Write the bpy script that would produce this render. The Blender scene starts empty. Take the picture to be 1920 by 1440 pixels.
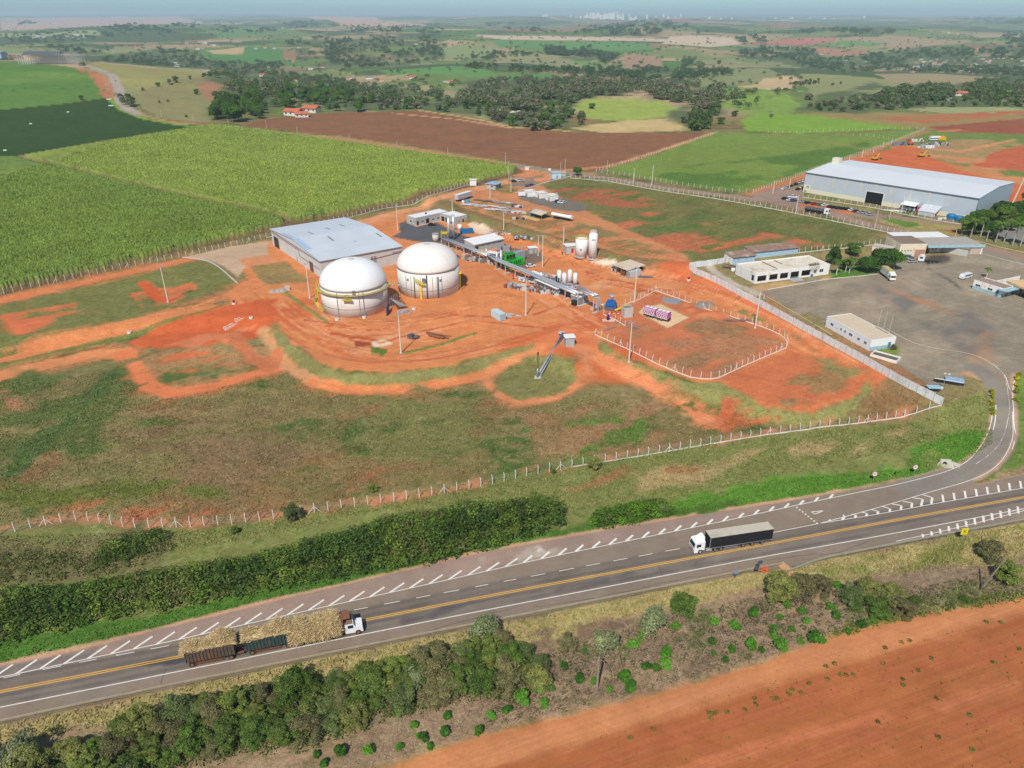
import bpy,math,random
import numpy as np
from mathutils import Vector,Matrix
# ---------------------------------------------------------------- camera, world, sun, exposure
FPX,HZ,CH=1375.0,24.0,100.0
PIT=math.atan((720-HZ)/FPX)
scene=bpy.context.scene
cd=bpy.data.cameras.new("camera")
cam=bpy.data.objects.new("camera",cd)
scene.collection.objects.link(cam)
cam.location=(0,0,CH)
cam.rotation_euler=(math.pi/2-PIT,0,0)
cd.sensor_width=36.0
cd.lens=36.0*FPX/1920
cd.clip_start=1.0
cd.clip_end=200000.0
scene.camera=cam
SUN_EL,SHADOW_AZ=48.0,16.0
w=bpy.data.worlds.new("World")
scene.world=w
w.use_nodes=True
nt=w.node_tree
sky=nt.nodes.new("ShaderNodeTexSky")
sky.sky_type='NISHITA'
sky.sun_disc=False
sky.sun_elevation=math.radians(SUN_EL)
sky.sun_rotation=math.radians(180+SHADOW_AZ)
sky.air_density=1.0
sky.dust_density=.7
sky.ozone_density=1.2
tint=nt.nodes.new("ShaderNodeMix")
tint.data_type='RGBA';tint.blend_type='MULTIPLY';tint.inputs[0].default_value=1.0
tint.inputs[7].default_value=(.93,1.0,1.10,1)
nt.links.new(sky.outputs[0],tint.inputs[6])
low=nt.nodes.new("ShaderNodeMix");low.data_type='RGBA';low.blend_type='MULTIPLY'
low.inputs[7].default_value=(.84,1.20,1.52,1)
tc=nt.nodes.new("ShaderNodeTexCoord");sx=nt.nodes.new("ShaderNodeSeparateXYZ");mr=nt.nodes.new("ShaderNodeMapRange")
mr.inputs[1].default_value=.22;mr.inputs[2].default_value=.02
nt.links.new(tc.outputs['Generated'],sx.inputs[0]);nt.links.new(sx.outputs[2],mr.inputs[0]);nt.links.new(mr.outputs[0],low.inputs[0])
nt.links.new(tint.outputs[2],low.inputs[6])
nt.links.new(low.outputs[2],nt.nodes["Background"].inputs[0])
nt.nodes["Background"].inputs[1].default_value=0.088
sl=bpy.data.lights.new("sun",'SUN')
sl.energy=4.65
sl.angle=math.radians(0.5)
sl.color=(1.0,0.945,0.86)
sun=bpy.data.objects.new("sun",sl)
scene.collection.objects.link(sun)
_a,_e=math.radians(SHADOW_AZ),math.radians(SUN_EL)
sun.rotation_euler=Vector((math.sin(_a)*math.cos(_e),math.cos(_a)*math.cos(_e),-math.sin(_e))).to_track_quat('-Z','Y').to_euler()
scene.view_settings.view_transform='Standard'
scene.view_settings.look='None'
scene.view_settings.exposure=0.0
scene.view_settings.gamma=1.0
random.seed(11)
rng=np.random.default_rng(11)
COL=scene.collection
KEXP=1.20
def lin(v):
 v=v/255.0
 return v/12.92 if v<=0.04045 else((v+0.055)/1.055)**2.4
def C(r,g,b,k=None):
 """base colour of a sunlit surface that shows as the given 8-bit value"""
 k=k or KEXP
 return(min(lin(r)/k,.85),min(lin(g)/k,.85),min(lin(b)/k,.85))
 # ---------------------------------------------------------------- noise
def _h(ix,iy,s):
 n=(ix.astype(np.int64)*374761393+iy.astype(np.int64)*668265263+s*974711)&0x7fffffff
 n=((n^(n>>13))*1274126177)&0x7fffffff
 return((n^(n>>16))&0xffff)/65535.0
def vnoise(x,y,s=0):
 ix,iy=np.floor(x),np.floor(y)
 fx,fy=x-ix,y-iy
 fx=fx*fx*(3-2*fx);fy=fy*fy*(3-2*fy)
 a=_h(ix,iy,s);b=_h(ix+1,iy,s);c=_h(ix,iy+1,s);d=_h(ix+1,iy+1,s)
 return(a+(b-a)*fx)*(1-fy)+(c+(d-c)*fx)*fy
def fbm(x,y,s=0,o=4):
 t=0;a=.5;n=0
 for i in range(o):
  t=t+a*vnoise(x*2**i+17*i,y*2**i-31*i,s+i);n+=a;a*=.5
 return t/n
def sstep(a,b,x):
 t=np.clip((x-a)/(b-a),0,1)
 return t*t*(3-2*t)
def sd_poly(x,y,poly):
 """signed distance to polygon, positive inside"""
 P_=np.asarray(poly,float);n=len(P_)
 d=np.full(x.shape,1e18);ins=np.zeros(x.shape,bool)
 for i in range(n):
  ax,ay=P_[i];bx,by=P_[(i+1)%n]
  ex,ey=bx-ax,by-ay
  wx,wy=x-ax,y-ay
  t=np.clip((wx*ex+wy*ey)/(ex*ex+ey*ey+1e-9),0,1)
  d=np.minimum(d,(wx-ex*t)**2+(wy-ey*t)**2)
  if ay!=by:
   c=((ay>y)!=(by>y))&(x<(bx-ax)*(y-ay)/(by-ay)+ax)
   ins^=c
 d=np.sqrt(d)
 return np.where(ins,d,-d)
def d_line(x,y,pts):
 d=np.full(x.shape,1e18)
 for(ax,ay),(bx,by)in zip(pts[:-1],pts[1:]):
  ex,ey=bx-ax,by-ay
  wx,wy=x-ax,y-ay
  t=np.clip((wx*ex+wy*ey)/(ex*ex+ey*ey+1e-9),0,1)
  d=np.minimum(d,(wx-ex*t)**2+(wy-ey*t)**2)
 return np.sqrt(d)
 # ---------------------------------------------------------------- surveying: photo sight lines -> ground
_s,_c=math.sin(PIT),math.cos(PIT)
def ray(px,py):
 u=(px-960)/FPX;v=(720-py)/FPX
 return u,_c+v*_s,-_s+v*_c
def Z(px,py,z):
 dx,dy,dz=ray(px,py);t=(z-CH)/dz
 return(dx*t,dy*t)
LOWZ,UPZ,YARDZ=-3.0,3.5,2.0
T_LOW=[Z(*p,0)for p in[(-900,640),(0,640),(250,600),(440,590),(512,598),(545,640),(600,680),(650,697),(740,699),(860,682),(1000,640),(1075,672),(1128,640),(1180,678),(1300,722),(1440,756),(1520,762),(1600,740),(1628,712),(1680,735),(1766,762),(1870,760),(1920,770),(2900,800),(2900,1900),(-900,1900)]]
T_UP=[Z(*p,UPZ)for p in[(-1500,330),(-900,560),(0,536),(500,418),(760,352),(850,388),(900,405),(1000,436),(1100,466),(1200,488),(1292,497),(1440,480),(1620,468),(1800,480),(1960,500),(2900,560),(2900,200),(-1500,200)]]
T_YARD=[Z(*p,YARDZ)for p in[(1292,502),(1430,572),(1560,650),(1700,726),(1764,757),(1840,720),(1870,700),(2900,760),(2900,400),(1500,440),(1300,480)]]
def HT(x,y):
 """ground height of the whole landscape"""
 x=np.asarray(x,float);y=np.asarray(y,float)
 z=np.zeros(np.broadcast(x,y).shape)
 near=(y<1000)
 if near.any():
  xn,yn=x[near],y[near]
  low=LOWZ*sstep(-1.0,9.0,sd_poly(xn,yn,T_LOW))
  up=UPZ*sstep(-11.0,1.0,sd_poly(xn,yn,T_UP))
  ya=YARDZ*sstep(-8.0,0.5,sd_poly(xn,yn,T_YARD))
  z[near]=np.where(up>0,np.maximum(up,ya),np.where(ya>0,ya+low,low))
 z=np.where(y>=1000,UPZ,z)
 edge=860+110*np.sin(x/310.0+.6)+0.10*x+.9*np.maximum(0,-x-150)
 z=z+30*sstep(150,650,-x)*sstep(520,1050,y)*(1-sstep(1180,1550,y))
 v=sstep(0,520,y-edge)
 z=z-27*v
 a=sstep(900,2600,y)
 r=34*(fbm(x/620.,y/780.,5,3)-.5)*2*sstep(850,1700,y)
 r=r+40*(fbm(x/1900.,y/2300.,9,2)-.42)*2*a
 r=r+120*np.clip(fbm(x/9000.,y/7000.,21,2)-.45,0,1)*sstep(9000,26000,y)
 return z+r+14*sstep(2500,9000,y)
def G(px,py):
 """where the sight line through photo point (px,py) first meets the ground -> (x,y,z)"""
 dx,dy,dz=ray(px,py)
 if dz>-0.002:dz=-0.002
 if py>262:ts=np.linspace((12-CH)/dz,(-9-CH)/dz,26)
 else:
  t0=(55-CH)/dz;t1=min((-75-CH)/dz,70000)
  ts=np.geomspace(min(t0,40000),max(t1,t0*1.2),260)
 X,Y=dx*ts,dy*ts
 hh=CH+dz*ts-HT(X,Y)
 k=np.argmax(hh<=0)
 if hh[k]>0 or k==0:t=(0-CH)/dz if k else ts[0]
 else:t=ts[k-1]+(ts[k]-ts[k-1])*hh[k-1]/(hh[k-1]-hh[k])
 x,y=dx*t,dy*t
 return np.array([x,y,float(HT(np.array([x]),np.array([y]))[0])])
def GL(pts):return[tuple(G(*p)[:2])for p in pts]
def hz(x,y):return float(HT(np.array([x]),np.array([y]))[0])
def height_at(base,top_py):
 """height of an upright thing from its foot and the photo row of its top"""
 x,y,z=G(*base)
 v=(720-top_py)/FPX
 fw=lambda zz:y*_c-(zz-CH)*_s
 up=lambda zz:y*_s+(zz-CH)*_c
 lo,hi=z,z+80
 for _ in range(40):
  m=(lo+hi)/2
  if up(m)/fw(m)<v:lo=m
  else:hi=m
 return lo-z
 # ---------------------------------------------------------------- ground sheet: grid, finer near, coarser far
rows=[]
py=1760.0
while py>24.5:
 dx,dy,dz=ray(960,py);y=dy*CH/-dz
 rows.append(y)
 step=2.2
 while True:
  q=max(py-step,24.4);dx2,dy2,dz2=ray(960,q)
  if dz2<0 and dy2*CH/-dz2-y<=max(.022*y,1.5)or step<.02:break
  step*=.8
 py-=step
 if rows[-1]>75000:break
rows=np.array(rows)
us=np.arange(-1300,1300.1,2.3)/FPX
NR,NC=len(rows),len(us)
depth=rows*_c+CH*_s
GX=(us[None,:]*depth[:,None]);GY=np.repeat(rows[:,None],NC,1)
GX=GX.ravel();GY=GY.ravel()
GZ=HT(GX,GY)
NV=len(GX)
REG=['ground','sugarcane_field','crop_field','ploughed_field','dirt_track','asphalt_yard','highway','access_road','far_country','grass_verge','bare_earth_field','pasture','earth_pad','gravel_yard','brushland']
RID={n:i for i,n in enumerate(REG)}
region=np.zeros(NV,np.int32)
col=np.zeros((NV,3));tex=np.zeros((NV,3))
zadd=np.zeros(NV)
def _put(sel,m,color,tx,reg):
 c=np.array(color)
 col[sel]+=(c-col[sel])*m[:,None]
 if tx is not None:tex[sel]+=(np.array(tx)-tex[sel])*m[:,None]
 if reg is not None:
  k=sel[m>.5];region[k]=RID[reg]
def _cov(x,y,cover,scale,seed,stretch):
 if cover>=1:return 1.0
 n=fbm((x*.8+y*.6)/(scale*stretch),(y*.8-x*.6)/scale,seed,6)
 th=.5+(.5-cover)*.42
 return sstep(th-.08,th+.08,n)
_seed=[100]
def paint(pts,color,soft=.8,warp=0.,cover=1,scale=8.,stretch=1.6,tx=None,reg=None,alpha=1.,world=False):
 poly=pts if world else GL(pts)
 _seed[0]+=7
 a=np.array(poly);mg=soft+warp*2+2
 sel=np.nonzero((GX>a[:,0].min()-mg)&(GX<a[:,0].max()+mg)&(GY>a[:,1].min()-mg)&(GY<a[:,1].max()+mg))[0]
 if not len(sel):return
 x,y=GX[sel],GY[sel]
 sc=max(3.,warp*2.5)
 if warp:xx=x+(fbm(x/sc,y/sc,_seed[0],3)-.5)*2.4*warp;yy=y+(fbm(x/sc,y/sc,_seed[0]+3,3)-.5)*2.4*warp
 else:xx,yy=x,y
 s=np.maximum(soft,.0016*y)
 m=sstep(-1,1,sd_poly(xx,yy,poly)/s)*alpha*_cov(x,y,cover,scale,_seed[0],stretch)
 _put(sel,m,color,tx,reg)
 return sel,m
def stroke(pts,width,color,soft=.6,warp=0.,cover=1,scale=6.,stretch=2.,tx=None,reg=None,alpha=1.,world=False):
 if reg=='dirt_track':
  stroke(pts,width*1.9,color,soft+1,warp+1.5,.62,5.,2.,None,None,.5)
  soft=max(soft,1.1);cover=.93
 line=pts if world else GL(pts)
 _seed[0]+=7
 a=np.array(line);mg=width+soft+warp*2+2
 sel=np.nonzero((GX>a[:,0].min()-mg)&(GX<a[:,0].max()+mg)&(GY>a[:,1].min()-mg)&(GY<a[:,1].max()+mg))[0]
 if not len(sel):return
 x,y=GX[sel],GY[sel];sc=max(3.,warp*2.5)
 d=d_line(x,y,line)
 if warp:d=d+(fbm(x/sc,y/sc,_seed[0],3)-.5)*2.4*warp
 s=np.maximum(soft,.0016*y)
 m=sstep(1,-1,(d-width/2)/s)*alpha*_cov(x,y,cover,scale,_seed[0],stretch)
 _put(sel,m,color,tx,reg)
def smooth0(w_,it=3):
 w_=[np.array(p)for p in w_]
 for _ in range(it):
  o=[w_[0]]
  for a,b in zip(w_[:-1],w_[1:]):o+=[a*.75+b*.25,a*.25+b*.75]
  w_=o+[w_[-1]]
 return w_
GRASS=C(124,130,72);GREEN=C(98,120,58);DRY=C(160,142,96);BROWN=C(158,116,84);ORANGE=C(218,138,86);RED=C(208,112,66)
PALE=C(222,160,115);STRAW=C(182,162,112)
TG=(1.,.5,0);TE=(.08,.42,0);TA=(0,.2,0)
n1=fbm(GX/60,GY/45,1,4);n2=fbm(GX/17,GY/12,2,4)
near=GY<900
base=np.outer(1-n1,C(144,122,82))+np.outer(n1,C(128,126,74))
k=sstep(.50,.66,n2)[:,None];base=base*(1-k)+np.array(C(90,108,52))*k
n3=fbm(GX/24+9,GY/17,3,4)
k=(sstep(.52,.74,n3)*.6)[:,None];base=base*(1-k)+np.array(C(158,106,74))*k
n4=fbm(GX/9,GY/5,4,4)
k=(sstep(.58,.72,n4)*.6)[:,None];base=base*(1-k)+np.array(C(160,138,96))*k
col[:]=base;tex[:]=TG
far=GY>760
xf,yf=GX[far],GY[far]
def vor(x,y,s,seed):
 x=x/s;y=y/s
 x,y=x*.87-y*.5,x*.5+y*.87
 ix,iy=np.floor(x),np.floor(y);best=np.full(x.shape,9.);sec=best.copy();idv=np.zeros(x.shape)
 for a in(-1,0,1):
  for b in(-1,0,1):
   jx=_h(ix+a,iy+b,seed);jy=_h(ix+a,iy+b,seed+1)
   d=np.abs(ix+a+.1+.8*jx-x)+np.abs(iy+b+.1+.8*jy-y)
   u=d<best
   sec=np.where(u,best,np.minimum(sec,d));idv=np.where(u,_h(ix+a,iy+b,seed+2),idv);best=np.where(u,d,best)
 return idv,sec-best
wx=(fbm(xf/300,yf/300,31,2)-.5)*160;wy=(fbm(xf/300,yf/300,37,2)-.5)*160
id1,e1=vor(xf+wx,yf+wy,230,51)
id2,e2=vor(xf,yf,900,71)
idd=np.where(yf>3800,id2,id1);ee=np.where(yf>3800,e2*900,e1*230)
pal=np.array([C(128,138,84),C(146,146,98),C(112,132,72),C(168,148,110),C(120,134,82),C(92,124,58),C(150,122,92),C(134,142,90),C(104,130,68),C(184,158,124)])
fc=pal[(idd*9.99).astype(int)]
fc=fc*(1+(fbm(xf/90,yf/90,61,4)[:,None]-.5)*.35)
b=sstep(9,4,ee)*(fbm(xf/500,yf/500,65,2)>.45)
fc=fc*(1-b[:,None])+np.array(C(178,152,120))*b[:,None]
wood=sstep(.545,.57,fbm(xf/420,yf/380,81,4))*sstep(1000,1500,yf)
fc=fc*(1-wood[:,None])+np.array(C(84,100,64))*wood[:,None]
bl=sstep(760,900,yf)[:,None]
col[far]=col[far]*(1-bl)+fc*bl
tex[far]=(.25,.2,0)
region[np.nonzero(far)[0]]=RID['far_country']
# --- far and middle fields placed one by one
def field(pts,rgb,warp=4,soft=2,reg='far_country',tx=(.3,.25,0),**k):return paint(pts,C(*rgb),soft,warp,tx=tx,reg=reg,**k)
field([(0,36),(330,29),(380,44),(0,56)],(196,166,150))
field([(0,62),(180,56),(190,66),(0,70)],(150,160,110))
field([(560,31),(660,30),(800,48),(640,46)],(204,166,142))
field([(380,60),(530,52),(560,62),(430,72)],(110,140,84))
field([(880,66),(1100,70),(1290,74),(1290,80),(940,74)],(208,184,158))
field([(925,75),(1060,77),(1200,80),(1230,92),(935,91)],(104,144,84))
field([(1110,39),(1300,37),(1330,42),(1150,43)],(168,112,116))
field([(1255,69),(1370,69),(1392,82),(1330,88),(1240,82)],(210,186,160))
field([(1420,82),(1470,74),(1590,70),(1560,76),(1510,85)],(190,122,106))
field([(1570,70),(1700,67),(1830,76),(1700,92),(1560,84)],(172,150,116))
field([(1570,78),(1670,80),(1640,87),(1560,84)],(112,148,74))
field([(1500,88),(1630,92),(1625,105),(1540,103)],(176,130,100))
field([(350,96),(430,90),(530,92),(532,118),(470,118),(390,106)],(88,134,72))
field([(385,95),(460,88),(456,101),(400,101)],(196,168,124))
field([(836,88),(890,86),(935,95),(930,105),(860,112),(820,108)],(138,152,100))
field([(950,112),(1030,105),(1080,118),(1070,128),(960,118)],(150,146,104))
field([(1060,110),(1150,118),(1100,128)],(118,146,84))
field([(710,132),(850,124),(945,138),(900,146),(730,140)],(104,146,78))
field([(940,142),(1030,136),(1078,150),(1000,155),(945,150)],(98,142,76))
field([(1170,100),(1240,108),(1240,128),(1170,128)],(170,138,110))
field([(690,158),(800,160),(895,175),(860,184),(760,170)],(164,154,112))
field([(1130,145),(1300,132),(1400,135),(1290,148)],(190,162,126))
field([(1280,130),(1440,128),(1470,142),(1380,160),(1290,165)],(140,146,98))
field([(1378,163),(1430,148),(1480,142),(1502,146),(1490,166),(1440,168)],(204,176,132))
field([(1360,166),(1412,164),(1480,178),(1505,196),(1480,216),(1400,217),(1352,203)],(132,158,72),cover=.9)
field([(1500,138),(1640,146),(1790,166),(1640,188),(1520,186)],(148,150,100))
field([(1640,139),(1890,146),(1800,160),(1700,162)],(164,148,110))
field([(1690,203),(1790,196),(1925,204),(1925,214),(1780,214)],(160,164,112))
field([(1388,224),(1420,214),(1560,216),(1740,240),(1500,250),(1400,246)],(130,164,60),2)
field([(1500,213),(1650,210),(1925,216),(1925,236),(1740,244),(1600,226)],(158,136,84),3)
field([(1640,222),(1925,206),(1925,214),(1740,232)],(184,112,76),3,cover=.8)
field([(1740,238),(1925,222),(1925,252),(1780,252)],(156,90,62),2)
field([(1062,198),(1098,187),(1180,184),(1250,190),(1276,205),(1250,218),(1180,228),(1100,222)],(160,174,82),2,tx=(.5,.4,0))
field([(1060,240),(1180,226),(1262,222),(1300,245),(1130,249)],(204,178,124),3)
field([(885,216),(940,206),(992,212),(962,235),(920,229)],(152,154,102),2)
field([(150,118),(300,126),(378,131),(388,146),(270,171),(235,163),(215,140)],(158,152,94),2,reg='pasture')
field([(252,172),(400,146),(465,156),(400,190),(432,204),(388,230),(300,222),(256,196)],(146,140,92),2,reg='pasture')
field([(370,165),(400,147),(470,156),(440,178),(395,190)],(168,124,92),3,reg='pasture')
WOODS=[[(165,97),(215,100),(300,92),(350,95),(400,118),(530,118),(530,132),(480,130),(390,130),(290,126),(250,122),(180,115)],[(385,140),(480,128),(560,145),(640,150),(700,160),(700,208),(640,212),(560,190),(500,212),(490,228),(388,226),(402,205),(440,186),(400,150)],[(640,165),(700,160),(780,165),(860,182),(900,160),(960,150),(1060,150),(1100,142),(1170,150),(1250,158),(1330,165),(1362,172),(1355,195),(1350,240),(1300,246),(1270,225),(1270,196),(1180,180),(1100,184),(1080,190),(1060,206),(1100,240),(1000,246),(960,238),(900,218),(780,205),(700,207),(640,210)],[(640,75),(720,68),(830,68),(835,100),(830,112),(780,118),(720,128),(650,132),(560,110),(530,80),(600,70)],[(860,120),(940,124),(1000,126),(1080,132),(1130,126),(1290,132),(1290,146),(1100,146),(980,135),(870,128)],[(1022,92),(1110,90),(1115,100),(1158,106),(1150,118),(1025,103)],[(1380,88),(1430,88),(1530,96),(1560,112),(1640,100),(1700,92),(1925,88),(1925,146),(1700,136),(1600,134),(1500,128),(1440,112),(1380,104)],[(1508,206),(1520,180),(1580,170),(1640,152),(1700,168),(1760,162),(1850,150),(1925,150),(1925,200),(1690,204),(1600,213)]]
for w_ in WOODS:paint(w_,C(96,108,70),8,18,cover=.74,scale=60,tx=(.8,.8,0),reg='far_country')
# --- middle distance
paint([(0,113),(-500,100),(-700,200),(0,206),(110,196),(206,183),(192,152),(150,129),(60,118)],C(98,134,60),2,2,tx=(.2,.3,.5),reg='crop_field')
stroke([(0,172),(120,166),(200,160)],3,C(78,116,52),1.5,1)
stroke([(0,150),(100,146)],60,C(112,144,70),20,10,cover=.6,scale=60)
stroke([(0,236),(100,222),(230,212)],3,C(48,70,32),1.5,1)
stroke([(150,129),(190,150),(208,182)],16,C(190,120,86),2,4,cover=.8)
paint([(-700,200),(0,206),(110,196),(206,183),(236,205),(300,222),(384,238),(200,262),(28,293),(0,296),(-900,440)],C(55,80,34),2,1,tx=(.3,.5,.3),reg='crop_field')
stroke([(205,184),(230,206),(270,222),(330,233),(384,240)],7,C(132,160,60),1,1)
stroke([(150,122),(190,132),(212,142),(222,165),(226,190),(240,205),(262,215)],11,C(176,160,150),.8,.3,reg='access_road',tx=TA)
stroke([(262,215),(330,230),(430,238)],6,C(184,140,102),1,1)
field([(445,236),(500,223),(630,211),(700,210),(780,207),(880,222),(960,240),(1090,249),(1332,249),(1225,285),(1115,322),(1050,320),(960,303),(800,277),(640,254),(500,240)],(146,102,72),1.5,reg='ploughed_field',tx=(.05,.5,.8))
stroke([(735,212),(860,224),(960,240)],5,C(214,160,120),1,1)
stroke([(780,206),(880,221),(962,238),(1090,247)],5,C(208,170,120),1,2)
paint([(440,240),(640,256),(800,280),(960,306),(1075,322),(1115,324),(1120,332),(960,318),(800,292),(640,266),(440,246)],C(178,146,96),1,1,tx=(.8,.4,0))
stroke([(440,240),(640,257),(800,282),(1000,316)],3,C(196,128,92),.7,.4)
stroke([(1000,325),(1140,312),(1230,285),(1335,250)],4,C(210,150,105),.7,.6,reg='dirt_track')
paint([(1132,320),(1235,288),(1342,249),(1480,250),(1560,252),(1728,243),(1700,262),(1600,298),(1450,350),(1412,362),(1290,348)],C(124,146,64),1.2,1,tx=(.8,.6,.2),reg='pasture')
paint([(1200,320),(1400,300),(1560,280),(1640,262),(1620,290),(1450,348),(1412,358),(1290,345)],C(92,124,50),3,8,cover=.5,scale=22)
stroke([(1440,252),(1560,268),(1640,283)],4,C(150,140,80),1,1)
stroke([(1408,364),(1480,340),(1560,312),(1640,283),(1742,248),(1800,244)],7,C(206,130,88),1,1,reg='dirt_track')
paint([(1745,246),(1925,252),(1925,345),(1895,342),(1740,300),(1610,300),(1680,268)],C(120,138,66),1,2,tx=TG)
paint([(1690,280),(1800,262),(1925,262),(1925,300),(1830,312),(1760,300)],C(176,142,96),2,5,cover=.6,scale=20)
paint([(1605,300),(1690,270),(1720,276),(1745,296),(1900,340),(1930,345),(1930,392),(1880,384),(1700,330)],C(208,112,68),1.5,4,tx=TE,reg='earth_pad')
paint([(1712,286),(1850,300),(1930,335),(1930,350),(1745,305)],C(206,140,92),3,4,tx=TE,cover=.7,scale=20)
paint([(1830,312),(1860,288),(1930,268),(1930,322)],C(196,104,68),1.5,4,tx=TE,reg='earth_pad')
stroke([(1700,272),(1800,285),(1900,262)],6,C(212,150,104),2,2)
paint([(1062,336),(1240,353),(1450,391),(1650,432),(1620,455),(1560,462),(1440,472),(1370,480),(1290,492),(1200,470),(1080,425),(1020,395),(1040,360),(1010,350)],C(122,118,66),1.2,1,tx=TG)
paint([(1050,345),(1240,360),(1450,395),(1640,432),(1560,455),(1300,420),(1120,372)],C(104,112,58),3,6,cover=.55,scale=14)
paint([(1080,385),(1200,395),(1400,430),(1560,462),(1440,475),(1290,480),(1150,440),(1060,400)],C(196,112,76),2,6,cover=.52,scale=9,stretch=3)
paint([(1040,350),(1200,360),(1250,395),(1100,380),(1040,372)],C(176,104,70),2,5,cover=.4,scale=8,stretch=2.5)
paint([(1180,400),(1260,410),(1440,445),(1330,470),(1240,440)],C(98,116,56),1.5,4,cover=.4,scale=5,stretch=3)
paint([(870,350),(960,338),(1020,350),(1060,380),(1290,480),(1292,494),(1180,482),(1000,432),(860,386),(840,372)],C(206,138,92),1.5,2,tx=(.25,.35,0),reg='earth_pad')
paint([(880,372),(960,380),(1100,420),(1280,482),(1180,478),(1000,428),(870,388)],C(150,130,82),1.5,3,cover=.42,scale=6,stretch=3,tx=TG)
paint([(905,340),(1000,348),(960,365),(900,352)],C(140,128,80),1.5,3,cover=.6,scale=6,tx=TG)
paint([(1046,372),(1070,374),(1102,386),(1094,397),(1060,396),(1000,382),(972,372),(978,366)],C(124,116,106),1,1,tx=TA,reg='gravel_yard')
paint([(958,338),(975,322),(1015,334),(1012,343),(985,350),(960,350)],C(140,124,110),1,1,tx=TA,reg='gravel_yard')
paint([(950,325),(985,312),(1040,330),(1020,345),(990,335)],C(214,140,96),1,2,cover=.7,tx=TE)
paint([(760,380),(800,380),(860,388),(1000,432),(1180,480),(1290,492),(1300,512),(1180,505),(1050,470),(930,432),(860,410),(775,392)],C(138,112,76),1,1.2,tx=(.7,.5,0),reg='grass_verge')
paint([(800,384),(1000,436),(1180,484),(1290,496),(1180,490),(1000,443),(850,400)],C(128,134,72),1,2,cover=.6,scale=5,stretch=3,tx=TG)
paint([(430,470),(520,452),(770,398),(800,396),(925,432),(1050,470),(1180,506),(1300,514),(1440,598),(1560,665),(1640,708),(1600,745),(1520,775),(1440,765),(1300,715),(1180,672),(1128,640),(1075,672),(1000,640),(860,682),(740,699),(650,697),(600,680),(545,640),(512,600),(440,590),(430,555),(470,530)],ORANGE,1,1.5,tx=TE,reg='earth_pad')
paint([(440,560),(640,560),(980,600),(1300,560),(1200,480),(900,440),(1290,520),(1300,700),(700,690)],RED,3,6,cover=.42,scale=14,stretch=2.5,tx=TE)
paint([(500,560),(760,600),(1000,560),(1120,620),(700,690)],PALE,3,6,cover=.26,scale=11,stretch=3,tx=TE)
paint([(1060,480),(1290,520),(1240,560),(1050,530)],PALE,3,6,cover=.4,scale=9,stretch=3,tx=TE)
paint([(480,590),(600,640),(700,690),(560,600)],RED,2,4,cover=.7,tx=TE)
paint([(1292,504),(1430,574),(1560,652),(1700,728),(1762,760),(1690,738),(1620,712),(1440,606),(1300,520)],C(146,116,78),1,1.2,tx=(.7,.5,0),reg='grass_verge')
paint([(1290,508),(1450,600),(1620,700),(1560,680),(1400,590),(1290,520)],C(132,134,72),1,2,cover=.5,scale=5,tx=TG)
stroke([(1250,505),(1330,530),(1440,585),(1560,655),(1640,705)],7,C(212,120,76),1,2,tx=TE,reg='dirt_track')
rt=random.Random(8)
for q,hw,n_ in(([(480,540),(560,600),(640,650),(760,668),(900,645),(1040,605),(1120,600)],9,12),([(520,455),(640,428),(760,395),(900,352)],4,5),([(860,440),(960,520),(1060,590),(1130,620)],9,10),([(1000,440),(1100,500),(1200,520),(1300,540),(1440,600),(1600,690)],7,10),([(0,672),(130,641),(260,608),(380,575),(470,532)],4,7),([(0,706),(100,681),(232,664)],3.5,5),([(600,612),(800,600),(950,560)],10,8),([(880,380),(1000,415),(1140,455),(1280,488)],6,7),([(560,560),(620,625),(720,640),(800,610)],8,8),([(1060,480),(1160,540),(1240,560)],9,7)):
 g_=np.array(smooth0(GL(q)))
 for k_ in range(n_):
  o_=rt.uniform(-hw,hw);ph=rt.uniform(0,6);d_=np.gradient(g_,axis=0);d_/=np.hypot(d_[:,0],d_[:,1])[:,None];s_=np.linspace(0,1,len(g_))
  off_=o_*(1+.5*np.sin(s_*5+ph));l_=[tuple(v)for v in g_+np.c_[-d_[:,1],d_[:,0]]*off_[:,None]]
  a0=rt.randint(0,len(l_)//3);l_=l_[a0:a0+rt.randint(len(l_)//2,len(l_))]
  for e_ in(0,1.9):stroke([(a+e_*.6,b_+e_*.8)for a,b_ in l_],rt.uniform(.5,.9),C(*rt.choice([(236,166,120),(186,98,62),(230,156,108),(196,104,66)])),.3,.3,cover=.7,scale=6,alpha=rt.uniform(.35,.75),world=True)
paint([(1128,625),(1192,566),(1228,546),(1330,583),(1440,617),(1474,640),(1470,655),(1345,711),(1300,708)],C(206,122,82),1,1,tx=(.3,.35,0),reg='earth_pad')
paint([(1160,610),(1330,600),(1460,640),(1345,705),(1290,700)],C(168,124,86),2,6,cover=.5,scale=9,stretch=2.5,tx=TG)
paint([(1230,640),(1400,620),(1460,645),(1350,700)],C(186,128,92),2,6,cover=.5,scale=12,tx=TG)
paint([(1345,712),(1474,656),(1560,668),(1640,708),(1600,745),(1520,775),(1440,765)],C(206,118,76),1,2,tx=(.3,.5,0),reg='earth_pad')
paint([(1370,712),(1474,670),(1620,708),(1520,765),(1440,755)],C(168,128,84),2,6,cover=.42,scale=7,stretch=2.5,tx=TG)
paint([(1460,650),(1560,670),(1620,705),(1560,700)],C(146,134,84),2,4,cover=.6,scale=8,tx=TG)
paint([(1128,640),(1180,676),(1300,720),(1345,716),(1440,765),(1520,777),(1600,748),(1626,712),(1636,728),(1600,770),(1520,800),(1430,790),(1300,742),(1180,700),(1130,665)],C(150,146,86),1,1,tx=TG,reg='grass_verge')
paint([(1300,745),(1450,800),(1380,810),(1300,790)],C(206,112,72),2,5,cover=.5,scale=6,tx=TG)
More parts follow.
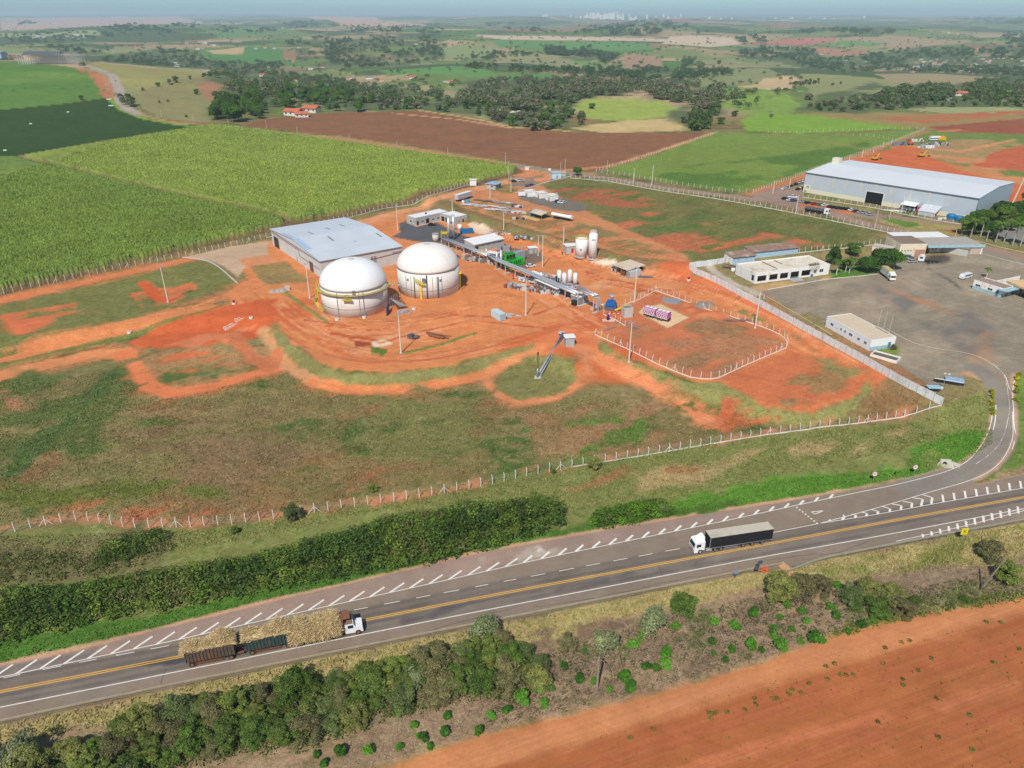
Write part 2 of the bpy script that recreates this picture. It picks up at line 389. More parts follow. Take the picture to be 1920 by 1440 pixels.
paint([(1360,740),(1450,770),(1400,800),(1340,780)],C(206,110,70),2,5,cover=.6,scale=6,tx=TG)
paint([(-100,580),(40,569),(340,491),(385,488),(420,505),(440,532),(400,545),(300,585),(120,632),(-100,690)],C(126,126,70),1,1,tx=TG,reg='grass_verge')
paint([(0,580),(150,565),(200,600),(40,640)],C(214,118,76),2,5,cover=.45,scale=7,stretch=3,tx=TE)
paint([(240,550),(360,530),(380,545),(290,580)],C(214,118,76),1,3,cover=.6,scale=6,tx=TE)
stroke([(268,530),(300,562)],5,C(206,98,56),.8,.6,tx=TE)
stroke([(-200,612),(0,566),(150,532),(300,498),(380,480),(440,474)],6.5,C(214,130,84),.8,.8,tx=TE,reg='dirt_track')
stroke([(-200,726),(0,672),(130,641),(260,608),(380,575),(440,553),(470,532)],9,C(218,136,86),.8,.8,tx=TE,reg='dirt_track')
stroke([(-200,738),(0,687),(160,648),(300,612),(430,575)],4.0,C(124,130,68),.6,.6,tx=TG)
paint([(235,640),(300,612),(430,572),(520,560),(512,605),(470,640),(400,655),(340,655),(260,655)],C(206,102,60),1.2,2,tx=TE,reg='earth_pad')
paint([(300,650),(400,620),(470,615),(440,650),(380,665)],C(216,130,88),1.5,3,cover=.6,tx=TE)
stroke([(-200,760),(0,706),(100,681),(180,663),(232,664)],8,C(220,142,92),1,1,tx=TE,reg='dirt_track')
stroke([(232,660),(258,690),(280,725),(320,738),(390,726),(470,703),(530,690)],5.5,C(224,130,84),.8,.8,tx=TE,reg='dirt_track')
stroke([(490,620),(540,690),(590,718),(650,732)],4,C(206,150,104),1,1,tx=(.3,.3,0))
stroke([(590,718),(650,731),(720,734),(830,721),(930,698),(985,672),(1030,645)],5,C(218,134,84),.8,.8,tx=TE,reg='dirt_track')
paint([(515,605),(545,645),(600,684),(650,701),(740,703),(860,686),(1005,640),(1000,660),(870,705),(740,722),(650,720),(590,704),(520,650)],C(142,136,82),.8,.8,tx=(.5,.5,0),reg='grass_verge')
paint([(270,660),(420,655),(500,640),(530,680),(400,710),(300,720)],C(176,134,90),2,4,cover=.7,scale=8,tx=TG)
paint([(300,670),(480,650),(450,680),(330,700)],C(214,110,68),2,4,cover=.4,scale=6,stretch=3,tx=TE)
stroke([(440,640),(500,690),(520,660)],5,C(200,120,80),1,2,cover=.7,tx=TE)
stroke([(1085,724),(1104,695),(1092,662),(1072,645)],3.2,C(212,140,98),1.4,1.2,cover=.7,tx=TE,reg='dirt_track')
stroke([(1000,660),(930,690),(908,708),(930,738),(972,756),(1040,748),(1085,722)],3.2,C(220,142,94),.7,.5,tx=TE,reg='dirt_track')
paint([(930,700),(1000,665),(1060,670),(1085,700),(1060,735),(980,750),(940,730)],C(140,134,80),1,2,tx=TG)
stroke([(1075,640),(1150,682),(1230,727),(1290,762),(1325,790)],5,C(224,140,94),1,1.4,tx=TE,reg='dirt_track')
paint([(1060,610),(1130,640),(1120,660),(1060,640),(1000,640)],C(222,128,82),1,2,tx=TE)
stroke([(440,474),(520,455),(640,428),(760,395),(830,370),(900,352),(970,336)],9,C(218,152,108),1,1,tx=TE,reg='dirt_track')
paint([(345,482),(430,462),(500,453),(503,478),(470,486),(446,520),(420,500),(390,489)],C(200,170,140),.8,.5,tx=TA,reg='earth_pad')
paint([(446,485),(505,478),(525,492),(460,500)],C(216,146,104),.8,.5,tx=TE)
paint([(470,500),(535,490),(580,528),(500,535),(482,520)],C(160,132,84),1,.6,tx=TG)
paint([(765,382),(800,378),(700,400),(640,418),(560,432),(640,412)],C(138,130,76),1,1,tx=TG)
paint([(747,419),(762,415),(782,425),(816,415),(852,434),(900,452),(872,464),(830,456),(782,453),(734,444),(752,435)],C(98,98,100),.6,.4,tx=TA,reg='gravel_yard')
paint([(944,462),(1012,474),(1022,486),(984,506),(950,492),(915,480)],C(128,108,94),.6,.5,tx=TA,reg='gravel_yard')
paint([(870,418),(905,420),(925,436),(895,438)],C(228,200,172),.8,1.5,cover=.8,tx=TE)
paint([(1102,488),(1140,486),(1180,494),(1130,500)],C(232,208,182),.8,1.5,cover=.75,tx=TE)
paint([(690,638),(725,636),(735,645),(700,652)],C(236,214,184),.6,1.2,cover=.9,tx=TE)
paint([(655,632),(690,630),(695,650),(665,650)],C(160,78,46),.6,1.2,tx=TE)
paint([(695,650),(725,655),(720,668),(698,662)],C(104,124,50),.6,1,cover=.8,tx=TG)
stroke([(700,662),(760,662),(830,645),(890,625)],1.6,C(126,136,66),.5,.8,cover=.85,tx=TG)
stroke([(530,545),(570,575),(612,603)],1.5,C(140,142,78),.5,.4,tx=TG)
stroke([(570,600),(660,612),(760,600)],.8,C(180,84,50),.5,.6,cover=.6,tx=TE)
for q in([(600,610),(700,620),(850,590),(1000,600)],[(620,625),(720,640),(880,600),(1020,615)],[(900,480),(1000,540),(1080,590)],[(1030,470),(1120,520),(1260,545)],[(1040,480),(1130,530),(1240,552)],[(1000,590),(1060,570),(1130,600)]):
 stroke(q,1.0,C(196,92,54),.5,.8,cover=.7,scale=4,tx=TE)
 stroke([(a+7,b_+5)for a,b_ in q],1.0,C(226,146,100),.5,.8,cover=.7,scale=4,tx=TE)
paint([(1196,586),(1206,576),(1240,570),(1292,596),(1252,616)],C(232,196,152),.4,.2,tx=TA,reg='earth_pad')
paint([(1300,498),(1365,482),(1520,470),(1660,460),(1925,470),(1925,700),(1764,752),(1560,650),(1430,572)],C(150,134,90),1,1,tx=TG)
paint([(1425,540),(1552,519),(1608,519),(1640,500),(1660,482),(1720,487),(1800,476),(1850,468),(1990,495),(1990,720),(1903,704),(1895,700),(1864,724),(1840,704),(1812,700),(1800,715),(1752,728),(1690,688),(1600,642),(1530,590),(1440,562)],C(150,138,119),.6,.6,tx=(0,.42,0),reg='asphalt_yard')
paint([(1440,560),(1600,520),(1880,500),(1890,690),(1760,720)],C(164,148,126),2,5,cover=.4,scale=7,stretch=2.5,tx=(0,.42,0))
paint([(1425,545),(1500,600),(1640,660),(1750,728),(1740,735),(1600,650),(1440,570)],C(172,122,86),1,2,cover=.7,scale=6,tx=TG)
paint([(1560,520),(1700,540),(1860,640),(1900,690),(1800,640),(1650,560)],C(158,140,122),3,6,cover=.5,scale=16,tx=TA)
paint([(1640,530),(1780,570),(1880,620),(1850,690),(1700,600)],C(128,121,112),3,6,cover=.38,scale=12,stretch=3,tx=TA)
stroke([(1650,535),(1720,558),(1790,595),(1840,625),(1852,655),(1835,675)],4.5,C(176,136,104),2.5,3,cover=.6,scale=9,stretch=3,tx=TA,alpha=.7)
stroke([(1665,543),(1735,568)],3.5,C(186,138,104),2,2.5,cover=.6,tx=TA)
paint([(1798,698),(1835,690),(1860,712),(1862,730),(1840,715)],C(204,160,118),1,1.5,tx=TE)
stroke([(1745,505),(1780,525),(1800,540)],1.3,C(104,98,90),.8,1.5,cover=.7,tx=TA)
paint([(1720,484),(1770,476),(1790,488),(1740,496)],C(84,76,70),1,2,cover=.6,tx=TA)
paint([(1560,508),(1600,498),(1650,500),(1640,512),(1600,520),(1556,522)],C(92,132,50),.6,.6,tx=TG)
paint([(1640,660),(1660,640),(1690,652),(1680,670)],C(128,144,66),.8,.8,tx=TG)
paint([(1400,548),(1414,535),(1560,517),(1555,523),(1435,545),(1410,556)],C(196,160,112),.5,.6,cover=.8,tx=TE)
stroke([(1330,500),(1370,530),(1420,550)],4,C(190,178,160),.8,1,cover=.8,tx=TE)
stroke([(1290,495),(1255,500),(1300,520)],6,C(208,110,68),1,3,cover=.8,tx=TE)
PK=C(166,142,126)
stroke([(1070,326),(1140,334),(1240,352),(1450,378),(1560,402),(1640,424),(1720,440),(1790,455),(1860,468),(1990,500)],9,C(164,138,120),.6,.3,tx=TA,reg='access_road')
stroke([(965,310),(1010,317),(1070,326)],8,C(150,138,128),.6,.3,tx=TA,reg='access_road')
paint([(1402,366),(1478,346),(1505,352),(1503,374),(1640,400),(1830,422),(1790,434),(1700,424),(1655,420),(1640,412),(1450,382)],C(158,134,118),.6,.4,tx=TA,reg='asphalt_yard')
paint([(1500,378),(1640,400),(1636,406),(1540,395),(1500,388)],C(206,122,80),1,1.5,cover=.7,tx=TE)
paint([(1500,372),(1640,392),(1640,399),(1500,380)],C(150,140,84),.6,.8,tx=TG)
paint([(1640,412),(1700,412),(1810,424),(1790,450),(1700,432)],C(168,152,96),1,1,tx=TG)
paint([(1650,408),(1700,412),(1740,420),(1700,428)],C(104,136,58),1,2,cover=.6,tx=TG)
paint([(1760,432),(1812,428),(1800,440)],C(160,104,76),1,1,tx=TE)
paint([(1800,440),(1925,400),(1990,400),(1990,480),(1925,470),(1850,458)],C(132,128,84),1,1,tx=TG)
paint([(1830,436),(1925,410),(1990,410),(1990,462),(1925,458)],C(140,134,128),.8,.6,tx=TA,reg='asphalt_yard')
NB=[(-150,1281),(0,1250),(125,1227),(262,1190),(480,1136),(600,1107),(712,1082),(900,1037),(1012,1017),(1150,992),(1380,955),(1440,946),(1590,920),(1720,896),(1800,872),(1840,840),(1858,800),(1862,765),(1850,735),(1836,705)]
RB=[(1899,700),(1903,772),(1908,812),(1893,850),(1867,880),(1828,903),(1830,908),(1925,888),(2050,866)]
SB=[(2050,955),(1920,978),(1660,1026),(1540,1050),(1480,1064),(1427,1069),(1380,1078),(1240,1106),(960,1162),(812,1190),(480,1258),(250,1304),(0,1358),(-150,1390)]
paint([(-300,1010),(0,1004),(130,985),(400,992),(560,962),(800,915),(1100,868),(1400,815),(1768,766),(1862,730),(1862,830),(1800,875),(1380,955),(900,1037),(480,1136),(0,1250),(-300,1300)],C(132,136,76),1,1,tx=TG,reg='grass_verge')
paint([(-300,1010),(0,1010),(300,1000),(300,1080),(-300,1140)],C(128,120,80),2,6,cover=.6,scale=8,tx=TG)
paint([(1060,930),(1300,900),(1500,860),(1700,850),(1720,800),(1560,830),(1300,870),(1060,905)],C(182,158,112),2,5,cover=.5,scale=6,stretch=3,tx=TG)
paint([(1000,885),(1300,860),(1250,900),(1050,925)],C(170,124,84),2,5,cover=.35,scale=6,stretch=3,tx=TG)
paint([(1262,940),(1440,898),(1560,886),(1700,880),(1712,838),(1780,812),(1860,800),(1861,832),(1800,872),(1720,893),(1590,917),(1440,943),(1280,968)],C(98,144,50),1.6,2,tx=(.7,.5,0),reg='grass_verge')
paint([(1715,850),(1760,840),(1780,870),(1730,880)],C(140,150,80),1.5,3,cover=.7,tx=TG)
stroke([(-150,1272),(0,1240),(262,1180),(480,1126),(712,1072),(900,1027),(1012,1007),(1150,982),(1380,946)],3.5,C(84,120,48),1,1,tx=(.6,.5,0))
paint([(-300,1200),(-300,1300),(0,1240),(262,1180),(480,1126),(712,1070),(600,1080),(300,1145),(100,1180),(0,1200)],C(84,124,46),1,2,tx=(.8,.5,0))
paint([(1903,706),(1990,700),(1990,880),(1830,903),(1867,882),(1893,852),(1908,812)],C(112,136,60),.8,.8,tx=TG,reg='grass_verge')
paint([(1870,885),(1990,860),(1990,880),(1850,905)],C(168,142,106),.8,1,cover=.8,tx=TG)
stroke([(-150,1278),(0,1249),(262,1189),(480,1135),(712,1081),(900,1036),(1150,991),(1380,954),(1590,919),(1720,895),(1800,872),(1840,842),(1859,800),(1863,765)],1.5,C(204,160,128),.5,.5,cover=.85,tx=TE)
paint([(-400,1400),(0,1358),(480,1258),(812,1190),(1240,1106),(1427,1069),(1540,1050),(1920,978),(2200,930),(2200,1080),(1920,1122),(1700,1157),(1560,1192),(1440,1242),(1300,1282),(1080,1337),(900,1377),(700,1442),(-300,1800)],C(164,138,108),.8,1,tx=TG,reg='brushland')
paint([(-400,1400),(0,1358),(480,1258),(812,1190),(1240,1106),(1427,1069),(1540,1050),(1920,978),(2200,930),(2200,1000),(1920,1050),(1700,1070),(1560,1090),(1440,1100),(1200,1150),(960,1215),(500,1310),(0,1400)],C(180,162,108),1,2,tx=TG,reg='grass_verge')
paint([(1480,1070),(1920,985),(2100,960),(2100,1010),(1600,1080)],C(140,142,74),1.5,3,cover=.5,scale=4,tx=TG)
paint([(900,1200),(1440,1110),(1900,1040),(1900,1110),(1440,1230),(900,1370)],C(140,116,92),1.5,3,cover=.45,scale=3,tx=TG)
paint([(1000,1230),(1440,1120),(1500,1180),(1300,1260)],C(104,118,60),1.5,3,cover=.25,scale=3,tx=TG)
paint([(1600,1130),(1920,1080),(2100,1060),(2100,1090),(1920,1118),(1700,1152),(1580,1180)],C(112,124,58),1,2,cover=.7,scale=3,tx=TG)
FIELD=[(690,1452),(900,1382),(1080,1340),(1300,1284),(1440,1242),(1560,1194),(1700,1159),(1920,1123),(2300,1060),(2300,1900),(0,1900)]
paint(FIELD,C(182,110,66),.5,.5,tx=(.0,.24,.7),reg='bare_earth_field')
paint([(690,1452),(900,1382),(1080,1340),(1300,1284),(1440,1242),(1560,1194),(1700,1159),(1920,1123),(2300,1060),(2300,1090),(1920,1150),(1560,1250),(1300,1330),(1000,1420),(800,1500),(600,1500)],C(210,140,92),1.6,.6,tx=(0,.25,.4))
for q,wd,cc in(([(760,1480),(1000,1430),(1300,1345),(1560,1265),(1920,1165)],1.0,(182,106,66)),([(900,1500),(1100,1440),(1400,1350),(1700,1262),(1920,1215)],1.6,(180,104,66)),([(1100,1500),(1300,1440),(1500,1380),(1700,1340),(1920,1280)],2.0,(200,122,80)),([(1400,1500),(1560,1390),(1750,1370),(1920,1330)],2.4,(182,106,68)),([(1200,1400),(1500,1310),(1920,1200)],3.0,(184,108,68))):
 stroke(q,wd,C(*cc),.8,.8,cover=.8,scale=5,stretch=4)
paint(NB+RB+SB,C(146,130,114),.25,.12,tx=TA,reg='highway')
stroke([(1832,690),(1866,722),(1884,765),(1884,812),(1868,850),(1830,878),(1760,900),(1700,914)],6.4,C(142,134,122),.8,.4,tx=TA,reg='access_road')
stroke([(1900,700),(1903,772),(1906,812),(1891,850),(1866,880),(1828,901)],1.2,C(184,152,128),.5,.3,tx=TE)
paint([(-150,1281),(0,1250),(125,1227),(262,1190),(480,1136),(712,1082),(900,1037),(1150,992),(1380,955),(1440,947),(1440,955),(1380,970),(1100,1028),(900,1071),(705,1115),(480,1164),(327,1199),(105,1246),(-150,1300)],C(164,140,126),.5,.4,tx=TA)
paint([(-150,1281),(0,1250),(180,1214),(180,1230),(0,1268),(-150,1300)],C(128,118,110),1,.8,tx=TA)
YL=[(-150,1326),(0,1297),(345,1230),(685,1162.5),(960,1108.7),(1380,1031),(1440,1020),(1680,975),(1920,932.5),(2050,909)]
WS=[(-150,1356),(0,1326.5),(305,1265),(480,1230),(690,1187.5),(880,1150),(1035,1120),(1380,1053.7),(1440,1042.5),(1665,1002.5),(1920,953.7),(2050,930)]
WN=[(-150,1300),(0,1270),(105,1248),(195,1229),(327.5,1201),(480,1166),(590,1142),(705,1117),(872,1080),(1000,1051),(1100,1030),(1380,972.5),(1440,959),(1580,929),(1700,905),(1800,877.5),(1835,845),(1858,800),(1862,762)]
LD=[(-150,1302),(0,1273),(116,1248),(321,1210),(480,1178),(664,1144),(800,1117.5),(960,1087.5),(1100,1061),(1275,1028.7),(1458,997),(1534,982)]
def mid(a,b,t):return[((p[0]*(1-t)+q[0]*t),(p[1]*(1-t)+q[1]*t))for p,q in zip(a,b)]
def resample(pts,n):
 w_=np.array(GL(pts));s=np.r_[0,np.cumsum(np.hypot(*(np.diff(w_,axis=0).T)))]
 t=np.linspace(0,s[-1],n);return np.c_[np.interp(t,s,w_[:,0]),np.interp(t,s,w_[:,1])]
def wstroke(line,width,color,soft=.3,warp=0,**k):
 global GL
 g=GL;GL=lambda p:p
 try:stroke([tuple(q)for q in line],width,color,soft,warp,**k)
 finally:GL=g
yl,wsl,wn=resample(YL,40),resample(WS,40),resample(LD,30)
south=(yl+wsl)/2
wstroke(south,3.2,C(134,122,109),.5,.3)
wstroke(yl+(yl-wsl)*.55,3.2,C(128,116,104),.5,.3)
for t,cc in((.28,(106,100,96)),(.72,(112,105,98))):
 wstroke(yl*(1-t)+wsl*t,.8,C(*cc),.35,.3,cover=.7,scale=18,stretch=3)
wstroke((yl*.5+wsl*.5),.5,C(136,124,114),.3,.2,cover=.8)
for t,cc in((-.3,(110,103,95)),(-.8,(112,103,94))):
 wstroke(yl*(1-t)+wsl*t,.7,C(*cc),.35,.3,cover=.7,scale=18,stretch=3)
stroke([(760,1165),(900,1128),(1000,1112),(1150,1085),(1330,1048)],1.4,C(84,84,88),.6,1.0,cover=.6,scale=5,stretch=5,alpha=.6)
stroke([(230,1252),(345,1236),(480,1212),(640,1180)],1.4,C(78,80,84),.6,.8,cover=.8,scale=5,stretch=4)
stroke([(660,1165),(760,1140),(980,1100)],1.2,C(124,112,104),.5,.8,cover=.6,scale=6)
paint([(120,1320),(200,1300),(215,1290),(130,1308)],C(146,136,124),1,1,cover=.8)
paint([(980,1035),(1005,1028),(1025,1038),(995,1052),(975,1048)],C(208,200,188),.8,1.2,cover=.6,scale=2)
paint([(900,1050),(960,1036),(1060,1020),(1080,1030),(960,1060),(905,1068)],C(184,168,152),1,1.4,cover=.45,scale=3)
for q in([(0,1352),(90,1330),(180,1318),(230,1300),(330,1282),(480,1250)],[(600,1222),(700,1205),(800,1185),(960,1140)],[(1000,1138),(1150,1115),(1280,1085),(1380,1070)],[(1440,1052),(1500,1042),(1560,1038),(1640,1012)]):
 pass
FEN_S=[(-60,1012),(10,1001),(60,990),(115,980),(150,974),(200,982),(250,990),(330,988),(420,984),(488,977),(560,966),(645,953),(760,937),(880,917),(1003,889),(1120,869),(1190,858),(1330,834),(1440,816),(1600,796),(1700,780),(1764,762)]
stroke([(a,b_-6)for a,b_ in FEN_S],3.0,C(196,134,94),1.4,1.4,cover=.55,scale=5,tx=(.4,.4,0))
paint([(0,955),(150,930),(380,960),(500,965),(300,978),(120,965)],C(184,116,80),2,4,cover=.4,scale=4,stretch=3,tx=TG)
paint([(0,690),(200,690),(230,760),(100,850),(0,900)],C(98,112,56),3,8,cover=.55,scale=10,tx=TG)
stroke([(20,890),(100,810),(160,760),(220,690)],5,C(78,104,52),2,3,cover=.8,scale=8,tx=TG)
paint([(0,730),(60,770),(0,790)],C(196,134,98),1.5,3,cover=.4,tx=TG)
paint([(230,790),(500,760),(560,880),(420,950),(220,900)],C(140,114,82),3,8,cover=.6,scale=12,tx=TG)
paint([(590,760),(900,740),(900,850),(780,890),(660,840)],C(130,128,76),3,8,cover=.65,scale=14,tx=TG)
paint([(560,870),(760,850),(680,910),(580,920)],C(190,122,84),2.5,6,cover=.28,scale=6,tx=TG)
paint([(960,780),(1200,740),(1320,800),(1300,840),(1000,860)],C(164,126,90),2,6,cover=.45,scale=6,stretch=3,tx=TG)
paint([(1000,790),(1250,780),(1200,860),(980,880)],C(98,126,54),2,6,cover=.35,scale=6,stretch=2,tx=TG)
paint([(0,915),(400,905),(440,930),(0,950)],C(108,116,50),2,4,cover=.7,scale=10,stretch=3,tx=TG)
# --- sugar cane stands 2.3 m tall: raise those cells
CANE_U=[(385,238),(430,238),(560,256),(700,277),(840,297),(955,314),(969,316),(962,325),(940,331),(840,352),(700,385),(600,408),(556,417),(300,356),(45,294)]
CANE_L=[(-900,420),(0,298),(30,297),(290,360),(535,418),(500,430),(250,489),(0,545),(-200,592),(-900,740)]
paint([(25,294),(300,350),(560,412),(560,420),(300,364),(30,300)],C(112,96,60),1,.5,tx=TG)
paint([(500,428),(545,412),(700,380),(840,348),(970,316),(985,322),(900,348),(720,394),(540,430)],C(120,96,66),.8,.6,tx=TG)
paint([(-300,614),(0,540),(250,485),(510,425),(520,432),(250,496),(0,556),(-300,628)],C(120,96,66),.8,.6,tx=TG)
cane_sel=np.zeros(NV)
for poly,rgb in((CANE_U,(134,152,70)),(CANE_L,(118,142,66))):
 sel,m=paint(poly,C(*rgb),.6,1.2,tx=(.5,.7,.6),reg='sugarcane_field')
 mm=np.where(m>.5,1.,0.)
 zadd[sel]=np.maximum(zadd[sel],mm*(2.2+.22*(vnoise(GX[sel]/1.6,GY[sel]/1.6,91)-.5)+.7*(fbm(GX[sel]/9,GY[sel]/9,92)-.5)))
 cane_sel[sel]=np.maximum(cane_sel[sel],m)
yel=sstep(.5,.7,fbm(GX/40,GY/14,95,3))*(cane_sel>.5)
col+=(np.array(C(152,168,66))-col)*(yel*.5)[:,None]
lav=sstep(.62,.7,fbm(GX/8,GY/6,96,3))*(cane_sel>.5)
col+=(np.array(C(86,118,44))-col)*(lav*.5)[:,None]
rough=np.clip(tex[:,0],0,1)*(GY<700)
zadd+=rough*.35*(fbm(GX/2.2,GY/2.2,97,3)-.5)
def bump_px(pt,r,h,stretch=1.):
 gx,gy,_=G(*pt);d=np.hypot((GX-gx)/stretch,GY-gy)/r
 zadd[:]+=h*np.exp(-d*d*1.6)
for pt,r,h in(((410,650),6,1.6),((440,640),5,1.4),((1320,592),3.0,1.5),((1345,590),3,1.3),((1298,583),2.4,1.2),((1290,572),2,.9),((960,470),3,.8),((930,555),4,.9),((960,560),3,.7),((445,632),4,1.2)):
 bump_px(pt,r,h,1.5)
vcol=np.ones((NV,4),np.float32);vcol[:,:3]=np.clip(col,.004,.85)
vtex=np.ones((NV,4),np.float32);vtex[:,:3]=tex
co=np.c_[GX,GY,GZ+zadd].astype(np.float32)
idx=np.arange(NR*NC).reshape(NR,NC)
quads=np.stack([idx[:-1,:-1],idx[:-1,1:],idx[1:,1:],idx[1:,:-1]],-1).reshape(-1,4)
qreg=region[quads[:,0]]
def mesh_np(name,v,f,smooth=False,mats=(),midx=None,attrs=()):
 me=bpy.data.meshes.new(name)
 n=f.shape[1]
 me.vertices.add(len(v));me.vertices.foreach_set('co',np.ascontiguousarray(v,np.float32).ravel())
 me.loops.add(f.size);me.loops.foreach_set('vertex_index',np.ascontiguousarray(f,np.int32).ravel())
 me.polygons.add(len(f));me.polygons.foreach_set('loop_start',np.arange(len(f),dtype=np.int32)*n)
 try:me.polygons.foreach_set('loop_total',np.full(len(f),n,np.int32))
 except Exception:pass
 for m in mats:me.materials.append(m)
 if midx is not None:me.polygons.foreach_set('material_index',np.asarray(midx,np.int32))
 me.update(calc_edges=True)
 if smooth:me.polygons.foreach_set('use_smooth',np.ones(len(f),bool))
 for an,data in attrs:
  a=me.color_attributes.new(an,'FLOAT_COLOR','POINT')
  a.data.foreach_set('color',np.ascontiguousarray(data,np.float32).ravel())
 return me
def tag(o,label=None,cat=None,group=None,kind=None):
 if label:o['label']=label
 if cat:o['category']=cat
 if group:o['group']=group
 if kind:o['kind']=kind
 return o
def ground_material():
 m=bpy.data.materials.new('soil_and_grass');m.use_nodes=True
 n=m.node_tree.nodes;L=m.node_tree.links
 bs=n['Principled BSDF'];bs.inputs['Roughness'].default_value=.95
 bs.inputs['Specular IOR Level'].default_value=.12
 ac=n.new('ShaderNodeVertexColor');ac.layer_name='Col'
 at=n.new('ShaderNodeVertexColor');at.layer_name='Tex'
 sp=n.new('ShaderNodeSeparateColor');L.new(at.outputs[0],sp.inputs[0])
 ge=n.new('ShaderNodeNewGeometry')
 def noise(scale,detail=3,rough=.6,mp=None):
  t=n.new('ShaderNodeTexNoise');t.inputs['Scale'].default_value=scale;t.inputs['Detail'].default_value=detail;t.inputs['Roughness'].default_value=rough
  if mp:
   q=n.new('ShaderNodeMapping');q.vector_type='TEXTURE';q.inputs['Rotation'].default_value=(0,0,mp[0]);q.inputs['Scale'].default_value=(1/mp[1],1/mp[2],1)
   L.new(ge.outputs['Position'],q.inputs[0]);L.new(q.outputs[0],t.inputs['Vector'])
  else:L.new(ge.outputs['Position'],t.inputs['Vector'])
  return t.outputs[0]
 def ramp(v,a,b):
  r=n.new('ShaderNodeMapRange');r.interpolation_type='SMOOTHSTEP'
  r.inputs[1].default_value=a;r.inputs[2].default_value=b;L.new(v,r.inputs[0]);return r.outputs[0]
 def math_(op,a,b=None,c=None):
  q=n.new('ShaderNodeMath');q.operation=op
  for i,v in enumerate((a,b,c)):
   if v is None:continue
   if isinstance(v,(int,float)):q.inputs[i].default_value=v
   else:L.new(v,q.inputs[i])
  return q.outputs[0]
 def mixc(f,a,b,mode='MIX'):
  q=n.new('ShaderNodeMix');q.data_type='RGBA';q.blend_type=mode
  for s,v in((q.inputs[0],f),(q.inputs[6],a),(q.inputs[7],b)):
   if isinstance(v,(int,float)):s.default_value=v
   elif isinstance(v,tuple):s.default_value=(*v,1)
   else:L.new(v,s)
  return q.outputs[2]
 tuft=noise(.55,5,.7);midn=noise(.22,6,.7);fine=noise(1.7,4,.75);streak=noise(1,4,.65,(.9,.25,1.2));patch=noise(.09,3);big=noise(.028,6,.75)
 c=ac.outputs[0]
 c=mixc(math_('MULTIPLY',ramp(tuft,.50,.62),math_('MULTIPLY',sp.outputs[0],.62)),c,mixc(1.,c,(.50,.66,.42),'MULTIPLY'))
 c=mixc(math_('MULTIPLY',ramp(streak,.52,.68),math_('MULTIPLY',sp.outputs[0],.45)),c,mixc(.5,c,(.50,.40,.25)))
 c=mixc(math_('MULTIPLY',ramp(patch,.40,.62),.5),c,mixc(1.,c,(.82,.82,.80),'MULTIPLY'))
 c=mixc(math_('MULTIPLY',ramp(big,.50,.64),.42),c,mixc(1.,c,(1.18,1.16,1.12),'MULTIPLY'))
 c=mixc(math_('MULTIPLY',ramp(big,.50,.36),.42),c,mixc(1.,c,(.80,.82,.84),'MULTIPLY'))
 rowsn=noise(1,2,.5,(.34,.02,.85));rows2=noise(1,1,.5,(.34,.008,2.6));tr1=noise(1,4,.65,(.42,.05,.7));tr2=noise(1,4,.65,(-.45,.05,.6))
 c=mixc(math_('MULTIPLY',ramp(rowsn,.42,.6),math_('MULTIPLY',sp.outputs[2],.35)),c,mixc(1.,c,(.80,.76,.74),'MULTIPLY'))
 c=mixc(math_('MULTIPLY',ramp(rows2,.45,.55),math_('MULTIPLY',sp.outputs[2],.5)),c,mixc(1.,c,(.82,.78,.76),'MULTIPLY'))
 soil=math_('MULTIPLY',math_('MULTIPLY',sp.outputs[1],1.6),math_('SUBTRACT',1.0,math_('MINIMUM',sp.outputs[0],1.)))
 c=mixc(math_('MULTIPLY',ramp(tr1,.54,.66),soil),c,mixc(1.,c,(1.14,1.24,1.24),'MULTIPLY'))
 c=mixc(math_('MULTIPLY',ramp(tr2,.56,.66),soil),c,mixc(1.,c,(.88,.80,.78),'MULTIPLY'))
 c=mixc(math_('MULTIPLY',ramp(midn,.50,.66),math_('MINIMUM',math_('MULTIPLY',sp.outputs[1],1.6),.8)),c,mixc(1.,c,(1.16,1.24,1.20),'MULTIPLY'))
 c=mixc(math_('MULTIPLY',ramp(midn,.48,.34),math_('MINIMUM',math_('MULTIPLY',sp.outputs[1],1.6),.8)),c,mixc(1.,c,(.86,.82,.80),'MULTIPLY'))
 g=math_('MULTIPLY_ADD',math_('SUBTRACT',fine,.5),math_('MULTIPLY',sp.outputs[1],2.2),1.0)
 cc=n.new('ShaderNodeCombineColor')
 for i in range(3):L.new(g,cc.inputs[i])
 c=mixc(1.,c,cc.outputs[0],'MULTIPLY')
 L.new(c,bs.inputs['Base Color'])
 bp=n.new('ShaderNodeBump');bp.inputs['Strength'].default_value=.6;bp.inputs['Distance'].default_value=.35
 L.new(math_('MULTIPLY',math_('ADD',tuft,fine),math_('ADD',sp.outputs[0],math_('MULTIPLY',sp.outputs[1],.3))),bp.inputs['Height'])
 L.new(bp.outputs[0],bs.inputs['Normal'])
 return m
GROUND_MAT=ground_material()
for ri,rn in enumerate(REG):
 qs=quads[qreg==ri]
 if not len(qs):continue
 uq,inv=np.unique(qs,return_inverse=True)
 me=mesh_np(rn,co[uq],inv.reshape(qs.shape),True,(GROUND_MAT,),attrs=(('Col',vcol[uq]),('Tex',vtex[uq])))
 o=bpy.data.objects.new(rn,me);COL.objects.link(o);tag(o,kind='structure')
del quads,qs
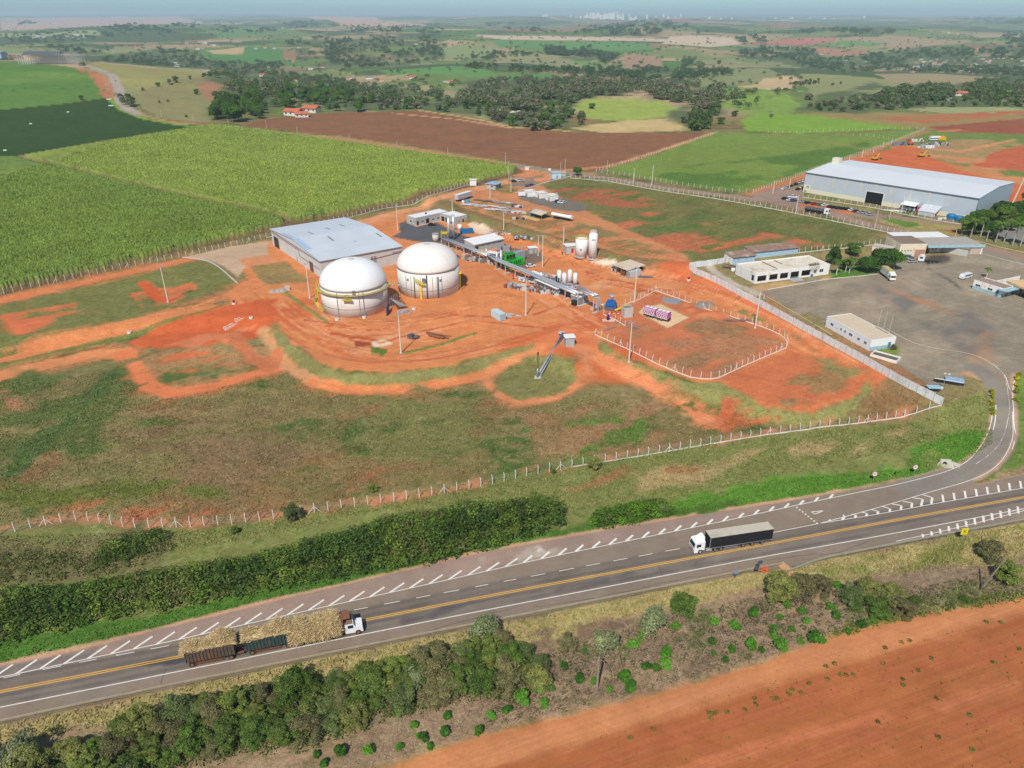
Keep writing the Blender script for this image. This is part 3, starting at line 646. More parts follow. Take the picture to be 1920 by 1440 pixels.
# ---------------------------------------------------------------- materials for built things
_mats={}
def M(name,rgb,rough=.75,metal=0.,noise=.18,nscale=.8,lines=None,emit=None,alb=False,dirt=None):
 if name in _mats:return _mats[name]
 m=bpy.data.materials.new(name);m.use_nodes=True
 n=m.node_tree.nodes;L=m.node_tree.links;b=n['Principled BSDF']
 c=tuple(rgb)if alb else C(*rgb)
 b.inputs['Roughness'].default_value=rough;b.inputs['Metallic'].default_value=metal
 b.inputs['Specular IOR Level'].default_value=.35
 tc=n.new('ShaderNodeTexCoord');t=n.new('ShaderNodeTexNoise')
 t.inputs['Scale'].default_value=nscale;t.inputs['Detail'].default_value=5;t.inputs['Roughness'].default_value=.65
 L.new(tc.outputs['Object'],t.inputs['Vector'])
 mx=n.new('ShaderNodeMix');mx.data_type='RGBA'
 mx.inputs[6].default_value=(*[v*(1-noise)for v in c],1);mx.inputs[7].default_value=(*[min(v*(1+noise*.7),.9)for v in c],1)
 mr=n.new('ShaderNodeMapRange');mr.inputs[1].default_value=.3;mr.inputs[2].default_value=.7
 L.new(t.outputs[0],mr.inputs[0]);L.new(mr.outputs[0],mx.inputs[0])
 out=mx.outputs[2]
 if dirt:
  t2=n.new('ShaderNodeTexNoise');t2.inputs['Scale'].default_value=dirt[2];t2.inputs['Detail'].default_value=6;t2.inputs['Roughness'].default_value=.7
  mp=n.new('ShaderNodeMapping');mp.inputs['Scale'].default_value=(1,1,.35)
  L.new(tc.outputs['Object'],mp.inputs[0]);L.new(mp.outputs[0],t2.inputs['Vector'])
  r2=n.new('ShaderNodeMapRange');r2.inputs[1].default_value=.62-dirt[1]*.25;r2.inputs[2].default_value=.72-dirt[1]*.1;r2.inputs[4].default_value=.8
  L.new(t2.outputs[0],r2.inputs[0])
  m2=n.new('ShaderNodeMix');m2.data_type='RGBA';L.new(r2.outputs[0],m2.inputs[0]);L.new(out,m2.inputs[6]);m2.inputs[7].default_value=(*C(*dirt[0]),1)
  out=m2.outputs[2]
 if lines:
  sx=n.new('ShaderNodeSeparateXYZ');L.new(tc.outputs['Object'],sx.inputs[0])
  a=n.new('ShaderNodeMath');a.operation='DIVIDE';L.new(sx.outputs[lines[0]],a.inputs[0]);a.inputs[1].default_value=lines[1]
  f=n.new('ShaderNodeMath');f.operation='FRACT';L.new(a.outputs[0],f.inputs[0])
  l=n.new('ShaderNodeMath');l.operation='LESS_THAN';L.new(f.outputs[0],l.inputs[0]);l.inputs[1].default_value=lines[3]
  k=n.new('ShaderNodeMath');k.operation='MULTIPLY';L.new(l.outputs[0],k.inputs[0]);k.inputs[1].default_value=lines[2]
  m3=n.new('ShaderNodeMix');m3.data_type='RGBA';L.new(k.outputs[0],m3.inputs[0]);L.new(out,m3.inputs[6])
  m3.inputs[7].default_value=(*[v*.35 for v in c],1);out=m3.outputs[2]
 L.new(out,b.inputs['Base Color'])
 if emit:b.inputs['Emission Color'].default_value=(*emit,1);b.inputs['Emission Strength'].default_value=1
 _mats[name]=m
 return m
WHITE=M('white_paint',(238,238,234),.6,noise=.06)
LIME=M('whitewash',(232,228,216),.8,noise=.08)
CONC=M('concrete',(196,192,184),.9,noise=.12,nscale=2)
BLOCK=M('concrete_block',(186,184,178),.92,noise=.14,nscale=.7,lines=(2,1.2,.12,.08))
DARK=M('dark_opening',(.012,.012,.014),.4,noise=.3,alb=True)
GLASS=M('window_glass',(.03,.04,.05),.08,noise=.2,alb=True)
RUBBER=M('rubber',(.022,.021,.02),.85,alb=True)
BLACK=M('black_paint',(.02,.02,.022),.5,alb=True)
GALV=M('galvanised_steel',(168,174,180),.45,.35,noise=.12,nscale=2)
STEEL=M('stainless_steel',(200,204,208),.35,.4,noise=.08)
YEL=M('yellow_paint',(232,200,40),.55,noise=.08)
REDP=M('red_paint',(190,40,40),.5)
BLUEP=M('blue_paint',(30,130,190),.5)
ROAD_W=M('road_white',(236,232,222),.8,noise=.14,nscale=1.2)
ROAD_Y=M('road_yellow',(242,180,50),.8,noise=.10,nscale=1.0)
RUST=M('rusty_steel',(136,84,58),.85,noise=.3,nscale=2)
WOOD=M('grey_timber',(150,138,122),.9,noise=.25,nscale=3)
CHROME=M('aluminium',(190,192,196),.3,.8,noise=.05)
class MB:
 """collects solids; build() links them as ONE mesh object"""
 def __init__(s):s.v=[];s.f=[];s.m=[];s.mats=[];s.cur=0
 def mat(s,m):
  if m not in s.mats:s.mats.append(m)
  s.cur=s.mats.index(m);return s
 def poly(s,pts,faces):
  o=len(s.v);s.v+=[tuple(p)for p in pts]
  for f in faces:s.f.append([o+i for i in f]);s.m.append(s.cur)
  return s
 def box(s,cx,cy,cz,sx,sy,sz,rz=0.,taper=1.):
  """centre x,y, BOTTOM z, sizes"""
  c_,s_=math.cos(rz),math.sin(rz);P_=[]
  for z,k in((cz,1),(cz+sz,taper)):
   for a,b in((-1,-1),(1,-1),(1,1),(-1,1)):
    x,y=a*sx/2*k,b*sy/2*k
    P_.append((cx+x*c_-y*s_,cy+x*s_+y*c_,z))
  return s.poly(P_,[(3,2,1,0),(4,5,6,7),(0,1,5,4),(1,2,6,5),(2,3,7,6),(3,0,4,7)])
 def bx(s,x0,y0,z0,x1,y1,z1):return s.box((x0+x1)/2,(y0+y1)/2,min(z0,z1),abs(x1-x0),abs(y1-y0),abs(z1-z0))
 def prism(s,prof,y0,y1):
  """profile in x,z extruded along y"""
  n=len(prof);P_=[(x,y0,z)for x,z in prof]+[(x,y1,z)for x,z in prof]
  return s.poly(P_,[tuple(range(n)),tuple(range(2*n-1,n-1,-1))]+[(i,i+n,(i+1)%n+n,(i+1)%n)for i in range(n)])
 def prismx(s,prof,x0,x1):
  n=len(prof);P_=[(x0,y,z)for y,z in prof]+[(x1,y,z)for y,z in prof]
  return s.poly(P_,[tuple(range(n-1,-1,-1)),tuple(range(n,2*n))]+[((i+1)%n,(i+1)%n+n,i+n,i)for i in range(n)])
 def lathe(s,cx,cy,prof,n=24,a0=0,a1=2*math.pi):
  full=abs(a1-a0-2*math.pi)<1e-6;k=n if full else n+1;P_=[]
  for r,z in prof:
   for i in range(k):
    a=a0+(a1-a0)*i/n;P_.append((cx+r*math.cos(a),cy+r*math.sin(a),z))
  F=[]
  for j in range(len(prof)-1):
   for i in range(n):F.append((j*k+i,j*k+(i+1)%k,(j+1)*k+(i+1)%k,(j+1)*k+i))
  if full:
   F.append(tuple(range(k-1,-1,-1)));F.append(tuple((len(prof)-1)*k+i for i in range(k)))
  return s.poly(P_,F)
 def cyl(s,cx,cy,z0,r,h,n=12,r2=None):return s.lathe(cx,cy,[(r,z0),(r if r2 is None else r2,z0+h)],n)
 def tube(s,pts,r,n=6,r2=None):
  pts=[Vector(p)for p in pts];N=len(pts);P_=[]
  for i,p in enumerate(pts):
   d=(pts[min(i+1,N-1)]-pts[max(i-1,0)]).normalized()
   u=d.cross(Vector((0,0,1))if abs(d.z)<.95 else Vector((1,0,0))).normalized();w_=d.cross(u)
   rr=r if r2 is None else r+(r2-r)*i/max(N-1,1)
   for k in range(n):
    a=2*math.pi*k/n;P_.append(p+u*rr*math.cos(a)+w_*rr*math.sin(a))
  F=[(i*n+k,i*n+(k+1)%n,(i+1)*n+(k+1)%n,(i+1)*n+k)for i in range(N-1)for k in range(n)]
  F+=[tuple(range(n-1,-1,-1)),tuple((N-1)*n+k for k in range(n))]
  return s.poly(P_,F)
 def hcyl(s,p0,p1,r,n=12):return s.tube([p0,p1],r,n)
 def sphere(s,cx,cy,cz,r,sz=1.,n=8):
  return s.lathe(cx,cy,[(max(r*math.sin(math.pi*i/n),.001),cz-r*sz*math.cos(math.pi*i/n))for i in range(n+1)],n+4)
 def build(s,name,parent=None,smooth=False,loc=None):
  me=bpy.data.meshes.new(name);me.from_pydata(s.v,[],s.f)
  for m in s.mats:me.materials.append(m)
  me.polygons.foreach_set('material_index',s.m)
  if smooth:me.polygons.foreach_set('use_smooth',[True]*len(s.f))
  me.update();o=bpy.data.objects.new(name,me);COL.objects.link(o)
  if parent is not None:o.parent=parent
  if loc is not None:o.location=loc
  return o
def mb(m=None):
 b=MB()
 if m is not None:b.mat(m)
 return b
def thing(name,label,cat,loc=(0,0,0),rz=0.,group=None):
 o=bpy.data.objects.new(name,None);COL.objects.link(o);o.location=loc;o.rotation_euler=(0,0,rz)
 o.empty_display_size=.5
 return tag(o,label,cat,group)
def at(name,label,cat,px,group=None,rz=0.,z=0.):
 x,y,zz=G(*px);return thing(name,label,cat,(x,y,zz+z),rz,group)
def frame(name,label,cat,pa,pb,group=None,z=0.):
 """a thing whose local x axis runs along the ground from photo point pa to pb; y points away; returns it with the length"""
 A,B=G(*pa),G(*pb);d=B-A
 o=thing(name,label,cat,(A[0],A[1],(A[2]+B[2])/2+z),math.atan2(d[1],d[0]),group)
 return o,math.hypot(d[0],d[1])
def dup(root,loc=None,rz=None,label=None,group=None,mats=None):
 r=root.copy();COL.objects.link(r)
 if loc is not None:r.location=loc
 if rz is not None:r.rotation_euler=(0,0,rz)
 if label:r['label']=label
 if group:r['group']=group
 for ch in root.children:
  c=ch.copy();COL.objects.link(c);c.parent=r
  if mats and ch.name.split('.')[0]in mats:
   c.material_slots[0].link='OBJECT';c.material_slots[0].material=mats[ch.name.split('.')[0]]
  for g_ in ch.children:
   d=g_.copy();COL.objects.link(d);d.parent=c
 return r
def densify(w_,step):
 out=[w_[0]]
 for a,b in zip(w_[:-1],w_[1:]):
  n=max(1,int(math.hypot(b[0]-a[0],b[1]-a[1])/step))
  out+=[(a[0]+(b[0]-a[0])*i/n,a[1]+(b[1]-a[1])*i/n)for i in range(1,n+1)]
 return out
def smooth_line(w_,it=2):
 w_=[np.array(p)for p in w_]
 for _ in range(it):
  o=[w_[0]]
  for a,b in zip(w_[:-1],w_[1:]):o+=[a*.75+b*.25,a*.25+b*.75]
  w_=o+[w_[-1]]
 return[tuple(p)for p in w_]
def strip(b,w_,width,lift=.02,dash=None,off=0.,h=0.):
 w_=densify(w_,2.0)if not dash else densify(w_,.5)
 P_=np.array(w_);d=np.gradient(P_,axis=0);d/=np.hypot(d[:,0],d[:,1])[:,None];nrm=np.c_[-d[:,1],d[:,0]]
 s=np.r_[0,np.cumsum(np.hypot(*np.diff(P_,axis=0).T))]
 l,r=P_+nrm*(off+width/2),P_+nrm*(off-width/2);z=HT(P_[:,0],P_[:,1])+lift
 for i in range(len(P_)-1):
  if dash and(s[i]%dash[0])>dash[1]:continue
  q=[(*r[i],z[i]+h),(*r[i+1],z[i+1]+h),(*l[i+1],z[i+1]+h),(*l[i],z[i]+h)]
  if h:b.poly(q+[(*r[i],z[i]-.2),(*r[i+1],z[i+1]-.2),(*l[i+1],z[i+1]-.2),(*l[i],z[i]-.2)],[(0,1,2,3),(0,4,5,1),(2,6,7,3),(1,5,6,2),(3,7,4,0)])
  else:b.poly(q,[(0,1,2,3)])
bw=mb(ROAD_W);by_=mb(ROAD_Y)
YW=smooth_line(GL(YL));
for off in(-.22,.22):strip(by_,YW,.17,.03,off=off)
strip(bw,smooth_line(GL(WS)),.20,.03)
strip(bw,smooth_line(GL(WN)),.18,.03)
ld=smooth_line(GL(LD[:-2]));strip(bw,ld,.15,.03,dash=(6.0,3.0))
strip(bw,GL([(1448,999),(1534,982),(1647,964),(1750,945),(1920,915),(2050,892)]),.17,.03)
strip(bw,smooth_line(GL([(1534,982),(1600,965),(1680,942),(1744,922.5),(1825,900),(1865,879),(1889,850),(1902,812),(1898,772)])),.17,.03)
strip(bw,GL([(1680,1015),(1750,1000),(1830,981),(1880,968),(1925,956)]),.16,.03)
def bar(p,q,w_,lift=.035):strip(bw,[tuple(G(*p)[:2]),tuple(G(*q)[:2])],w_,lift)
def lerp_line(L_,x):
 for a,b in zip(L_[:-1],L_[1:]):
  if a[0]<=x<=b[0]:t=(x-a[0])/(b[0]-a[0]);return a[1]+(b[1]-a[1])*t
 return L_[-1][1]
x=-62.0
while x<1700:
 if x<950:dx,dy,st=40-x*.018,-27+x*.012,45.5-x*.0115
 else:dx,dy,st=max(4,17-(x-950)*.017),-14+(x-950)*.011,33-(x-950)*.009
 if x>1560:break
 y0=lerp_line(WN,x);bar((x,y0),(x+dx,min(y0+dy,y0-4)),.42 if x<950 else .5)
 x+=st
for a,b in(((1492,951),(1499,957)),):
 pass
for i in range(8):bar((1493+i*5.4,951+i*4.2),(1495.4+i*5.4,952.8+i*4.2),.42)
for a,b in(((1521,960),(1545,957.5)),((1545,957.5),(1528,964)),((1528,964),(1521,960))):bar(a,b,.22)
for x0,y0,x1,y1,x2,y2 in((1557,974,1561,974,1554,976.5),(1580,965.5,1584,968,1579,975),(1597,964,1605,966,1603,971),(1614,960,1626,963,1624,968),(1632,955,1647,959,1645,964),(1655,950,1669,954,1668,960),(1672,945,1690,948,1689,956),(1693,940,1710,943,1709,952),(1711,933.5,1730,936,1727,949),(1729,927.5,1748,933,1746,945)):
 bar((x0,y0),(x1,y1),.32);bar((x1,y1),(x2,y2),.5)
for i in range(10):
 xx=1767+i*20.8;bar((xx,928-i*3.7),(xx+2.2,941.5-i*3.75),.5)
for i in range(14):
 xx=1731+i*16.2;y0=1003-i*4.0;bar((xx,y0+max(0,6-i*.2)),(xx-1,y0-min(9,1.5+i*.9)),.5)
strip(bw,smooth_line(GL([(1663,616),(1690,632),(1720,646),(1760,654),(1800,659),(1835,668),(1865,685),(1887,708),(1893,730)])),.18,.03)
strip(bw,smooth_line(GL([(1836,668),(1862,681),(1886,708),(1891,740),(1892,780),(1884,815),(1866,845),(1830,870)])),.10,.03,dash=(1.2,.8))
bc=mb(M('crack_seal',(84,78,74),.7))
rc_=random.Random(4)
for q in([(0,1352),(90,1330),(180,1318),(230,1300),(330,1282),(480,1250)],[(600,1222),(700,1205),(800,1185),(960,1140)],[(1000,1138),(1150,1115),(1280,1085),(1380,1070)],[(1440,1052),(1500,1042),(1560,1038),(1640,1012)],[(310,1252),(303,1268),(298,1284)],[(1231,1058),(1240,1078)],[(650,1172),(655,1186),(662,1200)]):
 g_=densify(GL(q),1.6);g_=[(a+rc_.uniform(-.35,.35),b__+rc_.uniform(-.3,.3))for a,b__ in g_];strip(bc,g_,.10,.015)
tag(bc.build('road_cracks'),kind='structure')
o=bw.build('white_road_markings');tag(o,kind='structure')
o=by_.build('yellow_centre_line');tag(o,kind='structure')
def kerb(name,label,pts,m=LIME,w_=.22,h=.14,dash=None):
 b=mb(m);strip(b,smooth_line(GL(pts)),w_,0,h=h,dash=dash);o=b.build(name);return tag(o,label,'kerb','painted kerbs of the truck stop')
kerb('road_kerb','white kerb on the inner bend of the access road beside yellow flowering bushes',[(1867,760),(1866,790),(1862,806)])
kerb('road_kerb','long white kerb on the outer bend of the access road',[(1902,712),(1898,740),(1899,772),(1904,812)])
kerb('road_kerb','short white kerb piece at the outer bend below the long kerb',[(1902,828),(1898,842)])
kerb('yard_kerb','white kerb before the abandoned flat roofed building',[(1439,543),(1480,536),(1552,523),(1600,519),(1645,514)])
kerb('yard_kerb','broken pale kerb along the road by the palms',[(1800,444),(1830,452),(1880,465),(1960,482)],M('sandy_kerb',(214,184,140)),.5,.2)
kerb('yard_kerb','thin pale kerb at the edge of the wide yard beside the road',[(1836,474),(1870,484),(1925,498)],CONC)
kerb('yard_kerb','curved concrete kerb round the grass oval west of the grey hall',[(342,482),(385,487),(410,500),(430,518),(446,532)],CONC,.5,.25)
kerb('yard_kerb','low pale kerb along the wall strip beside the yard',[(1438,556),(1500,592),(1560,628)],M('sandy_kerb',(214,184,140)),.3,.1)
b=mb(CONC);strip(b,GL([(968,362),(1000,350),(1040,338),(1072,331)]),.8,0,h=.5);tag(b.build('retaining_kerb'),'low concrete boundary kerb running up to the roadside fence corner','kerb')
b=mb(M('dry_stone',(186,150,110)));strip(b,GL([(1196,586),(1206,576),(1240,570),(1292,596),(1252,616),(1196,586)]),.35,0,h=.12);tag(b.build('pad_edge'),'pale concrete edging round the tank trailer stand','edging')
def guard_rail(pts,label,mrail):
 w_=smooth_line(GL(pts),1);w_=densify(w_,3.0)
 t=thing('guard_rail',label,'guard rail',(*w_[0],hz(*w_[0])),0,'guard rails along the highway');ox,oy,oz=t.location
 b=mb(mrail);P_=[]
 for i,(a,c)in enumerate(zip(w_[:-1],w_[1:])):
  za,zc=hz(*a)-oz,hz(*c)-oz;ax,ay,cx,cy=a[0]-ox,a[1]-oy,c[0]-ox,c[1]-oy
  L_=math.hypot(cx-ax,cy-ay);nx,ny=(cy-ay)/L_*.16,-(cx-ax)/L_*.16
  for z0,z1,k in((.42,.54,1),(.54,.60,.35),(.60,.73,1)):
   q=[(ax+nx*k,ay+ny*k,za+z0),(cx+nx*k,cy+ny*k,zc+z0),(cx+nx*k,cy+ny*k,zc+z1),(ax+nx*k,ay+ny*k,za+z1)]
   q2=[(p[0]-nx*(k+.8),p[1]-ny*(k+.8),p[2])for p in q]
   b.poly(q+q2,[(0,1,2,3),(7,6,5,4),(3,2,6,7),(0,4,5,1)])
 b.build('rail',t)
 pm=mb(GALV);pm.box(0,0,-.4,.14,.10,1.1);pm.box(.0,.0,.42,.22,.2,.3);pmesh=None
 for i,p in enumerate(w_[::2][:95]):
  if pmesh is None:po=pm.build('rail_post',t);pmesh=po.data
  else:po=bpy.data.objects.new('rail_post',pmesh);COL.objects.link(po);po.parent=t
  po.location=(p[0]-ox,p[1]-oy,hz(*p)-oz)
 return t
guard_rail([(-150,1388),(0,1356),(250,1302),(480,1256),(812,1188),(960,1160),(1240,1104),(1380,1076),(1420,1068),(1465,1060)],'long dusty guard rail along the south shoulder of the highway',M('dusty_rail',(178,164,134),.7,.2))
guard_rail([(1477,1074),(1500,1065),(1540,1050),(1600,1038),(1660,1026),(1760,1007),(1920,977),(2040,953)],'guard rail curving in to the shoulder below the yellow sign',M('dusty_rail2',(170,166,142),.7,.2))
# ---------------------------------------------------------------- fences
def fence(name,label,pts,spacing=3.0,h=2.3,every=10,bend=.35,plinth=True,postm=None,group='post and wire fences',r=.075,wires=3,first=100,wirem=None,pw=.18,cat='fence'):
 w_=GL(pts);w2=[w_[0]]
 P_=np.array(w_);s=np.r_[0,np.cumsum(np.hypot(*np.diff(P_,axis=0).T))]
 n=max(2,int(s[-1]/spacing));tt=np.linspace(0,s[-1],n+1)
 X=np.interp(tt,s,P_[:,0]);Y=np.interp(tt,s,P_[:,1]);Zz=HT(X,Y)
 t=thing(name,label,cat,(X[0],Y[0],Zz[0]),0,group);ox,oy,oz=X[0],Y[0],Zz[0]
 postm=postm or LIME
 pb=mb(postm);pb.box(0,0,-.3,r*2,r*2,h+.3-(.3 if bend else 0))
 if bend:pb.tube([(0,0,h-.32),(0,bend,h+.12)],r*.95,4)
 br=mb(postm)
 for sg in(-1,1):br.tube([(sg*1.5,0,-.1),(sg*.08,0,h*.72)],r*.85,4)
 pm=bm=None;cnt=0;rest=[]
 order=np.argsort(Y)if n+1>first else np.arange(n+1)
 keep=set(order[:first].tolist())
 for i in range(n+1):
  a=math.atan2(Y[min(i+1,n)]-Y[max(i-1,0)],X[min(i+1,n)]-X[max(i-1,0)])
  if i not in keep:rest.append((X[i]-ox,Y[i]-oy,Zz[i]-oz,a));continue
  if pm is None:o=pb.build('fence_post',t);pm=o.data
  else:o=bpy.data.objects.new('fence_post',pm);COL.objects.link(o);o.parent=t
  o.location=(X[i]-ox,Y[i]-oy,Zz[i]-oz);o.rotation_euler=(random.uniform(-.03,.03),random.uniform(-.03,.03),a)
  if every and i%every==every//2:
   if bm is None:o=br.build('brace',t);bm=o.data
   else:o=bpy.data.objects.new('brace',bm);COL.objects.link(o);o.parent=t
   o.location=(X[i]-ox,Y[i]-oy,Zz[i]-oz);o.rotation_euler=(0,0,a)
 if rest:
  b=mb(postm)
  for x_,y_,z_,a in rest:b.box(x_,y_,z_-.2,r*2,r*2,h+.2,a)
  o=b.build('fence_post',t);o['kind']='stuff'
 if wires:
  b=mb(wirem or GALV)
  for k in range(wires):
   zz=h*(.25+.6*k/max(wires-1,1))
   b.tube([(x_-ox,y_-oy,z_-oz+zz)for x_,y_,z_ in zip(X,Y,Zz)],.012,3)
  b.build('wire',t)
 if plinth:
  b=mb(postm);g0=len(b.v);strip(b,list(zip(X,Y)),pw,0,h=.22);b.v=[(x_-ox,y_-oy,z_-oz)for x_,y_,z_ in b.v];b.build('plinth',t)
 return t
fence('perimeter_fence','white post fence winding along the foot of the site above the highway',FEN_S,3.0,2.35,10,plinth=False,first=100)
b=mb(LIME);strip(b,GL([(1070,876),(1120,868),(1190,857),(1330,833)]),.15,0,h=.15);tag(b.build('fence_plinth'),'short white concrete plinth under the perimeter fence','plinth','fence plinths')
b=mb(LIME);strip(b,GL([(1330,833),(1440,815),(1600,795),(1700,779),(1764,761)]),.2,0,h=.2);tag(b.build('fence_plinth'),'long white concrete plinth running to the corner of the precast wall','plinth','fence plinths')
fence('cane_fence','white post fence between the sugar cane and the red track west of the grey hall',[(-120,582),(0,554),(130,524),(260,497),(380,474),(500,446)],3.2,2.3,9,plinth=False)
fence('cane_fence','white post fence between the sugar cane and the road north of the grey hall',[(500,446),(560,432),(640,412),(720,391),(800,370),(882,346)],3.2,2.4,9,plinth=True)
fence('roadside_fence','white post fence along the grey road beside the grass terrace',[(1070,334),(1140,340),(1240,358),(1350,374),(1450,392),(1560,414),(1700,443)],3.2,2.5,9,plinth=True,first=100)
fence('compound_fence','white post fence with plinth enclosing the bare trailer compound',[(1116,628),(1175,654),(1235,684),(1291,707),(1318,711),(1343,711),(1400,684),(1440,667),(1474,653),(1477,643),(1468,630),(1440,617),(1385,598),(1330,582),(1275,561),(1229,545)],3.0,2.3,8)
fence('compound_fence','fence from the lamp pole to the blue separator north of the trailer',[(1229,545),(1200,561),(1172,571)],3.0,2.3,0,plinth=True)
fence('compound_fence','short fence beside the grey cubicle and open gate',[(1132,590),(1154,600),(1172,611)],3.0,2.2,0,plinth=True,bend=.0)
fence('field_fence','white post fence between the green pasture and the brown ploughed field',[(1118,322),(1180,305),(1235,287),(1290,268),(1345,250)],4.2,2.3,0,plinth=False)
fence('field_fence','white post fence along the grey road at the foot of the pasture',[(1118,324),(1160,328),(1220,338),(1290,350),(1360,360),(1412,362)],4.0,2.3,0,plinth=False)
fence('field_fence','white post fence climbing beside the orange track to the far field corner',[(1412,362),(1470,341),(1530,319),(1600,294),(1650,277),(1732,245)],3.6,2.4,0,plinth=False)
fence('field_fence','distant white post fence along the top edge of the pasture',[(1440,250),(1500,249),(1580,246),(1660,243),(1732,243)],6.5,2.2,0,plinth=False,wires=0)
fence('field_fence','short row of white posts inside the pasture corner',[(1600,254),(1640,257),(1665,262)],5,2.2,0,plinth=False,wires=0)
fence('factory_fence','white post fence before the loading side of the large factory hall',[(1505,370),(1560,378),(1640,390),(1700,403),(1760,414),(1800,420)],3.4,2.1,12,plinth=True)
fence('yard_fence','white post fence behind the garden of the truck stop',[(1364,484),(1500,474),(1562,467),(1580,466),(1650,458)],3.2,2.2,6,plinth=True)
fence('storage_fence','thin grey post fence along the edge of the storage yard',[(862,372),(870,378),(905,392),(945,402),(1000,418)],2.6,2.1,0,plinth=False,postm=WOOD,r=.06)
fence('storage_fence','thin grey post fence behind the stored pipes',[(893,362),(920,368),(960,381),(995,392)],2.6,2.1,0,plinth=False,postm=WOOD,r=.06)
fence('roadside_fence','far white post fence between the cane and the ploughed field road',[(600,262),(700,275),(800,291),(900,306),(950,314)],9,1.8,0,plinth=False,wires=2,postm=WOOD)
def precast_wall(label,pts,h=2.6):
 w_=densify(GL(pts),2.6)if False else None
 P_=np.array(GL(pts));s=np.r_[0,np.cumsum(np.hypot(*np.diff(P_,axis=0).T))];n=int(s[-1]/2.6)
 tt=np.linspace(0,s[-1],n+1);X=np.interp(tt,s,P_[:,0]);Y=np.interp(tt,s,P_[:,1]);Zz=HT(X,Y)
 t=thing('precast_wall',label,'wall',(X[0],Y[0],Zz[0]),0,'precast concrete walls of the truck stop');pm=None
 wm=M('precast_concrete',(230,231,228),.9,noise=.12,nscale=.6,dirt=((176,170,160),.35,.5))
 b=MB();b.mat(wm)
 for i in range(n):
  x0,y0,x1,y1=X[i]-X[0],Y[i]-Y[0],X[i+1]-X[0],Y[i+1]-Y[0]
  L_=math.hypot(x1-x0,y1-y0);z0=(Zz[i]+Zz[i+1])/2-Zz[0]
  b.box((x0+x1)/2,(y0+y1)/2,z0-.5,L_-.16,.07,h+.4+.06*math.sin(i*2.3),math.atan2(y1-y0,x1-x0))
 b.build('wall_panel',t)
 for i in range(n+1):
  if pm is None:
   q=mb(CONC);q.box(0,0,-.6,.17,.17,h+.75);o=q.build('wall_post',t);pm=o.data
  else:o=bpy.data.objects.new('wall_post',pm);COL.objects.link(o);o.parent=t
  o.location=(X[i]-X[0],Y[i]-Y[0],Zz[i]-Zz[0]);o.rotation_euler=(0,0,math.atan2(P_[-1,1]-P_[0,1],P_[-1,0]-P_[0,0]))
precast_wall('long pale precast concrete wall stepping down beside the red site to the fence corner',[(1292,503),(1340,529),(1430,577),(1520,627),(1600,670),(1700,727),(1765,761)])
precast_wall('short pale precast concrete wall from the corner to the blue building',[(1292,503),(1330,498),(1365,492)])
# ---------------------------------------------------------------- poles
def lamp_pole(base,h,label,heads=4,group='concrete lamp poles',rz=.3):
 x,y,z=G(*base);key=('lp',heads)
 if key not in _proto:
  t=thing('lamp_pole',label,'lamp pole',(x,y,z),rz,group)
  mb(M('pole_concrete',(224,216,200),.85,noise=.08)).lathe(0,0,[(.26,-.3),(.24,.3),(.13,14)],8).build('pole',t)
  mb(CONC).cyl(0,0,-.1,.5,.25,10).build('base',t)
  b=mb(GALV)
  if heads==4:
   b.box(0,0,13.9,1.7,.12,.12);b.box(0,0,13.9,.12,1.5,.12)
  else:b.box(.7,0,13.9,1.6,.1,.1)
  b.build('bracket',t)
  for k in range(heads):
   a=k*math.pi/2;l=mb(STEEL);l.box(0,0,0,.5,.34,.16,a);l.build('lamp_head',t,loc=(math.cos(a)*(.85 if heads==4 else 1.5),math.sin(a)*.85 if heads==4 else 0,13.92))
  _proto[key]=t
 else:t=dup(_proto[key],(x,y,z),rz,label,group)
 t.scale=(1,1,h/14.0)
 return t
_proto={}
for base,top,lb in(((315.3,566.6),499,'leaning light concrete lamp pole beside the red track in the grass oval'),((581,559),495,'lamp pole at the corner of the grey hall and the front digester'),((752,662),590,'tall white lamp pole standing alone on the red pad before the digesters'),((1179,679.5),604,'tall white lamp pole outside the trailer compound fence'),((986,591),522,'lamp pole beside the pale blue container'),((1415.5,615),545,'lamp pole at the corner of the compound in front of the precast wall'),((746,433),383,'lamp pole left of the dark gravel before the offices'),((848.5,406),375,'lamp pole behind the office roofs on the bank'),((944.5,430),397,'lamp pole on the bank below the stored pipes'),((1056.5,458),425,'lamp pole behind the small kiosk with red door'),((1009,479),441,'left one of the two poles at the transformer kiosk'),((1017,501),441,'right taller one of the two poles beside the white car'),((1189,566.5),502,'lamp pole north of the tank trailer stand'),((919,372),344,'lamp pole among the stored steel pipes')):
 lamp_pole(base,height_at(base,top),lb)
for base,top,lb in(((958,359),330,'thin pole beside the guard house cars'),((1492,399),366,'lamp pole at the left end of the factory car row'),((1689,400),367,'lamp pole before the factory loading dock'),((1222,347),309,'street lamp on the grey road nearer the warehouse end'),((1187,348),315,'street lamp on the grey road nearer the lone tree')):
 lamp_pole(base,height_at(base,top),lb,1,'single arm lamp poles')
tops=[(1450,362,339),(1481,352,334),(1510,342,322),(1539,331,309),(1566,318,300),(1592,306,290),(1617,294,280),(1638,286,277),(1656,277,270),(1672,270,264)]
for i,(x_,yb,yt)in enumerate(tops):
 lamp_pole((x_-1,yb),max(5,height_at((x_,yb),yt)),'slim pole in the row climbing beside the orange track',1,'slim poles beside the orange track')
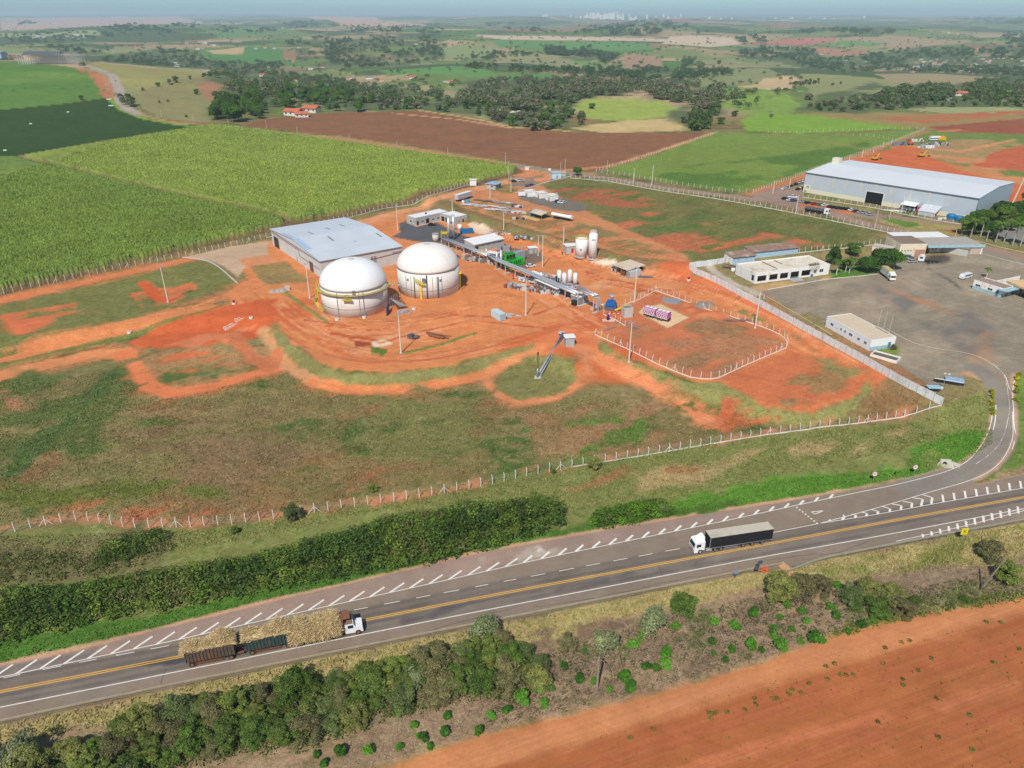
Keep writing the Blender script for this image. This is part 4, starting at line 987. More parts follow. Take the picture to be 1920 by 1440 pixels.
def utility_pole(base,h,label,arms=1,group='utility poles',rz=.2,lean=(0,0),m=None,thick=1.):
 x,y,z=G(*base)
 t=thing('utility_pole',label,'utility pole',(x,y,z),rz,group)
 mb(m or M('pole_grey',(196,190,176),.9,noise=.12)).lathe(0,0,[(.2*thick,-.4),(.13*thick,h)],8).build('pole',t)
 for k in range(arms):
  b=mb(WOOD);b.box(0,.12,h-.6-k*1.1,2.1,.1,.12);b.build('crossarm',t)
  for q in(-.9,0,.9):mb(M('insulator',(120,100,90),.3)).cyl(q,.12,h-.48-k*1.1,.06,.22,6).build('insulator',t)
 t.rotation_euler=(lean[0],lean[1],rz)
 return t
for base,top,lb,ar in(((954,340),302,'tall utility pole at the end of the cane field',1),((1031,341),321,'pole with white sign box beside the pump house',0),((1050.6,331),304,'plain concrete pole behind the pump house',0),((1059,329),298,'utility pole with crossarm behind the pump house',2),((1138,327),300,'pole at the corner of the green pasture',0),((1640,427),386,'utility pole in front of the factory car row end',1),((1667,412),380,'thin pole between the road and the loading yard',0),((1849,452),432,'utility pole with crossarm at the palm row',1),((1790,446),430,'short pole beside the road before the palms',0)):
 utility_pole(base,height_at(base,top),lb,ar)
for i,(x_,yb,yt)in enumerate([(113,125,103),(157,133,120),(188,136,126),(222,197,180),(264,214,200),(303,219,207),(363,229,217),(429,238,223),(500,240,230),(558,254,243),(656,268,258),(745,281,268),(840,294,282),(948,316,286),(205,160,148),(212,176,162)]):
 utility_pole((x_,yb),min(max(7,height_at((x_,yb),yt)),12),'distant utility pole along the country road past the cane fields',1 if i%2 else 0,'poles along the country road')
t=utility_pole((1119,1295),height_at((1119,1295),1232),'weathered crooked timber pole with broken crossarm in the brush',0,lean=(0,0),m=WOOD,thick=1.2)
b=mb(WOOD);b.tube([(-.9,0,height_at((1119,1295),1232)+.4),(1.0,.2,height_at((1119,1295),1232)-1.5)],.09,5);b.build('crossarm',t)
t=utility_pole((1838,1106),9.5,'tilted timber pole leaning right above the red field',0,lean=(math.radians(12),math.radians(4)),m=WOOD,thick=1.1)
b=mb(M('cable',(.05,.05,.05),.6,alb=True));hh=height_at((1119,1295),1232)-.3
A=Vector(G(1119,1295))+Vector((0,0,hh));B=Vector(G(420,1440))+Vector((-20,-4,7.0));D_=Vector(G(1838,1106))+Vector((1.5,-1.5,8.8))
for p,q in((A,B),(A,D_)):
 for off in(-.7,.7):
  pts=[]
  for i in range(17):
   u=i/16;v_=p.lerp(q,u);pts.append((v_.x,v_.y+off,v_.z-4*1.6*u*(1-u)))
  b.tube(pts,.02,3)
tag(b.build('power_line'),'thin power cables strung over the brush between the timber poles','cable')
# ================================================================= BUILDINGS
ROOFG=M('grey_metal_roof',(190,202,210),.5,.1,noise=.06,nscale=.15,lines=(0,1.0,.18,.06))
def window(parent,x,z,w_,h,y=0.,mat=GLASS,axis='x',fr=WHITE,bars=1,out=-1):
 """window part with a frame and panes on the wall face y (axis x) or x (axis y)"""
 b=mb(fr);t=.07
 if axis=='x':
  b.bx(x-w_/2,y+out*.06,z,x+w_/2,y+out*.005,z+t);b.bx(x-w_/2,y+out*.06,z+h-t,x+w_/2,y+out*.005,z+h)
  b.bx(x-w_/2,y+out*.06,z+t,x-w_/2+t,y+out*.005,z+h-t);b.bx(x+w_/2-t,y+out*.06,z+t,x+w_/2,y+out*.005,z+h-t)
  for k in range(bars):xx=x-w_/2+w_*(k+1)/(bars+1);b.bx(xx-t/2,y+out*.055,z+t,xx+t/2,y+out*.005,z+h-t)
  f=b.build('window',parent);mb(mat).bx(x-w_/2+t,y+out*.03,z+t,x+w_/2-t,y+out*.004,z+h-t).build('pane',f)
 else:
  b.bx(y+out*.06,x-w_/2,z,y+out*.005,x+w_/2,z+t);b.bx(y+out*.06,x-w_/2,z+h-t,y+out*.005,x+w_/2,z+h)
  b.bx(y+out*.06,x-w_/2,z+t,y+out*.005,x-w_/2+t,z+h-t);b.bx(y+out*.06,x+w_/2-t,z+t,y+out*.005,x+w_/2,z+h-t)
  f=b.build('window',parent);mb(mat).bx(y+out*.03,x-w_/2+t,z+t,y+out*.004,x+w_/2-t,z+h-t).build('pane',f)
 return f
def door(parent,x,w_,h,y=0.,mat=DARK,axis='x',out=-1,z=0.02):
 b=mb(mat)
 if axis=='x':b.bx(x-w_/2,y+out*.05,z,x+w_/2,y+out*.004,z+h)
 else:b.bx(y+out*.05,x-w_/2,z,y+out*.004,x+w_/2,z+h)
 return b.build('door',parent)
def flat_house(t,x0,y0,x1,y1,h,wall=BLOCK,roof=WHITE,par=.35,slab=False):
 mb(wall).bx(x0,y0,-.6,x1,y1,h).build('wall',t)
 if slab:return mb(roof).bx(x0-.35,y0-.35,h+.004,x1+.35,y1+.35,h+.22).build('roof',t)
 r=mb(roof).bx(x0+.18,y0+.18,h+.003,x1-.18,y1-.18,h+.10).build('roof',t)
 b=mb(wall);
 for q in((x0,y0,x1,y0+.15),(x0,y1-.15,x1,y1),(x0,y0+.15,x0+.15,y1-.15),(x1-.15,y0+.15,x1,y1-.15)):b.bx(q[0],q[1],h+.002,q[2],q[3],h+par)
 b.build('parapet',t);return r
def clutter(name,label,p,n,sx,sy,cols,kindw='stuff',long=False,rz=-.45,zz=1.0):
 x_,y_,z_=G(*p);b=MB();cs=[M('clut%d_%d_%d'%c,c,.7)for c in cols]
 for k in range(n):
  b.mat(cs[k%len(cs)]);a,c=random.uniform(-sx,sx),random.uniform(-sy,sy)
  if long:l=random.uniform(3,7);b.tube([(a-l/2,c,.2+random.random()*zz*.6),(a+l/2,c+random.uniform(-.6,.6),.2+random.random()*zz*.6)],random.uniform(.1,.28),6)
  else:b.box(a,c,0,random.uniform(.6,2),random.uniform(.6,1.8),random.uniform(.3,zz),random.random()*3)
 o=b.build(name,loc=(x_,y_,z_));o.rotation_euler=(0,0,rz);tag(o,label,'stored material','materials in the storage yard',kindw)
 # --- the grey hall
t,L=frame('grey_hall','large concrete block hall with pale blue metal roof beside the digesters','hall',(603,519),(747,494))
L,Wd,HE,HR=37.8,62.0,7.6,10.0
_q=Z(600.5,489.8,HE);t.location=(_q[0],_q[1],0);t.rotation_euler=(0,0,math.radians(35.0))
mb(M('hall_block',(208,208,204),.92,noise=.10,nscale=.35,lines=(2,1.22,.18,.06),dirt=((186,180,172),.2,.12))).prismx([(0,-.8),(Wd,-.8),(Wd,HE),(Wd/2,HR),(0,HE)],0,L).build('wall',t)
rf=M('hall_roof',(204,213,219),.55,.0,noise=.07,nscale=.1,lines=(0,1.02,.16,.08))
b=mb(rf);b.prismx([(-.5,HE+.02),(Wd/2,HR+.03),(Wd+.5,HE+.02),(Wd+.5,HE+.14),(Wd/2,HR+.15),(-.5,HE+.14)],-.5,L+.5);b.build('roof',t)
sk=M('skylight',(150,152,146),.35,noise=.2)
blu=M('roof_blue',(168,196,218),.5,.0,noise=.05)
def on_roof(x0,x1,y0,y1,m,nm):
 z=lambda y:HE+(HR-HE)*(1-abs(y-Wd/2)/(Wd/2))+.165
 b=mb(m);b.poly([(x0,y0,z(y0)),(x1,y0,z(y0)),(x1,y1,z(y1)),(x0,y1,z(y1)),(x0,y0,z(y0)-.05),(x1,y0,z(y0)-.05),(x1,y1,z(y1)-.05),(x0,y1,z(y1)-.05)],[(0,1,2,3),(0,4,5,1),(1,5,6,2),(2,6,7,3),(3,7,4,0)]);return b.build(nm,t)
for x_,y_,m_ in((12,6,sk),(22,9,sk),(24,3,blu),(33,6,sk),(35,14,sk),(14,20,sk),(10,34,sk),(20,38,sk),(8,48,sk),(28,40,sk),(31,52,sk),(3,50,sk),(18,52,sk)):on_roof(x_,x_+1,y_,y_+6.5,m_,'skylight')
on_roof(-.4,2.5,.2,Wd/2-.5,blu,'roof_sheet');on_roof(-.4,1.5,Wd/2+.5,Wd-.4,blu,'roof_sheet')
mb(GALV).bx(-.7,-.5,HE-.15,L+.5,-.3,HE+.1).bx(-.7,-.5,HE-.1,-.52,Wd+.3,HE+.08).build('gutter',t)
b=mb(DARK);b.bx(-.06,Wd-9.5,0.02,-.01,Wd-3.0,5.0);b.build('roller_door',t)
mb(GALV).bx(-.10,Wd-9.9,0,-.01,Wd-9.55,5.3).bx(-.10,Wd-2.95,0,-.01,Wd-2.6,5.3).bx(-.1,Wd-9.5,5.05,-.01,Wd-3.0,5.3).build('door_frame',t)
door(t,11.5,4.2,4.4,0,M('brown_door',(110,90,78)),'y');door(t,29,1,2.1,0,GALV,'y')
b=mb(M('red_pipe',(150,60,66),.6));b.tube([(-.15,2,3.6),(-.15,25.0,3.6),(-.15,25.2,6.2),(-.15,Wd-1,6.2)],.09,6);b.tube([(4,-.15,4.4),(24,-.15,4.4),(L,-.15,5.2)],.09,6);b.build('fire_pipe',t)
window(t,24,2.5,3.0,3.2,0,M('louvre',(150,154,158),.7));window(t,36,4.6,6,1.4,0,M('louvre',(150,154,158),.7))
door(t,4,3.4,3.4,0,DARK)
# --- digesters
DOMEW=M('dome_membrane',(243,244,243),.5,noise=.03,nscale=.12)
DOMEC=M('dome_membrane_dusty',(242,237,229),.5,noise=.035,nscale=.12,dirt=((226,206,188),.14,.10))
TANKC=M('tank_concrete',(230,226,218),.92,noise=.08,nscale=.25,lines=(2,1.5,.10,.04),dirt=((192,186,178),.22,.35))
def circle_from(pl,pr_,front):
 """centre and radius of an upright round tank from its left, right and front foot"""
 F_=G(*front);A=G(*pl);B=G(*pr_)
 r=np.hypot(*(A-B)[:2])/2;d=np.array([F_[0],F_[1]]);d=d/np.hypot(*d)
 return F_[0]+d[0]*r,F_[1]+d[1]*r,r
def stair_x(b,pts,w_=.9):
 for p,q in zip(pts[:-1],pts[1:]):
  p,q=Vector(p),Vector(q);n=max(2,int(abs(q.z-p.z)/.28))if abs(q.z-p.z)>.1 else 2
  d=(q-p);s_=Vector((-d.y,d.x,0)).normalized()*w_/2
  for sg in(-1,1):
   b.tube([p+s_*sg,q+s_*sg],.10,4);b.tube([p+s_*sg+Vector((0,0,1.0)),q+s_*sg+Vector((0,0,1.0))],.06,4);b.tube([p+s_*sg+Vector((0,0,.5)),q+s_*sg+Vector((0,0,.5))],.045,4)
   for k in range(n+1):u=p.lerp(q,k/n);b.tube([u+s_*sg,u+s_*sg+Vector((0,0,1.0))],.035,3)if k%3==0 else None
  for k in range(n):u=p.lerp(q,(k+.5)/n);b.box(u.x,u.y,u.z-.03,.30 if abs(d.z)>.1 else d.length/n,w_,.05,math.atan2(d.y,d.x))
def digester(label,cx,cy,r,hw,hd,dome,zb):
 t=thing('digester_tank',label,'digester',(cx,cy,zb),0,'biogas digester tanks')
 mb(TANKC).lathe(0,0,[(r,-.5),(r,hw),(r-.3,hw),(r-.3,-.5)],72).build('tank_wall',t,True)
 prof=[(r+.02,hw-.05)]
 for i in range(1,17):
  a=math.pi/2*i/16;prof.append((max(r*1.005*math.cos(a)**.93,.01),hw+hd*math.sin(a)))
 mb(dome).lathe(0,0,prof,72).build('gas_dome',t,True)
 mb(M('dome_cap',(214,206,196),.7)).lathe(0,0,[(1.4,hw+hd-.08),(1.4,hw+hd+.06),(.9,hw+hd+.12)],16).build('dome_cap',t)
 b=mb(M('dark_pipe',(110,112,118),.6));b.lathe(0,0,[(r+.05,hw-.12),(r+.12,hw-.12),(r+.12,hw),(r+.05,hw)],72)
 b.lathe(0,0,[(r+.02,3.0),(r+.07,3.0),(r+.07,3.12),(r+.02,3.12)],72);b.build('ring_beam',t)
 return t
cx1,cy1,r1=circle_from((605,575),(733,575),(668,593.5));r1=12.4;cx1+=.6;cy1-=1.6
hw1,HD=9.7,8.8
d1=digester('front digester tank with bright white dome and yellow ring walkway',cx1,cy1,r1,hw1,HD,DOMEW,0)
cx2,cy2,r2_=circle_from((745,540),(862,540),(806,560));r2_=12.4;cy2-=.4
d2=digester('rear digester tank with cream dusty dome',cx2,cy2,r2_,10.0,8.4,DOMEC,0)
RP=lambda r,a,z:(r*math.cos(math.radians(a)),r*math.sin(math.radians(a)),z)
b=mb(YEL)
for r_,z_,rr in((r1+.35,hw1-1.0,.06),(r1+1.25,hw1-1.0,.08),(r1+1.25,hw1+.1,.05),(r1+1.25,hw1-.45,.035)):
 b.tube([RP(r_,a,z_)for a in range(190,371,4)],rr,4)
for a in range(190,371,8):b.tube([RP(r1+1.25,a,hw1-1.0),RP(r1+1.25,a,hw1+.1)],.05,3);b.tube([RP(r1,a,hw1-1.9),RP(r1+1.2,a,hw1-1.05)],.06,3)
b.build('ring_walkway',d1)
b=mb(M('grating',(160,158,130),.7));b.lathe(0,0,[(r1+.05,hw1-1.0),(r1+1.25,hw1-1.0),(r1+1.25,hw1-.95),(r1+.05,hw1-.95)],45,math.radians(190),math.radians(370));b.build('walkway_grating',d1)
b=mb(YEL);P0=[(-r1-.9,1.2,hw1-1),(-r1-1.2,-2.6,5.2),(-r1-.6,-5.2,5.2),(-r1-1.8,-3.2,2.8),(-r1-1.0,-5.2,2.8),(-r1+1.5,-6.6,.2)]
stair_x(b,P0);b.build('access_stair',d1)
b=mb(GALV);
for q in((-r1-2,-3,5.2),(-r1-2.2,-.5,6),(-r1+.4,-6.8,2.8),(-r1-1.6,-5.6,5.2)):b.tube([(q[0],q[1],-.2),q],.09,5)
b.build('stair_support',d1)
b=mb(YEL);b.box(0,-r1-.9,hw1-2.6,3.4,1.2,.12)
for q in(-1.7,-.85,0,.85,1.7):b.box(q,-r1-1.45,hw1-2.5,.07,.07,1.0)
b.box(0,-r1-1.45,hw1-1.55,3.4,.07,.08);b.box(0,-r1-1.45,hw1-2.1,3.4,.05,.06);b.build('service_platform',d1)
mb(M('grey_box',(120,124,128),.6)).box(0,-r1-.7,hw1-1.9,1.3,.8,1.2).cyl(2.2,-r1-.3,hw1-.6,.18,1.4,8).cyl(2.8,-r1-.2,hw1-.6,.18,1.5,8).build('hatch_unit',d1)
b=mb(GALV)
for a in(252,289,296):b.tube([RP(r1+.2,a,.0),RP(r1+.2,a,hw1-.3)],.13 if a!=289 else .09,6)
b.build('drop_pipe',d1)
b=mb(GALV)
for a in(232,243,262,283,291,300):b.tube([RP(r2_+.15,a,.2),RP(r2_+.15,a,8.6)],.08,5)
b.build('drop_pipe',d2)
mb(M('black_pipe',(70,72,76),.6)).tube([RP(r2_+.3,273,0),RP(r2_+.3,273,9.6)],.2,8).tube([RP(r2_+.25,293,0),RP(r2_+.25,293,8.7)],.16,8).tube([RP(r2_+.25,250,.2),RP(r2_+.25,250,8.7)],.16,8).build('riser_pipe',d2)
b=mb(YEL);stair_x(b,[RP(r2_+.9,252,7.6),RP(r2_+.9,258,7.0),RP(r2_+.9,264,6.1),RP(r2_+.9,270,6.1)],.8)
b.box(*RP(r2_+.3,262,0),.8,.5,6.2);b.build('service_platform',d2)
b=mb(YEL);b.box(*RP(r2_+.5,352,7.0),1.3,2.2,.12)
for k in(-1,0,1):b.box(RP(r2_+1.1,352,0)[0],RP(r2_+1.1,352,0)[1]+k,7.1,.08,.08,1.2)
b.box(RP(r2_+1.1,352,0)[0],RP(r2_+1.1,352,0)[1],8.2,.08,2.2,.1)
for k in(-.25,.25):b.tube([(RP(r2_+.5,350,0)[0]+.3,RP(r2_+.5,350,0)[1]+k-1,0),(RP(r2_+.5,350,0)[0]+.3,RP(r2_+.5,350,0)[1]+k-1,7.2)],.07,4)
for k in range(18):b.box(RP(r2_+.5,350,0)[0]+.3,RP(r2_+.5,350,0)[1]-1,.4+k*.38,.06,.5,.06)
b.build('ladder_platform',d2)
mb(M('grey_box',(120,124,128),.6)).box(*RP(r2_+.3,268,7.0),1.3,.8,1.4).build('hatch_unit',d2)
for a in(236,298):mb(M('porthole',(130,130,134),.6)).box(*RP(r2_+.04,a,6.6),.12,.9,.9,math.radians(a)).build('porthole',d2)
mx,my=G(742,583)[:2]
t=thing('pump_skid','tangle of pumps, pipes and cooler between the two digesters','pump skid',(mx,my,0),.5)
b=mb(GALV)
for k in range(6):b.tube([(-2+k*.6,14,5-k*.5),(-1+k*.6,7,4.4-k*.5),(2+k*.5,0,1.2)],.13,6)
for k in range(5):b.tube([(k*1.1-1,3+k,0),(k*1.1-1,3+k,4.5)],.1,5)
b.build('pipework',t)
b=mb(RUST)
for k in range(9):b.sphere(1.5+(k%3)*1.2,1+k*.9,.6+(k%2)*.6,.45);b.tube([(1+k*.5,1,.3),(2+k*.3,5,1.2+.2*k)],.12,5)
b.build('pump',t)
b=mb(M('cooler',(92,90,108),.6));b.box(-3.6,-1.2,.2,.5,5,3.2,-.5)
b.mat(STEEL)
for k in range(6):b.box(-3.85,-1.35,.5+k*.5,.1,4.9,.12,-.5)
b.build('cooler',t)
b=mb(YEL);stair_x(b,[(-5,9,6.8),(-2,10,6.8),(1,12,6.8)]);stair_x(b,[(-4.5,13,3),(-2,10,6.8)]);b.build('catwalk',t)
b=mb(STEEL)
for k in range(7):b.sphere(-.5+k*1.1,12+(k%2),5.5+(k%3)*.4,.45,.8,6)
b.build('valve_cluster',t)
b=mb(M('rubble',(170,170,172),.9))
for k in range(26):b.box(random.uniform(1,6),random.uniform(-3.5,.5),0,random.uniform(.4,1.2),random.uniform(.4,1.2),random.uniform(.2,.7),random.random()*3)
tag(b.build('concrete_rubble',loc=(mx,my,0)),'heap of broken grey concrete blocks at the foot of the rear digester','rubble',kind='stuff')
# --- offices (two blocks)
t,L=frame('office_building','L-shaped grey block office with white flat roofs beside dark gravel','office',(779.6,423.8),(815,416))
flat_house(t,0,0,22,8,3.9)
for x_ in(4.5,11.5,15):window(t,x_,1.2,1.6,1.0)
door(t,1.4,1.2,2.3);door(t,7.8,2.0,2.6)
window(t,4,1.4,1.6,1.0,0,axis='y')
mb(BLACK).box(10,4,4.1,.8,.8,.6).build('roof_unit',t)
w_=mb(BLOCK);w_.bx(16.5,-12.5,-.6,25,-.02,3.7);w_.build('wall',t)
r_=mb(WHITE).bx(16.7,-12.3,3.705,24.8,-.2,3.8).build('roof',t)
b=mb(BLOCK)
for q in((16.5,-12.5,25,-12.35),(16.5,-12.35,16.65,-.1),(24.85,-12.35,25,-.1)):b.bx(q[0],q[1],3.702,q[2],q[3],4.1)
b.build('parapet',t)
for y_,w2,h2 in((-2.2,2.4,2.6),(-5.6,2.4,2.6),(-9.2,1.2,1.0)):door(t,y_,w2,h2,16.5,DARK,'y')
window(t,19,1.2,1.2,1.0,-12.5);door(t,22,1.0,2.2,-12.5)
mb(M('beige_walk',(214,170,140))).bx(-.8,-1.4,-.1,15.0,-.02,.12).bx(15.0,-13.6,-.1,16.4,-.02,.12).build('footpath',t)
t=at('skip_container','blue open-top waste skip beside the office wing','skip',(875,437),rz=.28)
b=mb(M('skip_blue',(26,128,184),.5,noise=.12));b.bx(-3.2,-1.25,.2,3.2,-1.15,2.2);b.bx(-3.2,1.15,.2,3.2,1.25,2.2);b.bx(-3.2,-1.15,.2,-3.1,1.15,2.2);b.bx(3.1,-1.15,.2,3.2,1.15,2.2);b.bx(-3.1,-1.15,.2,3.1,1.15,.4)
b.build('hull',t)
b=mb(M('skip_dark',(16,80,130),.5))
for k in range(9):b.bx(-3.0+k*.74,-1.33,.2,-2.9+k*.74,-1.252,2.15)
b.build('rib',t)
mb(RUST).bx(-3.05,-1.1,.41,3.05,1.1,.9).build('fill',t)
t=at('water_tank','small white round tank between office wing and blue skip','tank',(862,430));mb(WHITE).cyl(0,0,0,1.2,2.6,16,1.1).build('shell',t,True);mb(BLUEP).cyl(-3,-.5,0,.5,.9,10).cyl(-1.9,-.8,0,.4,.9,10).build('drum',t)
t=at('vent_stack','pair of tall slim white scrubber towers with yellow platform','scrubber tower',(842,449))
b=mb(STEEL);b.cyl(0,0,0,.7,11,12);b.cyl(2.4,.4,0,.65,12,12);b.tube([(0,0,10.8),(1.2,.2,12),(2.4,.4,11.8)],.3,8);b.build('column',t,True)
b=mb(YEL);b.box(-2.2,0,3.2,3.2,3.0,.15)
for q in((-3.7,-1.4),(-.7,-1.4),(-3.7,1.4),(-.7,1.4),(-2.2,-1.4)):b.box(q[0],q[1],0,.15,.15,4.4)
for z_ in(3.8,4.4):b.box(-2.2,-1.4,z_,3.1,.08,.08);b.box(-3.7,0,z_,.08,2.9,.08);b.box(-.7,0,z_,.08,2.9,.08)
b.build('platform',t)
t=at('round_vat','squat cylindrical grey vat behind the rear digester dome','vat',(817,452));mb(M('vat',(206,204,196),.7)).cyl(0,0,0,1.6,3.6,18).build('shell',t,True);mb(M('vatrim',(170,170,160))).cyl(0,0,3.602,1.75,.18,18).build('lid',t)
# --- control building
t,L=frame('switch_building','long grey block building with white sloping roof and four high windows','building',(889.7,475),(944,463))
L=17.2
mb(BLOCK).prismx([(0,-.5),(8,-.5),(8,4.6),(0,3.9)],0,L).build('wall',t)
mb(WHITE).prismx([(-.3,3.92),(8.2,4.65),(8.2,4.95),(-.3,4.2)],-.2,L+.2).build('roof',t)
mb(GALV).bx(-.2,-.5,3.7,L+.2,-.32,4.0).build('gutter',t)
for x_ in(5,8.2,11.4,14.6):window(t,x_,2.5,1.9,.6,bars=2)
door(t,1.4,1.7,2.8);mb(YEL).box(3,-1,.3,1.8,1.4,.12).box(3.9,-1,.3,.1,1.4,1.1).box(2.1,-1,.3,.1,1.4,1.1).build('landing',t)
b=mb(GALV)
for k in range(6):b.box(-1.6+(k%2)*.9,2+k*.9,0,.5,.5,2.2+(k%3)*.4);b.tube([(-1.6,1+k,2.4),(-.1,1+k,3.2)],.08,4)
b.build('wall_unit',t)
# --- generator set
t,L=frame('generator_container','bright green generator container with roof cooler and exhaust stacks','generator',(946,504),(982,496))
L=10.5;GRN=M('generator_green',(20,196,40),.45,noise=.08);GRD=M('generator_green_dark',(14,120,30),.5)
mb(GRN).bx(0,0,.3,L,2.9,3.1).build('body',t)
mb(BLACK).bx(.1,.1,0,L-.1,2.8,.295).build('base',t)
mb(DARK).bx(2.4,-.05,.5,3.3,-.004,2.7).bx(3.6,-.05,.7,4.2,-.004,2.6).build('door',t)
b=mb(GRD);[b.bx(5+k*1.1,-.06,.9,5.8+k*1.1,-.005,2.6)for k in range(4)];b.build('louvre',t)
mb(GRN).bx(1.2,.3,3.6,6.2,2.7,6.0).build('cooler',t)
b=mb(DARK);[b.cyl(2.1+k*1.5,1.5,6.005,.62,.1,14)for k in range(3)];b.build('fan',t)
b=mb(BLACK);[b.bx(1.3+k*1.6,.25,3.9,2.7+k*1.6,.295,5.7)for k in range(3)];b.build('radiator',t)
b=mb(GRN);[b.bx(x_,y_,3.1,x_+.15,y_+.15,3.6)for x_ in(1.3,5.9)for y_ in(.4,2.4)];b.build('stand',t)
b=mb(STEEL);b.cyl(-1.0,1.2,0,.45,7.2,10);b.cyl(-2.4,2.4,0,.4,7.6,10);b.tube([(-1,1.2,6.8),(0,1.4,6.6),(1.2,1.6,5)],.3,8);b.build('exhaust_stack',t,True)
mb(YEL).bx(8.2,-.06,2.3,9.2,-.005,2.6).build('sign_plate',t)
t,L=frame('grey_container','plain grey equipment container behind the green generator','container',(968,491),(981,488))
mb(M('container_grey',(160,166,172),.6,lines=(0,.5,.2,.3))).bx(0,0,.15,5,2.5,4.2).build('body',t);mb(BLACK).bx(.1,.1,0,4.9,2.4,.148).build('base',t)
t=at('compressor_skid','silver compressor skid with white canopy in front of the switch building','compressor',(925,489),rz=-.5)
mb(WHITE).bx(-3.6,-.2,3.4,2.2,2.6,3.6).build('canopy',t)
b=mb(GALV)
for x_,y_ in((-3.4,0),(2,0),(-3.4,2.4),(2,2.4)):b.box(x_,y_,0,.15,.15,3.4)
for k in range(6):b.box(-3+k*1.3,-1.2,.2,.8,.8,1.4+.5*(k%3));b.tube([(-3+k*1.3,-2,.5),(-2.5+k*1.3,.6,2.6)],.13,5)
b.build('frame',t)
mb(STEEL).hcyl((-2.8,1.4,1.6),(1.4,1.4,1.6),.8,14).cyl(3.4,1.0,0,.5,5.2,10).cyl(-4.6,1.6,0,.4,4.6,10).build('vessel',t,True)
mb(YEL).box(-5.4,2.2,1.2,1.6,1.2,.12).box(-5.4,1.6,1.2,1.6,.08,1).build('platform',t)
t=at('transformer_yard','transformer bushings and insulators behind a low mesh right of the switch building','transformer',(951,471),rz=-.35)
mb(M('trafo',(150,156,162),.6)).box(0,0,.2,3.4,2.2,2.2).box(-4,.5,.2,2,1.6,1.8).build('tank',t)
b=mb(STEEL);[b.cyl(-1.1+k*1.1,0,2.4,.12,1.1,6)for k in range(3)];[b.tube([(4+k*1.6,-1+k*.2,0),(4+k*1.6,-1+k*.2,3.2)],.1,5)for k in range(4)];[b.tube([(4+k*1.6,-1+k*.2,3),(5.2+k*1.6,-1+k*.2,4.2)],.07,4)for k in range(4)]
b.build('bushing',t)
def kiosk(name,label,px,sx,sy,h,rz=.25,wall=BLOCK,roof=WHITE,dm=REDP,dx=.4,cat='kiosk',slab=True):
 t=at(name,label,cat,px,rz=rz)
 flat_house(t,-sx/2,-sy/2,sx/2,sy/2,h,wall,roof,slab=slab)
 if dm:door(t,dx,1.1,2.1,-sy/2,dm)
 return t
kiosk('meter_kiosk','small grey kiosk with white roof inside a low mesh by two poles',(998,474),3.6,2.8,2.6,.22,dm=GALV)
fence('kiosk_mesh','low mesh surround of the meter kiosk',[(981,470),(989,481),(1010,473)],2.2,1.8,0,0,False,GALV,None,.05,cat='mesh fence')
kiosk('pump_kiosk','grey block kiosk with white roof and red door beside the white tank',(1069,472),5.0,4.0,3.2,.25)
# --- white storage tanks
t=at('storage_tank','wide white storage tank with yellow top railing','storage tank',(1090,480))
WT=M('tank_white',(240,240,238),.4,noise=.03,dirt=((206,200,190),.15,.4))
mb(WT).lathe(0,0,[(2.9,0),(2.9,8.0),(2.2,8.35),(.01,8.7)],36).build('shell',t,True)
b=mb(YEL)
for z_ in(8.6,9.1):b.tube([(2.85*math.cos(math.radians(a)),2.85*math.sin(math.radians(a)),z_)for a in range(0,361,15)],.07,4)
for a in range(0,360,20):b.box(2.85*math.cos(math.radians(a)),2.85*math.sin(math.radians(a)),8,.08,.08,1.15)
b.build('railing',t)
mb(CONC).cyl(0,0,-.2,3.3,.4,30).build('base',t)
mb(REDP).box(1.6,-3.2,.4,.7,.4,.6).box(3.4,-1,.3,.5,.5,1.0).build('valve',t)
mb(M('tank_plate',(150,160,180))).box(-.6,-2.93,3.4,1.0,.05,.8).build('name_plate',t)
t=at('silo_tower','tall slim white silo standing right of the wide white tank','silo',(1110.5,484.5))
mb(WT).lathe(0,0,[(1.95,.9),(1.95,11.2),(1.3,11.7),(.01,11.9)],30).build('shell',t,True)
mb(CONC).cyl(0,0,-.2,2.2,.5,24).build('base',t)
b=mb(WHITE);[b.box(1.7*math.cos(a*1.57),1.7*math.sin(a*1.57),.3,.25,.25,.9)for a in range(4)]
for z_ in(12.2,12.7):b.tube([(1.4*math.cos(math.radians(a)),1.4*math.sin(math.radians(a)),z_)for a in range(0,361,30)],.06,4)
for a in range(0,360,45):b.box(1.4*math.cos(math.radians(a)),1.4*math.sin(math.radians(a)),11.5,.07,.07,1.2)
b.build('railing',t)
mb(M('tank_plate',(150,160,180))).box(0,-1.96,8.6,1.6,.06,.25).box(0,-1.96,9.1,1.6,.06,.2).build('name_plate',t)
